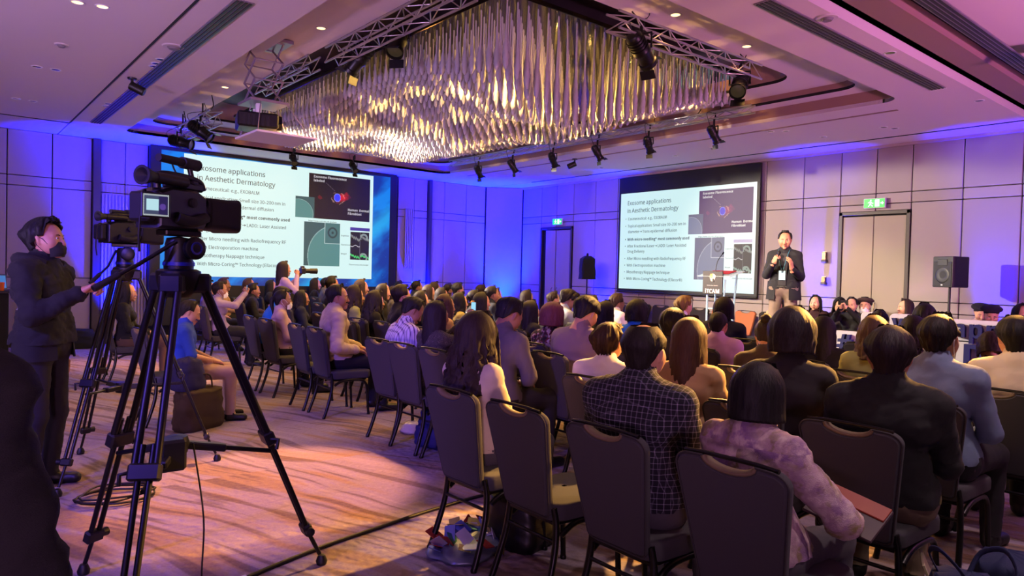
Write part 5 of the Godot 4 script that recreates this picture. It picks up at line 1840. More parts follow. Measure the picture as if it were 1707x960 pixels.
func audience_list() -> void:
	sit(1, 2.46, -1.44, 0.93, "near_woman", "bob", "0c0a0b", "tiedye", "mauve and olive tie-dye jacket and white mask", "grey", {"mask": Color("e8e8ea"), "twist": -0.38})
	sit(1, 2.44, -1.99, 1.03, "near_man", "thinning", "17120f", "plaid", "dark checked shirt", "grey", {"collar": clothes("plaid")})
	sit(1, 2.44, -3.20, 0.99, "woman", "wavy", "2a1c17", "cream_blouse", "cream blouse and grey trousers", "grey", {})
	sit(1, 1.98, -7.38, 0.92, "side_man", "short", "15100f", "royal_polo", "royal blue polo and pale trousers", "pale", {})
	sit(1, 2.02, -10.25, 0.99, "woman", "shoulder", "120e0f", "black_top", "black top, hands on a lit knee", "brown", {})
	sit(2, 3.42, -1.36, 1.02, "tee_man", "short_round", "1c1014", "black_tee", "plain black T-shirt", "khaki", {})
	sit(2, 3.52, -1.89, 1.06, "woman", "small_bob", "1a1115", "dark_top", "dark jacket with pale piping", "dark", {})
	sit(2, 3.39, -2.44, 1.00, "woman", "straight", "4a2a18", "beige_blouse", "beige top under loose auburn hair", "dark", {})
	sit(2, 3.39, -3.06, 0.94, "man", "tousled", "3a2415", "white_shirt", "white collared shirt", "dark", {"collar": clothes("white_shirt")})
	sit(2, 3.32, -4.16, 1.07, "bowed_man", "short", "0f0c0f", "grey_jacket", "grey jacket, head bowed", "dark", {})
	sit(2, 3.42, -5.08, 0.98, "phone_woman", "straight", "1d1318", "knit", "speckled black knit, holding up a phone", "dark", {"phone": true})
	sit(2, 3.40, -5.72, 1.02, "bowed_man", "short", "15110f", "striped", "striped white and purple shirt", "dark", {"collar": clothes("striped")})
	sit(2, 3.42, -7.00, 1.05, "elbow_man", "short", "14100f", "beige_jacket", "beige jacket, leaning with elbow out", "dark", {})
	sit(2, 3.39, -8.45, 0.97, "woman", "tail", "17110f", "pink_top", "pale pink blouse and white mask", "dark", {"mask": Color("e8e8ea")})
	sit(2, 3.40, -8.95, 1.01, "bowed_man", "short_round", "1a1412", "blue_shirt", "bright blue shirt, head bowed", "dark", {})
	sit(2, 3.49, -11.20, 0.99, "phone_woman", "short_round", "171112", "mauve_jacket", "mauve jacket and mask, raising a phone", "dark", {"mask": Color("e8e8ea"), "phone": true})
	sit(2, 3.91, -13.20, 0.97, "man", "short_round", "120e12", "mauve_jacket", "mauve jacket", "dark", {})
	sit(3, 4.37, -1.47, 1.05, "man", "short", "1c1513", "denim_shirt", "two-tone denim shirt and white mask", "dark", {"mask": Color("e8e8ea"), "twist": -0.45, "collar": clothes("denim_shirt")})
	sit(3, 4.67, -2.72, 0.98, "bowed_woman", "bun", "2a1a15", "brown_top", "brown top, bowed low", "dark", {})
	sit(3, 4.47, -3.38, 0.99, "man", "short_round", "0e0b0d", "dark_top", "dark top", "dark", {})
	sit(3, 4.07, -4.05, 1.07, "bowed_man", "short_round", "0e0b12", "mauve_shirt", "mauve shirt, head tilted", "dark", {})
	sit(3, 4.47, -4.74, 0.97, "woman", "small_bob", "7d3c44", "patterned", "patterned black and red top under pink hair", "dark", {})
	sit(3, 4.47, -6.48, 0.98, "woman", "shoulder", "4a2c1e", "beige_blouse", "beige blouse under reddish hair", "dark", {})
	sit(3, 4.47, -7.42, 1.04, "man", "short_round", "1c1412", "black_top", "black top and glasses", "dark", {"glasses": true})
	sit(3, 4.47, -8.07, 0.96, "woman", "wavy", "1f1513", "dark_top", "dark top under curly hair", "dark", {})
	sit(3, 4.47, -8.63, 1.00, "woman", "wavy", "2d1c18", "olive_top", "olive top under wavy brown hair", "dark", {})
	sit(3, 4.47, -9.21, 1.00, "man", "short_round", "120e10", "dark_top", "dark top", "dark", {})
	sit(3, 4.47, -10.39, 0.91, "woman", "shoulder", "14100e", "navy_top", "navy top and glasses", "dark", {"glasses": true})
	sit(3, 4.47, -12.50, 0.95, "man", "short_round", "17110f", "black_top", "black top", "dark", {})
	sit(3, 4.47, -14.11, 1.00, "woman", "short_round", "4a2f20", "beige_blouse", "beige top", "dark", {})
	sit(4, 5.22, -1.34, 1.03, "man", "short_round", "0e0c10", "cream_shirt", "cream shirt with a dark collar tab", "dark", {"collar": clothes("cream_shirt")})
	sit(4, 5.22, -2.19, 0.99, "woman", "shoulder", "4a3028", "olive_top", "pale olive green top", "dark", {})
	sit(4, 5.57, -2.73, 0.96, "woman", "straight", "0f0c0e", "black_top", "black jacket with a striped cuff", "dark", {})
	sit(4, 5.57, -3.71, 0.95, "man", "cropped", "15100f", "pink_shirt", "pink shirt with dark collar line", "dark", {"collar": clothes("pink_shirt")})
	sit(4, 5.57, -4.66, 0.99, "woman", "small_bob", "0d0c0e", "blue_shirt", "blue shirt under a black bob", "dark", {})
	sit(4, 5.57, -5.09, 0.97, "woman", "straight", "161114", "dark_top", "dark top", "dark", {})
	sit(4, 5.32, -6.00, 0.94, "woman", "long_straight", "1a1113", "dark_top", "dark top under very long straight hair", "dark", {})
	sit(4, 5.57, -7.25, 0.98, "woman", "straight", "151011", "dark_top", "dark top and a claw hair clip", "dark", {"clip": true})
	sit(4, 5.57, -7.74, 0.96, "woman", "shoulder", "120e10", "yellow_top", "yellow-green scarf collar", "dark", {})
	sit(4, 5.57, -8.71, 0.95, "woman", "shoulder", "251a18", "dark_top", "dark top and hair band", "dark", {})
	sit(4, 5.57, -9.83, 1.01, "woman", "straight", "241815", "dark_top", "dark top", "dark", {})
	sit(4, 5.57, -10.56, 1.05, "phone_woman", "straight", "3a2620", "brown_top", "brown top, hand raised", "dark", {})
	sit(4, 5.62, -11.77, 1.07, "man", "short_round", "1c1512", "dark_top", "dark top", "dark", {})
	sit(4, 4.92, -14.03, 1.00, "woman", "straight", "4a3020", "brown_top", "brown top, hand raised", "dark", {})
	sit(4, 5.57, -14.57, 0.97, "woman", "straight", "171210", "dark_top", "dark top", "dark", {})
	sit(5, 6.52, -1.82, 0.90, "bowed_woman", "small_bob", "2a1c1b", "brown_top", "brown top, bent far forward", "dark", {})
	sit(5, 6.52, -2.41, 0.95, "woman", "wavy", "151011", "dark_top", "dark top under curly black hair", "dark", {})
	sit(5, 6.62, -3.51, 0.98, "woman", "straight", "2c1c1e", "brown_top", "brown top", "dark", {})
	sit(5, 6.62, -4.34, 1.02, "man", "bob", "14100f", "navy_top", "broad navy jacket", "dark", {})
	sit(5, 6.62, -6.27, 0.98, "woman", "bun", "3a2a24", "dark_top", "dark top with hair pinned up", "dark", {})
	sit(5, 6.47, -6.77, 1.05, "bowed_man", "tousled", "201613", "pale_shirt", "pale blue-grey shirt", "dark", {})
	sit(5, 6.62, -8.37, 1.03, "woman", "tail", "1a1315", "navy_top", "navy top", "dark", {})
	sit(5, 6.62, -8.82, 0.97, "phone_woman", "tail", "17110f", "dark_top", "dark top, raising a white phone", "dark", {"phone": true})
	sit(5, 6.62, -9.73, 0.97, "woman", "straight", "1c1416", "dark_top", "dark top", "dark", {})
	sit(5, 6.62, -10.13, 1.00, "woman", "straight", "2e1e1a", "brown_top", "brown top", "dark", {})
	sit(5, 6.62, -11.32, 0.95, "woman", "straight", "201615", "grey_top", "grey top", "dark", {})
	sit(5, 6.62, -14.16, 1.02, "man", "short_round", "171210", "grey_top", "grey top", "dark", {})
	sit(5, 6.62, -14.71, 1.01, "woman", "straight", "2a1d18", "dark_top", "dark top", "dark", {})
	sit(6, 7.62, -2.72, 1.02, "woman", "shoulder", "0c0b0c", "black_top", "black top under glossy hair", "dark", {})
	sit(6, 7.62, -3.15, 0.96, "woman", "bun", "171211", "dark_top", "dark top with a hair knot", "dark", {})
	sit(6, 7.62, -5.58, 0.99, "woman", "tousled", "8a6a34", "white_shirt", "white shirt under blond hair", "dark", {})
	sit(6, 7.62, -6.74, 0.98, "man", "short_round", "3a251c", "white_shirt", "white shirt near the stage", "dark", {})
	sit(6, 7.62, -8.07, 0.97, "woman", "short", "2a1c16", "yellow_top", "yellow collared top", "dark", {})
	sit(6, 7.62, -8.71, 0.97, "woman", "straight", "241916", "white_shirt", "white collar under long hair", "dark", {})
	sit(6, 7.62, -9.53, 0.98, "man", "short", "2c282a", "white_shirt", "white shirt, grey-haired", "dark", {})
	sit(6, 7.62, -10.67, 1.02, "man", "short_round", "120f11", "dark_top", "dark top", "dark", {})
	sit(6, 7.62, -11.45, 1.02, "woman", "straight", "2a1c1a", "brown_top", "brown top", "dark", {})
	sit(6, 7.62, -12.09, 1.03, "man", "short", "0a0810", "navy_top", "navy top against the blue wall", "dark", {})
	sit(7, 8.47, -11.08, 0.99, "man", "short_round", "2a1818", "dark_top", "dark top", "dark", {})
	sit(7, 8.47, -12.23, 0.99, "woman", "tail", "241a18", "grey_top", "grey top", "dark", {})
	sit(7, 8.47, -14.25, 0.99, "phone_woman", "tail", "1a1312", "dark_top", "dark top, holding a lit phone", "dark", {"phone": true})

# ------------------------------------------------------------------ stage, lectern, sign, loudspeakers, wall fittings
func build_stage() -> void:
	var side := mat("stage_side", Color(0.05, 0.045, 0.05), 0.8)
	var st := thing("stage", "low dark carpeted stage platform carrying the presenter and lectern", "stage", Vector3(9.75, 0, -6.6))
	put("deck", Geo.new().box(Vector3(0, 0.43, 0), Vector3(1.5, 0.04, 4.4), 0.004), cloth("stage_carpet", Color(0.16, 0.14, 0.16), 0.95), st)
	put("skirt", Geo.new().box(Vector3(0, 0.205, 0), Vector3(1.46, 0.41, 4.36), 0.004), side, st)
	# lectern: clear acrylic legs and shelf, sloping top, sign plate on the front
	var o := thing("lectern", "clear acrylic lectern with a dark sign plate on stage", "lectern", Vector3(9.6, 0.45, -6.42), PI)
	var ac := mat("acrylic", Color(0.8, 0.88, 0.92, 0.25), 0.08)
	ac.transparency = BaseMaterial3D.TRANSPARENCY_ALPHA
	var tint := mat("acrylic_edge", Color(0.62, 0.74, 0.80), 0.15)
	for s in [-1.0, 1.0]:
		put("leg", Geo.new().tube([Vector3(0.10, 0.02, s * 0.13), Vector3(0.06, 1.08, s * 0.16)], 0.016, 8), tint, o)
		put("leg", Geo.new().tube([Vector3(-0.16, 0.02, s * 0.13), Vector3(-0.20, 1.18, s * 0.2)], 0.016, 8), tint, o)
	put("base", Geo.new().box(Vector3(-0.03, 0.012, 0), Vector3(0.42, 0.024, 0.46), 0.006), tint, o)
	put("shelf", Geo.new().box(Vector3(-0.06, 0.62, 0), Vector3(0.28, 0.014, 0.32), 0.003), tint, o)
	put("top", Geo.new().box(Vector3(-0.05, 1.17, 0), Vector3(0.42, 0.016, 0.60), 0.004, Basis(Vector3.BACK, -0.22)), ac, o)
	var pl := put("sign_plate", Geo.new().box(Vector3(0.125, 1.03, 0.02), Vector3(0.02, 0.36, 0.36), 0.003), mat("plate_brown", Color(0.085, 0.05, 0.07), 0.5), o)
	var face := Basis(Vector3.UP, PI / 2)
	text("plate_letters", "iTCAM", 0.088, mat("letter_white", Color(0.85, 0.83, 0.85), 0.5), pl, Transform3D(face, Vector3(0.136, 0.895, 0.02)), true, 0.003, false)
	text("plate_letters", "INTERNATIONAL CONGRESS", 0.016, mat("letter_white", Color(0.85, 0.83, 0.85), 0.5), pl, Transform3D(face, Vector3(0.136, 0.985, 0.02)), false, 0.002, false)
	# the emblem: a pale profile with a golden lobe
	var e := []
	for k in 24:
		var w := TAU * k / 24
		e.append(Vector2(cos(w) * (0.052 + 0.008 * sin(w * 3.0)), sin(w) * 0.062 + 0.0))
	put("emblem", Geo.new().prism(PackedVector2Array(e), 0.006, Transform3D(face, Vector3(0.136, 1.11, 0.02)), 0.0015), mat("emblem_cream", Color(0.80, 0.74, 0.66), 0.5), pl)
	put("emblem_lobe", Geo.new().prism(rrect(-0.045, -0.01, 0.005, 0.055, 0.02), 0.008, Transform3D(face, Vector3(0.137, 1.115, 0.02)), 0.001), mat("emblem_gold", Color(0.75, 0.50, 0.18), 0.4), pl)
	put("emblem_cut", Geo.new().prism(rrect(0.0, -0.07, 0.03, -0.015, 0.012), 0.009, Transform3D(face, Vector3(0.137, 1.11, 0.02)), 0.001), mat("plate_brown", Color(0.085, 0.05, 0.07), 0.5), pl)
	var arm := put("microphone_neck", Geo.new().tube(smooth_path([Vector3(-0.08, 1.18, 0.12), Vector3(-0.10, 1.36, 0.10), Vector3(-0.20, 1.50, 0.07)]), 0.006, 6), mat("black_metal", Color(0.03, 0.03, 0.035), 0.45), o)
	put("microphone_tip", Geo.new().lathe([Vector2(0, 0), Vector2(0.012, 0.005), Vector2(0.013, 0.04), Vector2(0, 0.05)], 10, Transform3D(Basis(Vector3.BACK, 0.9), Vector3(-0.19, 1.49, 0.07))), mat("black_metal", Color(0.03, 0.03, 0.035), 0.45), arm)
	var rd := thing("folder", "red folder lying on the sloping lectern top", "folder", Vector3(9.66, 1.645, -6.42), PI)
	tag(rd, "red folder lying on the sloping lectern top", "folder")
	put("cover", Geo.new().box(Vector3.ZERO, Vector3(0.22, 0.012, 0.42), 0.003, Basis(Vector3.BACK, -0.22)), mat("folder_red", Color(0.55, 0.06, 0.09), 0.5), rd)
	pa_speaker(Vector3(11.75, 0, -3.86), 2.75, "black loudspeaker with grille on a stand by the stage wall", false)
	pa_speaker(Vector3(11.95, 0, -11.58), 2.6, "loudspeaker under a black cloth cover near the ajar door", true)
	exit_sign(Vector3(12.44, 2.90, -5.28), "lit green exit sign above the closed double door", 1.0)
	exit_sign(Vector3(12.44, 2.90, -13.15), "lit green exit sign above the ajar double door", 1.0)
	sconce(Vector3(12.46, 1.98, -6.12), 0.14, "brass wall sconce left of the closed door, upper one")
	sconce(Vector3(12.46, 1.55, -6.12), 0.10, "brass wall sconce left of the closed door, lower one")
	letter_sign()
	# brown and orange chairs along the stage wall, below the projection screen
	var brown := make_chair("side_chair", cloth("side_fabric", Color(0.11, 0.085, 0.075), 0.95, null, 7.0), mat("chair_piping", Color(0.42, 0.36, 0.27), 0.7))
	var n := 0
	for z in [-10.6, -10.12, -9.62, -9.12, -8.62, -7.05]:
		n += 1
		copy(brown, Vector3(11.95, 0, z), PI, "dark brown chair facing the audience below the projection screen, %s from the left" % ordinal(n), "dark chairs along the stage wall")
	brown.free()
	var tan := make_chair("side_chair", cloth("tan_fabric", Color(0.62, 0.36, 0.22), 0.95, null, 7.0), mat("chair_piping", Color(0.42, 0.36, 0.27), 0.7))
	n = 0
	for z in [-8.1, -7.56]:
		n += 1
		copy(tan, Vector3(11.95, 0, z), PI, ["orange chair behind the lectern, below the screen", "orange chair at the right end below the screen"][n - 1], "orange chairs along the stage wall")
	tan.free()

func pa_speaker(at: Vector3, turn: float, label: String, covered: bool) -> void:
	var st := thing("speaker_stand", "black tripod stand under the " + label.replace("black loudspeaker with grille on a stand", "right loudspeaker").replace("loudspeaker under a black cloth cover", "covered loudspeaker"), "stand", at, turn)
	var b := mat("black_plastic", Color(0.03, 0.03, 0.035), 0.5)
	put("pole", Geo.new().tube([Vector3(0, 0.25, 0), Vector3(0, 1.5, 0)], 0.018, 8), b, st)
	put("collar", Geo.new().tube([Vector3(0, 0.72, 0), Vector3(0, 0.8, 0)], 0.03, 8), b, st)
	for k in 3:
		var w := TAU * k / 3
		put("leg", Geo.new().tube([Vector3(0, 0.75, 0), Vector3(cos(w) * 0.45, 0.015, sin(w) * 0.45)], 0.011, 6), b, st)
		put("brace", Geo.new().tube([Vector3(0, 0.3, 0), Vector3(cos(w) * 0.26, 0.32, sin(w) * 0.26)], 0.007, 6), b, st)
	var o := thing("loudspeaker", label, "loudspeaker", at + Vector3(0, 1.5, 0), turn)
	if covered:
		var rows := []
		for y in 9:
			var ring := PackedVector3Array()
			for q in rrect(-0.17, -0.2, 0.17, 0.2, 0.06, 4):
				var t := y / 8.0
				var f := lerpf(1.0, 0.86, t) * (1.0 if y < 8 else 0.45)
				ring.append(Vector3(q.x * f, lerpf(-0.05, 0.5, t), q.y * f) * Vector3(1, 1, 1) + Vector3(0.008 * sin(q.y * 60 + y), 0, 0.008 * sin(q.x * 70 + y)))
			rows.append(ring)
		var g := Geo.new()
		g.grid(rows, false, true)
		g.face(Array(rows[8]), Vector3.UP)
		put("cloth_cover", g, cloth("black_cloth", Color(0.03, 0.03, 0.035), 0.95), o)
		put("knob", Geo.new().lathe([Vector2(0.02, 0.49), Vector2(0.03, 0.52), Vector2(0.02, 0.56), Vector2(0, 0.565)], 10), cloth("black_cloth", Color(0.03, 0.03, 0.035), 0.95), o)
		return
	var p := PackedVector2Array([Vector2(-0.17, -0.16), Vector2(0.10, -0.19), Vector2(0.15, -0.165), Vector2(0.15, 0.165), Vector2(0.10, 0.19), Vector2(-0.17, 0.16), Vector2(-0.21, 0.10), Vector2(-0.21, -0.10)])
	put("cabinet", Geo.new().prism(p, 0.46, Transform3D(Basis(Vector3.RIGHT, -PI / 2), Vector3(0, 0.23, 0)), 0.012), b, o)
	put("grille", Geo.new().box(Vector3(0.152, 0.20, 0), Vector3(0.008, 0.36, 0.30), 0.003), mat("grille_dark", Color(0.05, 0.05, 0.06), 0.6), o)
	put("horn", Geo.new().box(Vector3(0.157, 0.37, 0), Vector3(0.006, 0.09, 0.16), 0.003), mat("black_metal", Color(0.03, 0.03, 0.035), 0.45), o)
	put("woofer", Geo.new().lathe([Vector2(0.04, 0.0), Vector2(0.1, 0.008), Vector2(0.12, 0.0)], 20, Transform3D(Basis(Vector3.BACK, -PI / 2), Vector3(0.155, 0.18, 0))), mat("black_metal", Color(0.03, 0.03, 0.035), 0.45), o)
	put("logo", Geo.new().box(Vector3(0.160, 0.035, 0.0), Vector3(0.004, 0.018, 0.03), 0.001), mat("letter_white", Color(0.85, 0.83, 0.85), 0.5), o)

func exit_sign(at: Vector3, label: String, s: float) -> void:
	var o := thing("exit_sign", label, "exit sign", at, -PI / 2)
	put("housing", Geo.new().box(Vector3(0, 0.0, 0), Vector3(0.36, 0.17, 0.05), 0.008), mat("white_metal", Color(0.8, 0.8, 0.8), 0.4), o)
	put("face", Geo.new().box(Vector3(0, 0, 0.026), Vector3(0.34, 0.15, 0.006), 0.002), glow("exit_green", Color(0.12, 0.85, 0.35), 1.2), o)
	var w := glow("exit_white", Color(0.85, 1.0, 0.9), 1.6)
	# running figure, door and arrow
	put("symbol_door", Geo.new().box(Vector3(0.05, 0, 0.03), Vector3(0.075, 0.12, 0.004), 0.001), w, o)
	put("symbol_figure", Geo.new().prism(PackedVector2Array([Vector2(-0.10, -0.05), Vector2(-0.075, -0.02), Vector2(-0.07, 0.015), Vector2(-0.1, 0.0), Vector2(-0.105, 0.012), Vector2(-0.07, 0.035), Vector2(-0.045, 0.03), Vector2(-0.03, 0.005), Vector2(-0.012, 0.008), Vector2(-0.012, -0.004), Vector2(-0.036, -0.008), Vector2(-0.048, 0.005), Vector2(-0.05, -0.02), Vector2(-0.02, -0.035), Vector2(-0.025, -0.06), Vector2(-0.038, -0.06), Vector2(-0.036, -0.04), Vector2(-0.065, -0.03), Vector2(-0.088, -0.06)]), 0.004, Transform3D(Basis(), Vector3(0, 0, 0.031)), 0.0, 9.0), w, o)
	put("symbol_head", Geo.new().lathe([Vector2(0, 0.002), Vector2(0.014, 0.002), Vector2(0.014, -0.002)], 12, Transform3D(Basis(Vector3.RIGHT, PI / 2), Vector3(-0.055, 0.05, 0.031))), w, o)
	put("symbol_arrow", Geo.new().prism(PackedVector2Array([Vector2(0.105, 0.012), Vector2(0.13, 0.012), Vector2(0.13, 0.03), Vector2(0.16, 0), Vector2(0.13, -0.03), Vector2(0.13, -0.012), Vector2(0.105, -0.012)]), 0.004, Transform3D(Basis(), Vector3(0, 0, 0.031)), 0.0, 9.0), w, o)

func sconce(at: Vector3, h: float, label: String) -> void:
	var o := thing("wall_sconce", label, "wall lamp", at, -PI / 2)
	var br := mat("brass", Color(0.5, 0.42, 0.3), 0.3, 1.0)
	put("bracket", Geo.new().box(Vector3(0, -h * 0.5, 0.03), Vector3(0.09, 0.05, 0.09), 0.008), mat("bronze_trim", Color(0.2, 0.17, 0.16), 0.5), o)
	put("shade", Geo.new().box(Vector3(0, 0.02, 0.03), Vector3(0.07, h, 0.07), 0.006), br, o)
	put("lamp", Geo.new().box(Vector3(0, h * 0.5 + 0.025, 0.03), Vector3(0.05, 0.01, 0.05), 0.002), glow("sconce_lamp", Color(1.0, 0.85, 0.6), 2.0), o)

func letter_sign() -> void:
	var o := thing("letter_sign", "row of big white-edged blue letters standing before the panel chairs", "sign", Vector3(8.4, 0, -3.0), -PI / 2)
	var white := mat("foam_white", Color(0.86, 0.85, 0.88), 0.7)
	var blue := mat("letter_blue", Color(0.10, 0.12, 0.38), 0.6)
	put("base", Geo.new().box(Vector3(0, 0.34, -0.08), Vector3(2.0, 0.68, 0.10), 0.01), mat("sign_base", Color(0.75, 0.74, 0.78), 0.7), o)
	for k in 2:
		put("foot", Geo.new().box(Vector3(-0.7 + k * 1.4, 0.02, -0.08), Vector3(0.08, 0.04, 0.4), 0.004), mat("black_plastic", Color(0.03, 0.03, 0.035), 0.5), o)
	var back := func(x0: float, y0: float, x1: float, y1: float) -> void:
		put("letter_backing", Geo.new().prism(rrect(x0, y0, x1, y1, 0.05, 4), 0.05, Transform3D(Basis(), Vector3(0, 0, -0.03)), 0.004), white, o)
	back.call(-0.68, 0.92, -0.42, 1.20)
	back.call(-0.36, 0.98, 0.14, 1.20)
	back.call(0.16, 0.94, 1.0, 1.18)
	back.call(-1.0, 0.66, -0.68, 0.96)
	back.call(-0.66, 0.66, 0.2, 0.93)
	back.call(0.22, 0.64, 1.0, 0.96)
	text("letter", "S", 0.30, blue, o, Transform3D(Basis(), Vector3(-0.55, 1.055, 0.02)), true, 0.06, false)
	text("letter", "yu", 0.24, blue, o, Transform3D(Basis(), Vector3(-0.18, 1.10, 0.02)), true, 0.06, false)
	text("letter", "appy", 0.25, blue, o, Transform3D(Basis(), Vector3(0.58, 1.08, 0.02)), true, 0.06, false)
	text("letter", "#", 0.30, blue, o, Transform3D(Basis(), Vector3(-0.84, 0.81, 0.02)), true, 0.06, false)
	text("letter", "DE", 0.36, blue, o, Transform3D(Basis(), Vector3(0.6, 0.79, 0.02)), true, 0.06, false)

func build_stage_people() -> void:
	# presenter with a microphone
	var at := Vector3(9.42, 0.45, -5.22)
	var yaw := -2.80
	var s := 1.02
	var o := person("person on stage in a navy jacket with a lanyard, holding a microphone", at, yaw, s, {"pose": "presenter", "style": "short", "hair": Color("0d0a0a"), "top": clothes("presenter_navy"), "legs": legs("trouser_brown"), "face": true, "skin": Color(0.70, 0.49, 0.38)})
	var front := []
	for k in 8:
		var y := lerpf(1.45, 1.0, k / 7.0)
		var wdt := lerpf(0.075, 0.05, k / 7.0)
		var row := PackedVector3Array()
		for j in 7:
			var z := lerpf(-wdt, wdt, j / 6.0)
			row.append(Vector3(lerpf(0.105, 0.136, smoothstep(0.0, 0.3, k / 7.0)) + 0.012 - z * z * 2.0, y, z))
		front.append(row)
	var g := Geo.new()
	g.grid(front, false, false, false, true)
	put("shirt_front", g, cloth("shirt_charcoal", Color(0.16, 0.16, 0.18), 0.85), o)
	jacket_skirt(o, clothes("presenter_navy"), 0.80)
	var l := Geo.new()
	for e in [-1.0, 1.0]:
		l.tube(smooth_path([Vector3(0.05, 1.5, e * 0.075), Vector3(0.128, 1.42, e * 0.06), Vector3(0.152, 1.22, e * 0.012)]), 0.004, 5)
	put("lanyard", l, mat("lanyard_teal", Color(0.15, 0.45, 0.50), 0.6), o)
	put("badge", Geo.new().box(Vector3(0.158, 1.14, 0.0), Vector3(0.005, 0.13, 0.085), 0.002), mat("badge_pale", Color(0.60, 0.80, 0.85), 0.5), o)
	put("belt", Geo.new().tube([Vector3(0.125, 0.985, -0.06), Vector3(0.132, 0.985, 0.0), Vector3(0.125, 0.985, 0.06)], 0.016, 6), mat("belt_black", Color(0.02, 0.02, 0.02), 0.4), o)
	var m := thing("microphone", "black handheld microphone at the presenter's chin", "microphone", at + Basis(Vector3.UP, yaw) * Vector3(0.255, 1.42, 0.035) * s, yaw)
	var tilt := Transform3D(Basis(Vector3.BACK, 0.7), Vector3.ZERO)
	put("handle", Geo.new().lathe([Vector2(0, -0.17), Vector2(0.011, -0.17), Vector2(0.014, 0.0), Vector2(0.018, 0.02)], 10, tilt), mat("black_metal", Color(0.03, 0.03, 0.035), 0.45), m)
	put("grille", Geo.new().lathe([Vector2(0.018, 0.02), Vector2(0.025, 0.035), Vector2(0.025, 0.05), Vector2(0.015, 0.068), Vector2(0, 0.072)], 12, tilt), mat("mic_grille", Color(0.12, 0.12, 0.13), 0.4, 0.6), m)
	# people on chairs along the stage wall, facing the audience
	var grey := cloth("chair_fabric", Color(0.222, 0.218, 0.232), 0.95, null, 7.0)
	var ch := make_chair("panel_chair", grey, mat("chair_piping", Color(0.42, 0.36, 0.27), 0.7))
	var list := [
		["person in a beige jacket and white trousers reading, behind the presenter", 11.5, -6.44, 0.2, "bowed_woman", "straight", "1d1310", "beige_blouse", {}],
		["person in a maroon and black top before the blue uplight", 11.5, -5.80, 0.1, "woman", "straight", "0d0b0d", "maroon_top", {}],
		["person in a grey jacket turned aside beside the door edge", 11.75, -5.50, 0.5, "bowed_woman", "shoulder", "130f10", "grey_top", {}],
		["person in a black blazer aiming a white phone from the panel chairs", 11.3, -5.10, 0.1, "phone_woman", "tail", "120d0e", "black_top", {"phone": true}],
		["person in a cap, white mask and beige top by the closed door", 11.5, -4.98, 0.2, "woman", "short_round", "1a1412", "beige_blouse", {"mask": Color("e8e8ea"), "hat": cloth("hat_brown", Color(0.20, 0.13, 0.12), 0.9)}],
		["person in a white top seated in profile before the closed door", 11.55, -4.42, -0.8, "woman", "straight", "2a1814", "white_shirt", {}],
		["person in a dark beret and pink top by the loudspeaker", 11.75, -3.46, 0.5, "bowed_woman", "cropped", "17110f", "pink_top", {"hat": cloth("hat_navy", Color(0.07, 0.05, 0.13), 0.9)}],
		["person in a dark beret and grey jacket, right of the pink top", 11.1, -3.14, 0.4, "bowed_woman", "cropped", "17110f", "grey_top", {"hat": cloth("hat_navy", Color(0.07, 0.05, 0.13), 0.9)}],
		["person with dark hair in profile at the far right edge", 11.4, -2.84, 0.9, "woman", "shoulder", "100d0e", "black_top", {}],
	]
	var n := 0
	for p in list:
		n += 1
		var d := {"pose": p[4], "style": p[5], "hair": Color(p[6]), "top": clothes(p[7]), "legs": legs("dark"), "face": true, "skin": Color(0.78, 0.59, 0.48)}
		d.merge(p[8], true)
		var turn: float = PI + p[3]
		person(p[0], Vector3(p[1], 0, p[2]), turn, 0.99, d, "people seated along the stage wall")
		if p[8].has("phone"):
			phone("white phone held up by the person in a black blazer", Vector3(p[1], 0, p[2]) + Basis(Vector3.UP, turn) * Vector3(0.37, 1.22, 0.0), turn, 1.0)
		copy(ch, Vector3(p[1] + 0.02, 0, p[2]), turn, "grey banquet chair by the stage wall, %s from the left, under a seated person" % ordinal(n), "grey chairs along the stage wall")
	ch.free()

func jacket_skirt(o: Node3D, m: Material, y_low: float) -> void:
	var rows := []
	for k in 7:
		var t := k / 6.0
		var y := lerpf(1.06, y_low, t)
		var row := PackedVector3Array()
		for j in 29:
			var a := lerpf(0.42, TAU - 0.42, j / 28.0)
			var r := 1.0 + 0.10 * t + 0.02 * sin(a * 7.0) * t
			row.append(Vector3(cos(a) * 0.142 * r, y, sin(a) * 0.215 * r))
		rows.append(row)
	var g := Geo.new()
	g.grid(rows, false, false, false, false)
	var q := Geo.new()
	var inner := []
	for row in rows:
		var r2 := PackedVector3Array()
		for v in row:
			r2.append(Vector3(v.x * 0.96, v.y, v.z * 0.97))
		inner.append(r2)
	q.grid(inner, false, false, false, true)
	g.add(q)
	put("jacket_hem", g, m, o)

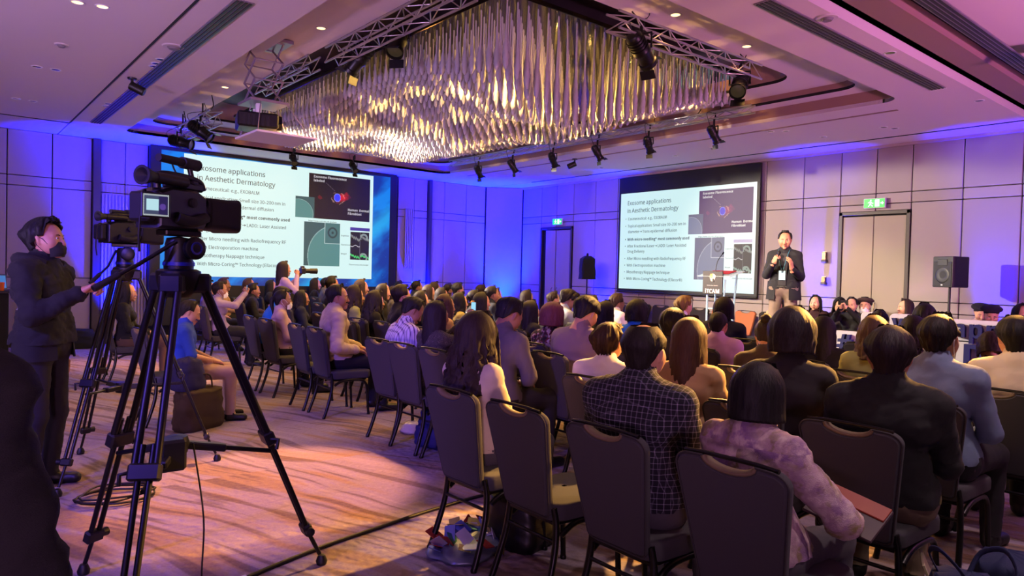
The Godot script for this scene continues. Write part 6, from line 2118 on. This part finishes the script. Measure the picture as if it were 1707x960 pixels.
# ------------------------------------------------------------------ the two video cameras on tripods
func tripod(label: String, center: Vector3, feet: Array, top: float, spread: float, s: float) -> Node3D:
	var o := thing("camera_tripod", label, "tripod", center)
	var b := mat("tripod_black", Color(0.022, 0.022, 0.025), 0.42, 0.2)
	var c := mat("tripod_clamp", Color(0.03, 0.03, 0.034), 0.5)
	put("bowl", Geo.new().lathe([Vector2(0, -0.10), Vector2(0.05, -0.10), Vector2(0.085, -0.06), Vector2(0.095, -0.01), Vector2(0.095, 0.02), Vector2(0.075, 0.03), Vector2(0, 0.03)], 24, Transform3D(Basis().scaled(Vector3.ONE * s), Vector3(0, top, 0))), b, o)
	var mids := []
	for f in feet:
		var foot: Vector3 = f - center
		var out := Vector3(foot.x, 0, foot.z).normalized()
		var side := out.cross(Vector3.UP)
		var hip := Vector3(0, top - 0.03, 0) + out * 0.10 * s
		var leg := put("leg", Geo.new().tube([hip + side * 0.03 * s, hip.lerp(foot, 0.52) + side * 0.042 * s], 0.0165 * s, 8), b, o)
		put("tube", Geo.new().tube([hip - side * 0.03 * s, hip.lerp(foot, 0.52) - side * 0.042 * s], 0.0165 * s, 8), b, leg)
		put("shoulder", Geo.new().box(Vector3(0, top - 0.035, 0) + out * 0.085 * s, Vector3(0.10, 0.09, 0.10) * s, 0.012, Basis(side, Vector3.UP, -out)), c, leg)
		var m := hip.lerp(foot, 0.52)
		var d := (foot - hip).normalized()
		put("clamp", Geo.new().box(m, Vector3(0.125, 0.07, 0.05) * s, 0.008, Basis(side, d, side.cross(d))), c, leg)
		put("lever", Geo.new().tube([m + side * 0.06 * s, m + side * 0.085 * s - out * -0.03, m + side * 0.09 * s + d * 0.05], 0.009 * s, 6), c, leg)
		for q in [-1.0, 1.0]:
			put("lower_tube", Geo.new().tube([hip.lerp(foot, 0.45) + side * q * 0.022 * s, hip.lerp(foot, 0.86) + side * q * 0.022 * s], 0.013 * s, 8), b, leg)
		var e := hip.lerp(foot, 0.86)
		put("foot_clamp", Geo.new().box(e, Vector3(0.09, 0.06, 0.045) * s, 0.008, Basis(side, d, side.cross(d))), c, leg)
		put("knob", Geo.new().lathe([Vector2(0, 0), Vector2(0.02, 0.0), Vector2(0.022, 0.03), Vector2(0, 0.034)], 10, Transform3D(Basis(Vector3.FORWARD.cross(side).normalized(), side, Vector3.FORWARD.cross(side).normalized().cross(side)), e + side * 0.04 * s)), c, leg)
		put("foot_tube", Geo.new().tube([e, foot + Vector3(0, 0.03, 0) - d * 0.03], 0.011 * s, 8), b, leg)
		put("rubber_foot", Geo.new().lathe([Vector2(0, 0), Vector2(0.026, 0.002), Vector2(0.03, 0.02), Vector2(0.018, 0.05), Vector2(0, 0.055)], 12, Transform3D(Basis(), foot)), c, leg)
		mids.append(hip.lerp(foot, 0.57) - out * 0.01)
	if spread > 0.0:
		var hub := Vector3(0, spread, 0)
		put("spreader_hub", Geo.new().lathe([Vector2(0, -0.04), Vector2(0.05, -0.04), Vector2(0.06, 0.0), Vector2(0.05, 0.035), Vector2(0, 0.04)], 14, Transform3D(Basis(), hub)), c, o)
		for m in mids:
			var dir: Vector3 = (m - hub).normalized()
			put("spreader_arm", Geo.new().tube([hub, m], 0.012 * s, 6), b, o)
			put("spreader_sleeve", Geo.new().box(hub.lerp(m, 0.3), Vector3(0.05, 0.035, hub.distance_to(m) * 0.4), 0.006, Basis.looking_at(dir, Vector3.UP)), c, o)
	return o

func video_camera(called_label: String, at: Vector3, yaw: float, s: float, lcd: bool) -> void:
	var o := thing("video_camera", called_label, "camera", at, yaw)
	o.scale = Vector3.ONE * s
	var b := mat("camera_black", Color(0.02, 0.02, 0.022), 0.45)
	var r := mat("camera_rubber", Color(0.03, 0.03, 0.032), 0.7)
	var X := Basis(Vector3.BACK, -PI / 2)       # lathe axis y -> +x
	put("body", Geo.new().prism(PackedVector2Array([Vector2(-0.17, 0.0), Vector2(0.10, 0.0), Vector2(0.12, 0.03), Vector2(0.12, 0.15), Vector2(0.06, 0.175), Vector2(-0.10, 0.175), Vector2(-0.17, 0.15)]), 0.13, Transform3D(), 0.012), b, o)
	put("battery", Geo.new().box(Vector3(-0.195, 0.085, 0), Vector3(0.05, 0.12, 0.10), 0.01), r, o)
	put("lens_barrel", Geo.new().lathe([Vector2(0.0, 0.11), Vector2(0.062, 0.11), Vector2(0.064, 0.16), Vector2(0.058, 0.165), Vector2(0.060, 0.21), Vector2(0.054, 0.22), Vector2(0.0, 0.22)], 24, Transform3D(X, Vector3(0, 0.085, 0))), b, o)
	for k in 5:
		put("focus_ridge", Geo.new().lathe([Vector2(0.062, 0.122 + k * 0.008), Vector2(0.067, 0.124 + k * 0.008), Vector2(0.062, 0.127 + k * 0.008)], 24, Transform3D(X, Vector3(0, 0.085, 0))), r, o)
	var hood := []
	for lay in [[0.13, 0.062, 0.062], [0.14, 0.074, 0.070], [0.31, 0.083, 0.074], [0.325, 0.088, 0.079], [0.325, 0.078, 0.068], [0.22, 0.06, 0.055]]:
		var ring := PackedVector3Array()
		for q in rrect(-lay[1], -lay[2], lay[1], lay[2], 0.025, 4):
			ring.append(Vector3(lay[0], 0.085 + q.y, q.x))
		hood.append(ring)
	var hg := Geo.new()
	hg.grid(hood, false, true)
	put("lens_hood", hg, r, o)
	put("lens_glass", Geo.new().lathe([Vector2(0, 0.238), Vector2(0.04, 0.232), Vector2(0.056, 0.22)], 20, Transform3D(X, Vector3(0, 0.085, 0))), mat("lens_glass", Color(0.05, 0.06, 0.1), 0.05, 0.3), o)
	# top handle on two posts, viewfinder with rubber eyecup at the back, microphone in front
	var h := put("handle", Geo.new().tube(smooth_path([Vector3(-0.12, 0.17, 0), Vector3(-0.11, 0.225, 0), Vector3(0.02, 0.235, 0), Vector3(0.13, 0.225, 0), Vector3(0.16, 0.19, 0)]), 0.02, 8, false, 0.8), b, o)
	put("handle_post", Geo.new().box(Vector3(0.09, 0.195, 0), Vector3(0.05, 0.06, 0.05), 0.008), b, h)
	put("handle_panel", Geo.new().box(Vector3(0.04, 0.195, 0.0), Vector3(0.20, 0.035, 0.06), 0.008), b, h)
	put("viewfinder", Geo.new().lathe([Vector2(0.0, -0.10), Vector2(0.022, -0.10), Vector2(0.024, -0.26), Vector2(0.024, -0.28), Vector2(0.0, -0.28)], 16, Transform3D(X, Vector3(0.10, 0.205, 0.045))), b, o)
	put("eyecup", Geo.new().lathe([Vector2(0.02, -0.27), Vector2(0.024, -0.30), Vector2(0.036, -0.335), Vector2(0.040, -0.35), Vector2(0.030, -0.35), Vector2(0.0, -0.32)], 18, Transform3D(X, Vector3(0.10, 0.205, 0.045))), r, o)
	var up := 0.30 if lcd else 0.255
	put("microphone", Geo.new().lathe([Vector2(0, -0.16), Vector2(0.017, -0.16), Vector2(0.019, -0.02), Vector2(0.026, -0.02), Vector2(0.026, 0.08), Vector2(0.0, 0.085)], 14, Transform3D(X, Vector3(0.06, up, -0.01))), r, o)
	put("microphone_mount", Geo.new().tube([Vector3(0.10, 0.215, 0), Vector3(0.085, up - 0.01, -0.01)], 0.012, 6), b, o)
	put("microphone_cable", Geo.new().tube(smooth_path([Vector3(-0.02, up - 0.015, -0.01), Vector3(-0.01, up - 0.06, 0.01), Vector3(0.06, up - 0.09, 0.03), Vector3(0.10, 0.2, 0.02)]), 0.004, 5), r, o)
	put("cable", Geo.new().tube(smooth_path([Vector3(-0.2, 0.15, 0.02), Vector3(-0.25, 0.13, 0.05), Vector3(-0.265, -0.02, 0.05), Vector3(-0.24, -0.1, 0.03)]), 0.0045, 5), r, o)
	put("side_dial", Geo.new().lathe([Vector2(0, 0), Vector2(0.02, 0), Vector2(0.02, 0.012), Vector2(0, 0.014)], 14, Transform3D(Basis(Vector3.RIGHT, PI / 2), Vector3(0.02, 0.12, 0.064))), r, o)
	put("grip", Geo.new().tube(smooth_path([Vector3(-0.08, 0.05, 0.07), Vector3(0.0, 0.035, 0.085), Vector3(0.09, 0.06, 0.075)]), 0.024, 8), r, o)
	if lcd:
		var p := put("monitor", Geo.new().box(Vector3(-0.235, 0.085, 0.10), Vector3(0.11, 0.10, 0.014), 0.004, Basis(Vector3.UP, -0.55)), b, o)
		var pic := paint(48, 40, func(x: int, y: int) -> Color:
			if x < 2 or y < 3 or x > 45 or y > 36:
				return Color(0.9, 0.95, 0.95) if (x + y) % 3 else Color(0.1, 0.1, 0.1)
			if x > 28:
				return Color(0.12, 0.11, 0.3) if Vector2(x - 36, y - 22).length() > 6.0 else Color(0.35, 0.25, 0.6)
			return Color(0.75, 0.92, 0.95) if y > 8 and y < 30 and x > 5 else Color(0.25, 0.3, 0.4))
		put("monitor_screen", sheet(0.096, 0.086), lit("camera_lcd", pic, 0.9), p, Transform3D(Basis(Vector3.UP, -0.55), Vector3(-0.235, 0.085, 0.10) + Basis(Vector3.UP, -0.55) * Vector3(0, 0, 0.0075)))

func fluid_head(o: Node3D, top: float, s: float, yaw: float, bar_to: Vector3, logo: bool) -> void:
	var b := mat("tripod_black", Color(0.022, 0.022, 0.025), 0.42, 0.2)
	var h := put("fluid_head", Geo.new().lathe([Vector2(0, 0.03), Vector2(0.07, 0.03), Vector2(0.072, 0.07), Vector2(0.066, 0.08), Vector2(0.066, 0.16), Vector2(0.058, 0.19), Vector2(0, 0.2)], 22, Transform3D(Basis().scaled(Vector3.ONE * s), Vector3(0, top, 0))), b, o)
	put("pan_ring", Geo.new().lathe([Vector2(0.066, 0.048), Vector2(0.0755, 0.050), Vector2(0.0755, 0.068), Vector2(0.066, 0.070)], 22, Transform3D(Basis().scaled(Vector3.ONE * s), Vector3(0, top, 0))), mat("ring_blue", Color(0.05, 0.09, 0.42), 0.4), h)
	var side := Basis(Vector3.UP, yaw) * Vector3(0, 0, 1)
	var fwd := Basis(Vector3.UP, yaw) * Vector3(1, 0, 0)
	var tb := Basis(fwd, side, fwd.cross(side))
	put("drag_dial", Geo.new().lathe([Vector2(0, 0.0), Vector2(0.055, 0.0), Vector2(0.058, 0.012), Vector2(0.058, 0.03), Vector2(0.045, 0.038), Vector2(0, 0.038)], 24, Transform3D(tb.scaled(Vector3.ONE * s), Vector3(0, top + 0.14 * s, 0) + side * 0.06 * s + fwd * 0.03)), b, h)
	if logo:
		put("dial_emblem", Geo.new().lathe([Vector2(0.022, 0.0385), Vector2(0.030, 0.0405), Vector2(0.034, 0.0385)], 20, Transform3D(tb.scaled(Vector3.ONE * s), Vector3(0, top + 0.14 * s, 0) + side * 0.06 * s + fwd * 0.03)), mat("ring_blue", Color(0.05, 0.09, 0.42), 0.4), h)
	put("plate", Geo.new().box(Vector3(0, top + 0.215 * s, 0), Vector3(0.20, 0.03, 0.09) * s, 0.005, Basis(Vector3.UP, yaw)), b, h)
	var bar := [Vector3(0, top + 0.17 * s, 0) - fwd * 0.05 + side * 0.05, Vector3(0, top + 0.17 * s, 0).lerp(bar_to, 0.5), bar_to]
	put("pan_bar", Geo.new().tube(bar, 0.0105 * s, 8), b, h)
	put("pan_grip", Geo.new().tube([bar[1].lerp(bar_to, 0.45), bar_to], 0.0165 * s, 10), mat("camera_rubber", Color(0.03, 0.03, 0.032), 0.7), h)

func build_cameras() -> void:
	var c1 := Vector3(0.885, 0, -3.465)
	var t := tripod("big black two-stage camera tripod standing nearest, on the streaked carpet", c1, [Vector3(1.59, 0, -3.41), Vector3(0.60, 0, -3.99), Vector3(0.53, 0, -2.85)], 1.50, 0.72, 1.0)
	fluid_head(t, 1.50, 0.9, 0.35, Vector3(-0.36, -0.06 + 1.50, 0.12), true)
	video_camera("large black video camera with lit monitor on the nearest tripod", Vector3(0.875, 1.708, -3.475), 0.62, 1.06, true)
	var c2 := Vector3(1.13, 0, -5.90)
	var t2 := tripod("smaller camera tripod beside the standing camera operator", c2, [Vector3(0.95, 0, -6.53), Vector3(1.77, 0, -5.73), Vector3(0.66, 0, -5.42)], 1.50, 0.62, 0.85)
	fluid_head(t2, 1.50, 0.85, -0.35, Vector3(-0.24, 1.40, 0.10), false)
	video_camera("smaller black video camera handled by the standing operator", Vector3(1.11, 1.695, -5.9), 0.48, 0.92, false)

func build_crew() -> void:
	# the operator, in black, one hand on the pan bar
	var yaw := -0.62
	var s := 1.04
	var at := Vector3(0.60, 0, -5.66)
	var o := person("person in a black jacket and black mask operating the farther camera", at, yaw, s, {"pose": "operator", "style": "tousled", "hair": Color("0b090b"), "top": clothes("operator_black"), "legs": legs("dark"), "face": true, "mask": Color("0c0b0d"), "skin": Color(0.66, 0.47, 0.38)})
	jacket_skirt(o, clothes("operator_black"), 0.86)
	put("hood", Geo.new().tube(smooth_path([Vector3(0.06, 1.475, 0.085), Vector3(-0.05, 1.50, 0.13), Vector3(-0.13, 1.50, 0.05), Vector3(-0.13, 1.50, -0.05), Vector3(-0.05, 1.50, -0.13), Vector3(0.06, 1.475, -0.085)]), [0.02, 0.03, 0.036, 0.038, 0.04, 0.042, 0.043, 0.044, 0.045, 0.045, 0.045, 0.044, 0.043, 0.042, 0.04, 0.038, 0.036, 0.034, 0.03, 0.026, 0.02], 10), clothes("operator_black"), o)
	for k in 3:
		put("stripe", Geo.new().box(Vector3(0.02 + k * 0.012, 1.20 - k * 0.02, 0.292), Vector3(0.035, 0.006, 0.006), 0.001, Basis(Vector3.BACK, 0.6)), mat("stripe_grey", Color(0.45, 0.45, 0.47), 0.5), o)
	# a standing bystander at the left edge, close to the photographer, only a dark back and arm
	person("person in dark clothes standing close by at the left edge, cut off", Vector3(-0.108, 0, -1.342), 0.876, 0.955, {"pose": "bystander", "style": "short_round", "hair": Color("0c0a0c"), "top": cloth("coat_dark", Color(0.02, 0.019, 0.028), 0.95, null, 6.0), "legs": legs("dark")})
	# a guest standing among the rows with a camera
	var pa := Vector3(4.32, 0, -10.85)
	person("person in lilac standing among the rows, photographing with a long lens", pa, -0.05, 0.93, {"pose": "photographer", "style": "straight", "hair": Color("2c2220"), "top": clothes("lilac_top"), "legs": legs("dark"), "face": true})
	var k := thing("photo_camera", "black photo camera with a long lens held by the person in lilac", "camera", pa + Vector3(0.30, 1.50, 0.03), -0.05)
	var b := mat("camera_black", Color(0.02, 0.02, 0.022), 0.45)
	put("body", Geo.new().box(Vector3(0, 0, 0), Vector3(0.07, 0.10, 0.14), 0.012), b, k)
	put("prism_hump", Geo.new().box(Vector3(0, 0.06, 0), Vector3(0.06, 0.04, 0.06), 0.012), b, k)
	put("lens", Geo.new().lathe([Vector2(0, 0.03), Vector2(0.035, 0.03), Vector2(0.036, 0.12), Vector2(0.042, 0.13), Vector2(0.045, 0.24), Vector2(0.038, 0.24), Vector2(0, 0.2)], 16, Transform3D(Basis(Vector3.BACK, -PI / 2), Vector3.ZERO)), b, k)

# ------------------------------------------------------------------ bags, cables, table and other small things
func crumple(g: Geo, size: Vector3, sd: float, nu := 18, nv := 12, top := 0.7) -> Geo:
	# a soft sack: rounded box with creases
	var rows := []
	for i in nv:
		var t := i / (nv - 1.0)
		var y := size.y * t
		var ring := PackedVector3Array()
		var k := lerpf(1.0, top, t * t) * (0.02 if i == nv - 1 else 1.0) * (0.9 if i == 0 else 1.0)
		for j in nu:
			var a := TAU * j / nu
			var ca := cos(a)
			var sa := sin(a)
			var q := pow(absf(ca), 4.0) + pow(absf(sa), 4.0)
			var r := 1.0 / pow(q, 0.25)
			var w := 1.0 + 0.16 * noise.get_noise_3d(ca * 3.0 + sd, t * 4.0, sa * 3.0)
			ring.append(Vector3(ca * r * size.x * 0.5 * k * w, y * (1.0 + 0.08 * noise.get_noise_2d(a * 2.0, sd)), sa * r * size.z * 0.5 * k * w))
		rows.append(ring)
	g.grid(rows, false, true)
	g.face(Array(rows[0]), Vector3.DOWN)
	return g

func build_small_things() -> void:
	# brown tote with a dark jacket on top, by the chair of the guest in blue
	var bag := thing("tote_bag", "brown tote bag standing on the carpet behind the nearest tripod", "bag", Vector3(1.98, 0, -6.98), 0.5)
	put("body", crumple(Geo.new(), Vector3(0.48, 0.40, 0.24), 3.0, 28, 16, 0.92), cloth("tote_brown", Color(0.20, 0.14, 0.10), 0.8), bag)
	put("handle", Geo.new().tube(smooth_path([Vector3(-0.10, 0.33, 0.07), Vector3(-0.08, 0.50, 0.05), Vector3(0.08, 0.50, 0.05), Vector3(0.10, 0.33, 0.07)]), 0.008, 6), cloth("tote_brown", Color(0.20, 0.14, 0.10), 0.8), bag)
	var jk := thing("folded_jacket", "dark blue jacket hanging over the brown tote bag", "jacket", Vector3(1.88, 0.38, -6.98), 0.5)
	put("body", crumple(Geo.new(), Vector3(0.30, 0.30, 0.24), 8.0, 26, 14, 0.6), cloth("jacket_indigo", Color(0.10, 0.09, 0.30), 0.9), jk)
	# bag of foil-wrapped gifts under the first chair
	var rng := RandomNumberGenerator.new()
	rng.seed = 31
	var foil := thing("gift_bag", "shiny crumpled foil gift bag lying under the nearest left chair", "bag", Vector3(2.34, 0, -3.12), 0.3)
	var fm := mat("foil", Color(0.42, 0.46, 0.52), 0.34, 0.5)
	put("body", crumple(Geo.new(), Vector3(0.50, 0.07, 0.36), 14.0, 34, 10, 0.6), fm, foil)
	for k in 30:
		var a := rng.randf() * TAU
		var p := Vector3(cos(a) * rng.randf_range(0.1, 0.30), rng.randf_range(0.03, 0.10), sin(a) * rng.randf_range(0.08, 0.22))
		var c: Color = [Color(0.30, 0.55, 0.50), Color(0.65, 0.62, 0.35), Color(0.45, 0.50, 0.75), Color(0.75, 0.75, 0.78), Color(0.65, 0.25, 0.2)][k % 5]
		put("foil_fold", Geo.new().prism(PackedVector2Array([Vector2(-0.05, -0.02), Vector2(0.045, -0.035), Vector2(0.055, 0.03), Vector2(-0.03, 0.045)]), 0.004, Transform3D(Basis.from_euler(Vector3(rng.randf() * 3.0, rng.randf() * 3.0, rng.randf() * 3.0)), p), 0.0, 9.0), mat("foil_%d" % (k % 5), c, 0.2, 0.5), foil)
	var dark := thing("handbag", "black handbag standing under the nearest left chair", "bag", Vector3(2.62, 0.0, -3.02), 0.2)
	put("body", crumple(Geo.new(), Vector3(0.30, 0.30, 0.36), 22.0, 26, 14, 0.8), mat("leather_black", Color(0.02, 0.02, 0.022), 0.4), dark)
	put("strap", Geo.new().tube(smooth_path([Vector3(0.0, 0.26, -0.12), Vector3(-0.05, 0.36, -0.05), Vector3(-0.05, 0.36, 0.06), Vector3(0.0, 0.26, 0.12)]), 0.009, 6), mat("leather_black", Color(0.02, 0.02, 0.022), 0.4), dark)
	var nv := thing("tote_bag", "navy blue non-woven tote bag on the floor at the lower right corner", "bag", Vector3(3.18, 0, -0.93), 0.9)
	var nm := cloth("navy_bag", Color(0.05, 0.09, 0.26), 0.8)
	put("body", crumple(Geo.new(), Vector3(0.40, 0.40, 0.26), 41.0, 30, 18, 0.75), nm, nv)
	for q in [-0.06, 0.06]:
		put("handle", Geo.new().tube(smooth_path([Vector3(-0.10, 0.36, q), Vector3(-0.10, 0.45, q * 1.8), Vector3(0.0, 0.50, q * 2.2), Vector3(0.10, 0.45, q * 1.8), Vector3(0.10, 0.36, q)]), 0.011, 6, false, 0.35), nm, nv)
	var bb := thing("handbag", "open black handbag on the carpet behind the person in the T-shirt", "bag", Vector3(2.80, 0, -1.14), 0.4)
	put("body", crumple(Geo.new(), Vector3(0.42, 0.24, 0.34), 55.0, 28, 14, 0.85), mat("leather_black", Color(0.02, 0.02, 0.022), 0.4), bb)
	put("strap", Geo.new().tube(smooth_path([Vector3(-0.16, 0.18, 0.0), Vector3(-0.12, 0.33, 0.06), Vector3(0.1, 0.33, 0.06), Vector3(0.16, 0.18, 0.0)]), 0.01, 6), mat("leather_black", Color(0.02, 0.02, 0.022), 0.4), bb)
	var um := thing("pouch", "small blue pouch lying in the open black handbag", "pouch", Vector3(2.76, 0.21, -1.12), 0.9)
	put("body", crumple(Geo.new(), Vector3(0.20, 0.06, 0.08), 61.0, 20, 8, 0.7), cloth("pouch_blue", Color(0.12, 0.18, 0.55), 0.6), um)
	var br := thing("brochure_bag", "clear packet with an orange and plum brochure held by the tie-dye jacket", "packet", Vector3(2.62, 0.70, -1.17), 0.0)
	put("brochure", Geo.new().box(Vector3.ZERO, Vector3(0.20, 0.012, 0.25), 0.003, Basis(Vector3.BACK, 0.35) * Basis(Vector3.RIGHT, 0.25)), mat("plum", Color(0.15, 0.045, 0.08), 0.6), br)
	put("brochure_band", Geo.new().box(Vector3(0.055, 0.028, 0.0), Vector3(0.08, 0.010, 0.24), 0.002, Basis(Vector3.BACK, 0.35) * Basis(Vector3.RIGHT, 0.25)), mat("orange_band", Color(0.48, 0.17, 0.07), 0.6), br)
	var bl := thing("rucksack", "blue rucksack on the carpet under the chair of the speckled knit", "bag", Vector3(3.52, 0, -5.15), 0.2)
	put("body", crumple(Geo.new(), Vector3(0.36, 0.34, 0.42), 71.0, 26, 14, 0.7), cloth("rucksack_blue", Color(0.05, 0.06, 0.32), 0.7), bl)
	put("pocket", crumple(Geo.new(), Vector3(0.10, 0.18, 0.28), 73.0, 20, 10, 0.8), cloth("rucksack_blue", Color(0.05, 0.06, 0.32), 0.7), bl, Transform3D(Basis(), Vector3(-0.18, 0.03, 0)))
	var wp := thing("plastic_wrapper", "white plastic wrapper on the carpet before the striped shirt", "wrapper", Vector3(3.62, 0, -5.75), 0.4)
	put("body", crumple(Geo.new(), Vector3(0.30, 0.10, 0.2), 81.0, 24, 10, 0.6), mat("wrapper_white", Color(0.7, 0.66, 0.62), 0.35), wp)
	var kb := thing("carry_bag", "navy carry bag under the second row at the far right", "bag", Vector3(3.72, 0, -0.95), 0.2)
	put("body", crumple(Geo.new(), Vector3(0.30, 0.36, 0.26), 91.0, 24, 12, 0.8), nm, kb)
	var mg := thing("magazine", "bright magazine lying against the navy carry bag", "magazine", Vector3(3.50, 0.17, -1.16), 0.4)
	put("cover", Geo.new().box(Vector3.ZERO, Vector3(0.22, 0.30, 0.012), 0.002, Basis(Vector3.RIGHT, -0.4)), mat("magazine_cover", Color(0.72, 0.68, 0.55), 0.3), mg)
	put("cover_stripe", Geo.new().box(Vector3(0.0, -0.06, 0.034), Vector3(0.20, 0.06, 0.006), 0.001, Basis(Vector3.RIGHT, -0.4)), mat("magazine_gold", Color(0.70, 0.62, 0.10), 0.3), mg)
	# cables taped across the aisle and coiled by the tripods
	var black := mat("cable_black", Color(0.02, 0.02, 0.022), 0.5)
	var cable := put("floor_cable", Geo.new().tube(smooth_path([Vector3(0.55, 0.012, -3.05), Vector3(1.05, 0.012, -3.38), Vector3(1.62, 0.012, -3.58), Vector3(2.1, 0.012, -3.68), Vector3(2.58, 0.012, -3.76), Vector3(3.2, 0.012, -3.8), Vector3(5.0, 0.012, -3.75)], 6), 0.011, 8), black, self)
	tag(cable, "black cable lying across the carpet from the nearest tripod to the chairs", "cable")
	var join := thing("cable_tie", "silver tape joint on the black floor cable", "tape", Vector3(1.16, 0.012, -3.43), 0.3)
	put("band", Geo.new().tube([Vector3(-0.05, 0.004, 0), Vector3(0.05, 0.004, 0)], 0.016, 8), mat("white_metal", Color(0.8, 0.8, 0.8), 0.4), join)
	var coil := []
	for k in 60:
		var a := k * 0.42
		coil.append(Vector3(0.95 + (0.20 + 0.04 * sin(k * 0.9)) * cos(a), 0.012 + 0.0008 * k, -5.15 + (0.17 + 0.03 * cos(k * 0.7)) * sin(a)))
	tag(put("coiled_cable", Geo.new().tube(coil, 0.007, 6), black, self), "loose coil of thin black cable on the carpet between the tripods", "cable")
	tag(put("thin_cable", Geo.new().tube(smooth_path([Vector3(0.93, 0.74, -3.36), Vector3(0.97, 0.40, -3.32), Vector3(0.96, 0.12, -3.30), Vector3(0.98, 0.01, -3.26), Vector3(1.03, 0.01, -3.20)], 6), 0.004, 6), black, self), "thin dark cord hanging from the hub of the nearest tripod", "cable")
	tag(put("control_box", Geo.new().box(Vector3(0.84, 0.70, -3.36), Vector3(0.11, 0.14, 0.09), 0.012), mat("black_plastic", Color(0.03, 0.03, 0.035), 0.5), self), "black power box strapped to the nearest tripod", "box")
	# control desk at the left edge, with a laptop and an orange drink
	var desk := thing("control_desk", "black skirted desk at the far left edge behind the operator", "table", Vector3(0.38, 0, -13.6))
	put("top", Geo.new().box(Vector3(0, 1.06, 0), Vector3(1.2, 0.04, 0.8), 0.006), mat("desk_black", Color(0.03, 0.028, 0.03), 0.5), desk)
	put("skirt", Geo.new().box(Vector3(0, 0.52, 0), Vector3(1.14, 1.04, 0.74), 0.01), cloth("black_cloth", Color(0.03, 0.03, 0.035), 0.95), desk)
	var lap := thing("laptop", "open laptop with a blue screen on the black desk", "laptop", Vector3(0.80, 1.08, -13.55), 0.3)
	put("base", Geo.new().box(Vector3(0, 0.01, 0.1), Vector3(0.34, 0.02, 0.24), 0.004), mat("laptop_grey", Color(0.25, 0.25, 0.27), 0.4, 0.5), lap)
	var ls := put("lid", Geo.new().box(Vector3(0, 0.13, -0.04), Vector3(0.34, 0.24, 0.012), 0.004, Basis(Vector3.RIGHT, -0.25)), mat("laptop_grey", Color(0.25, 0.25, 0.27), 0.4, 0.5), lap)
	put("screen", sheet(0.31, 0.20), glow("laptop_blue", Color(0.12, 0.45, 0.75), 0.9), ls, Transform3D(Basis(Vector3.RIGHT, -0.25), Vector3(0, 0.132, -0.033)))
	var cup := thing("drink_cup", "clear cup of orange drink on the black desk", "cup", Vector3(0.86, 1.08, -13.3))
	put("cup", Geo.new().lathe([Vector2(0.0, 0.0), Vector2(0.032, 0.0), Vector2(0.045, 0.13), Vector2(0.042, 0.13), Vector2(0.030, 0.005), Vector2(0.0, 0.005)], 18), mat("cup_amber", Color(0.75, 0.35, 0.10), 0.2), cup)
	var bin := thing("bin", "dark round sack lying on the carpet behind the farther tripod", "bag", Vector3(1.95, 0, -14.7))
	put("body", crumple(Geo.new(), Vector3(0.9, 0.36, 0.5), 101.0, 26, 12, 0.7), cloth("black_cloth", Color(0.03, 0.03, 0.035), 0.95), bin)
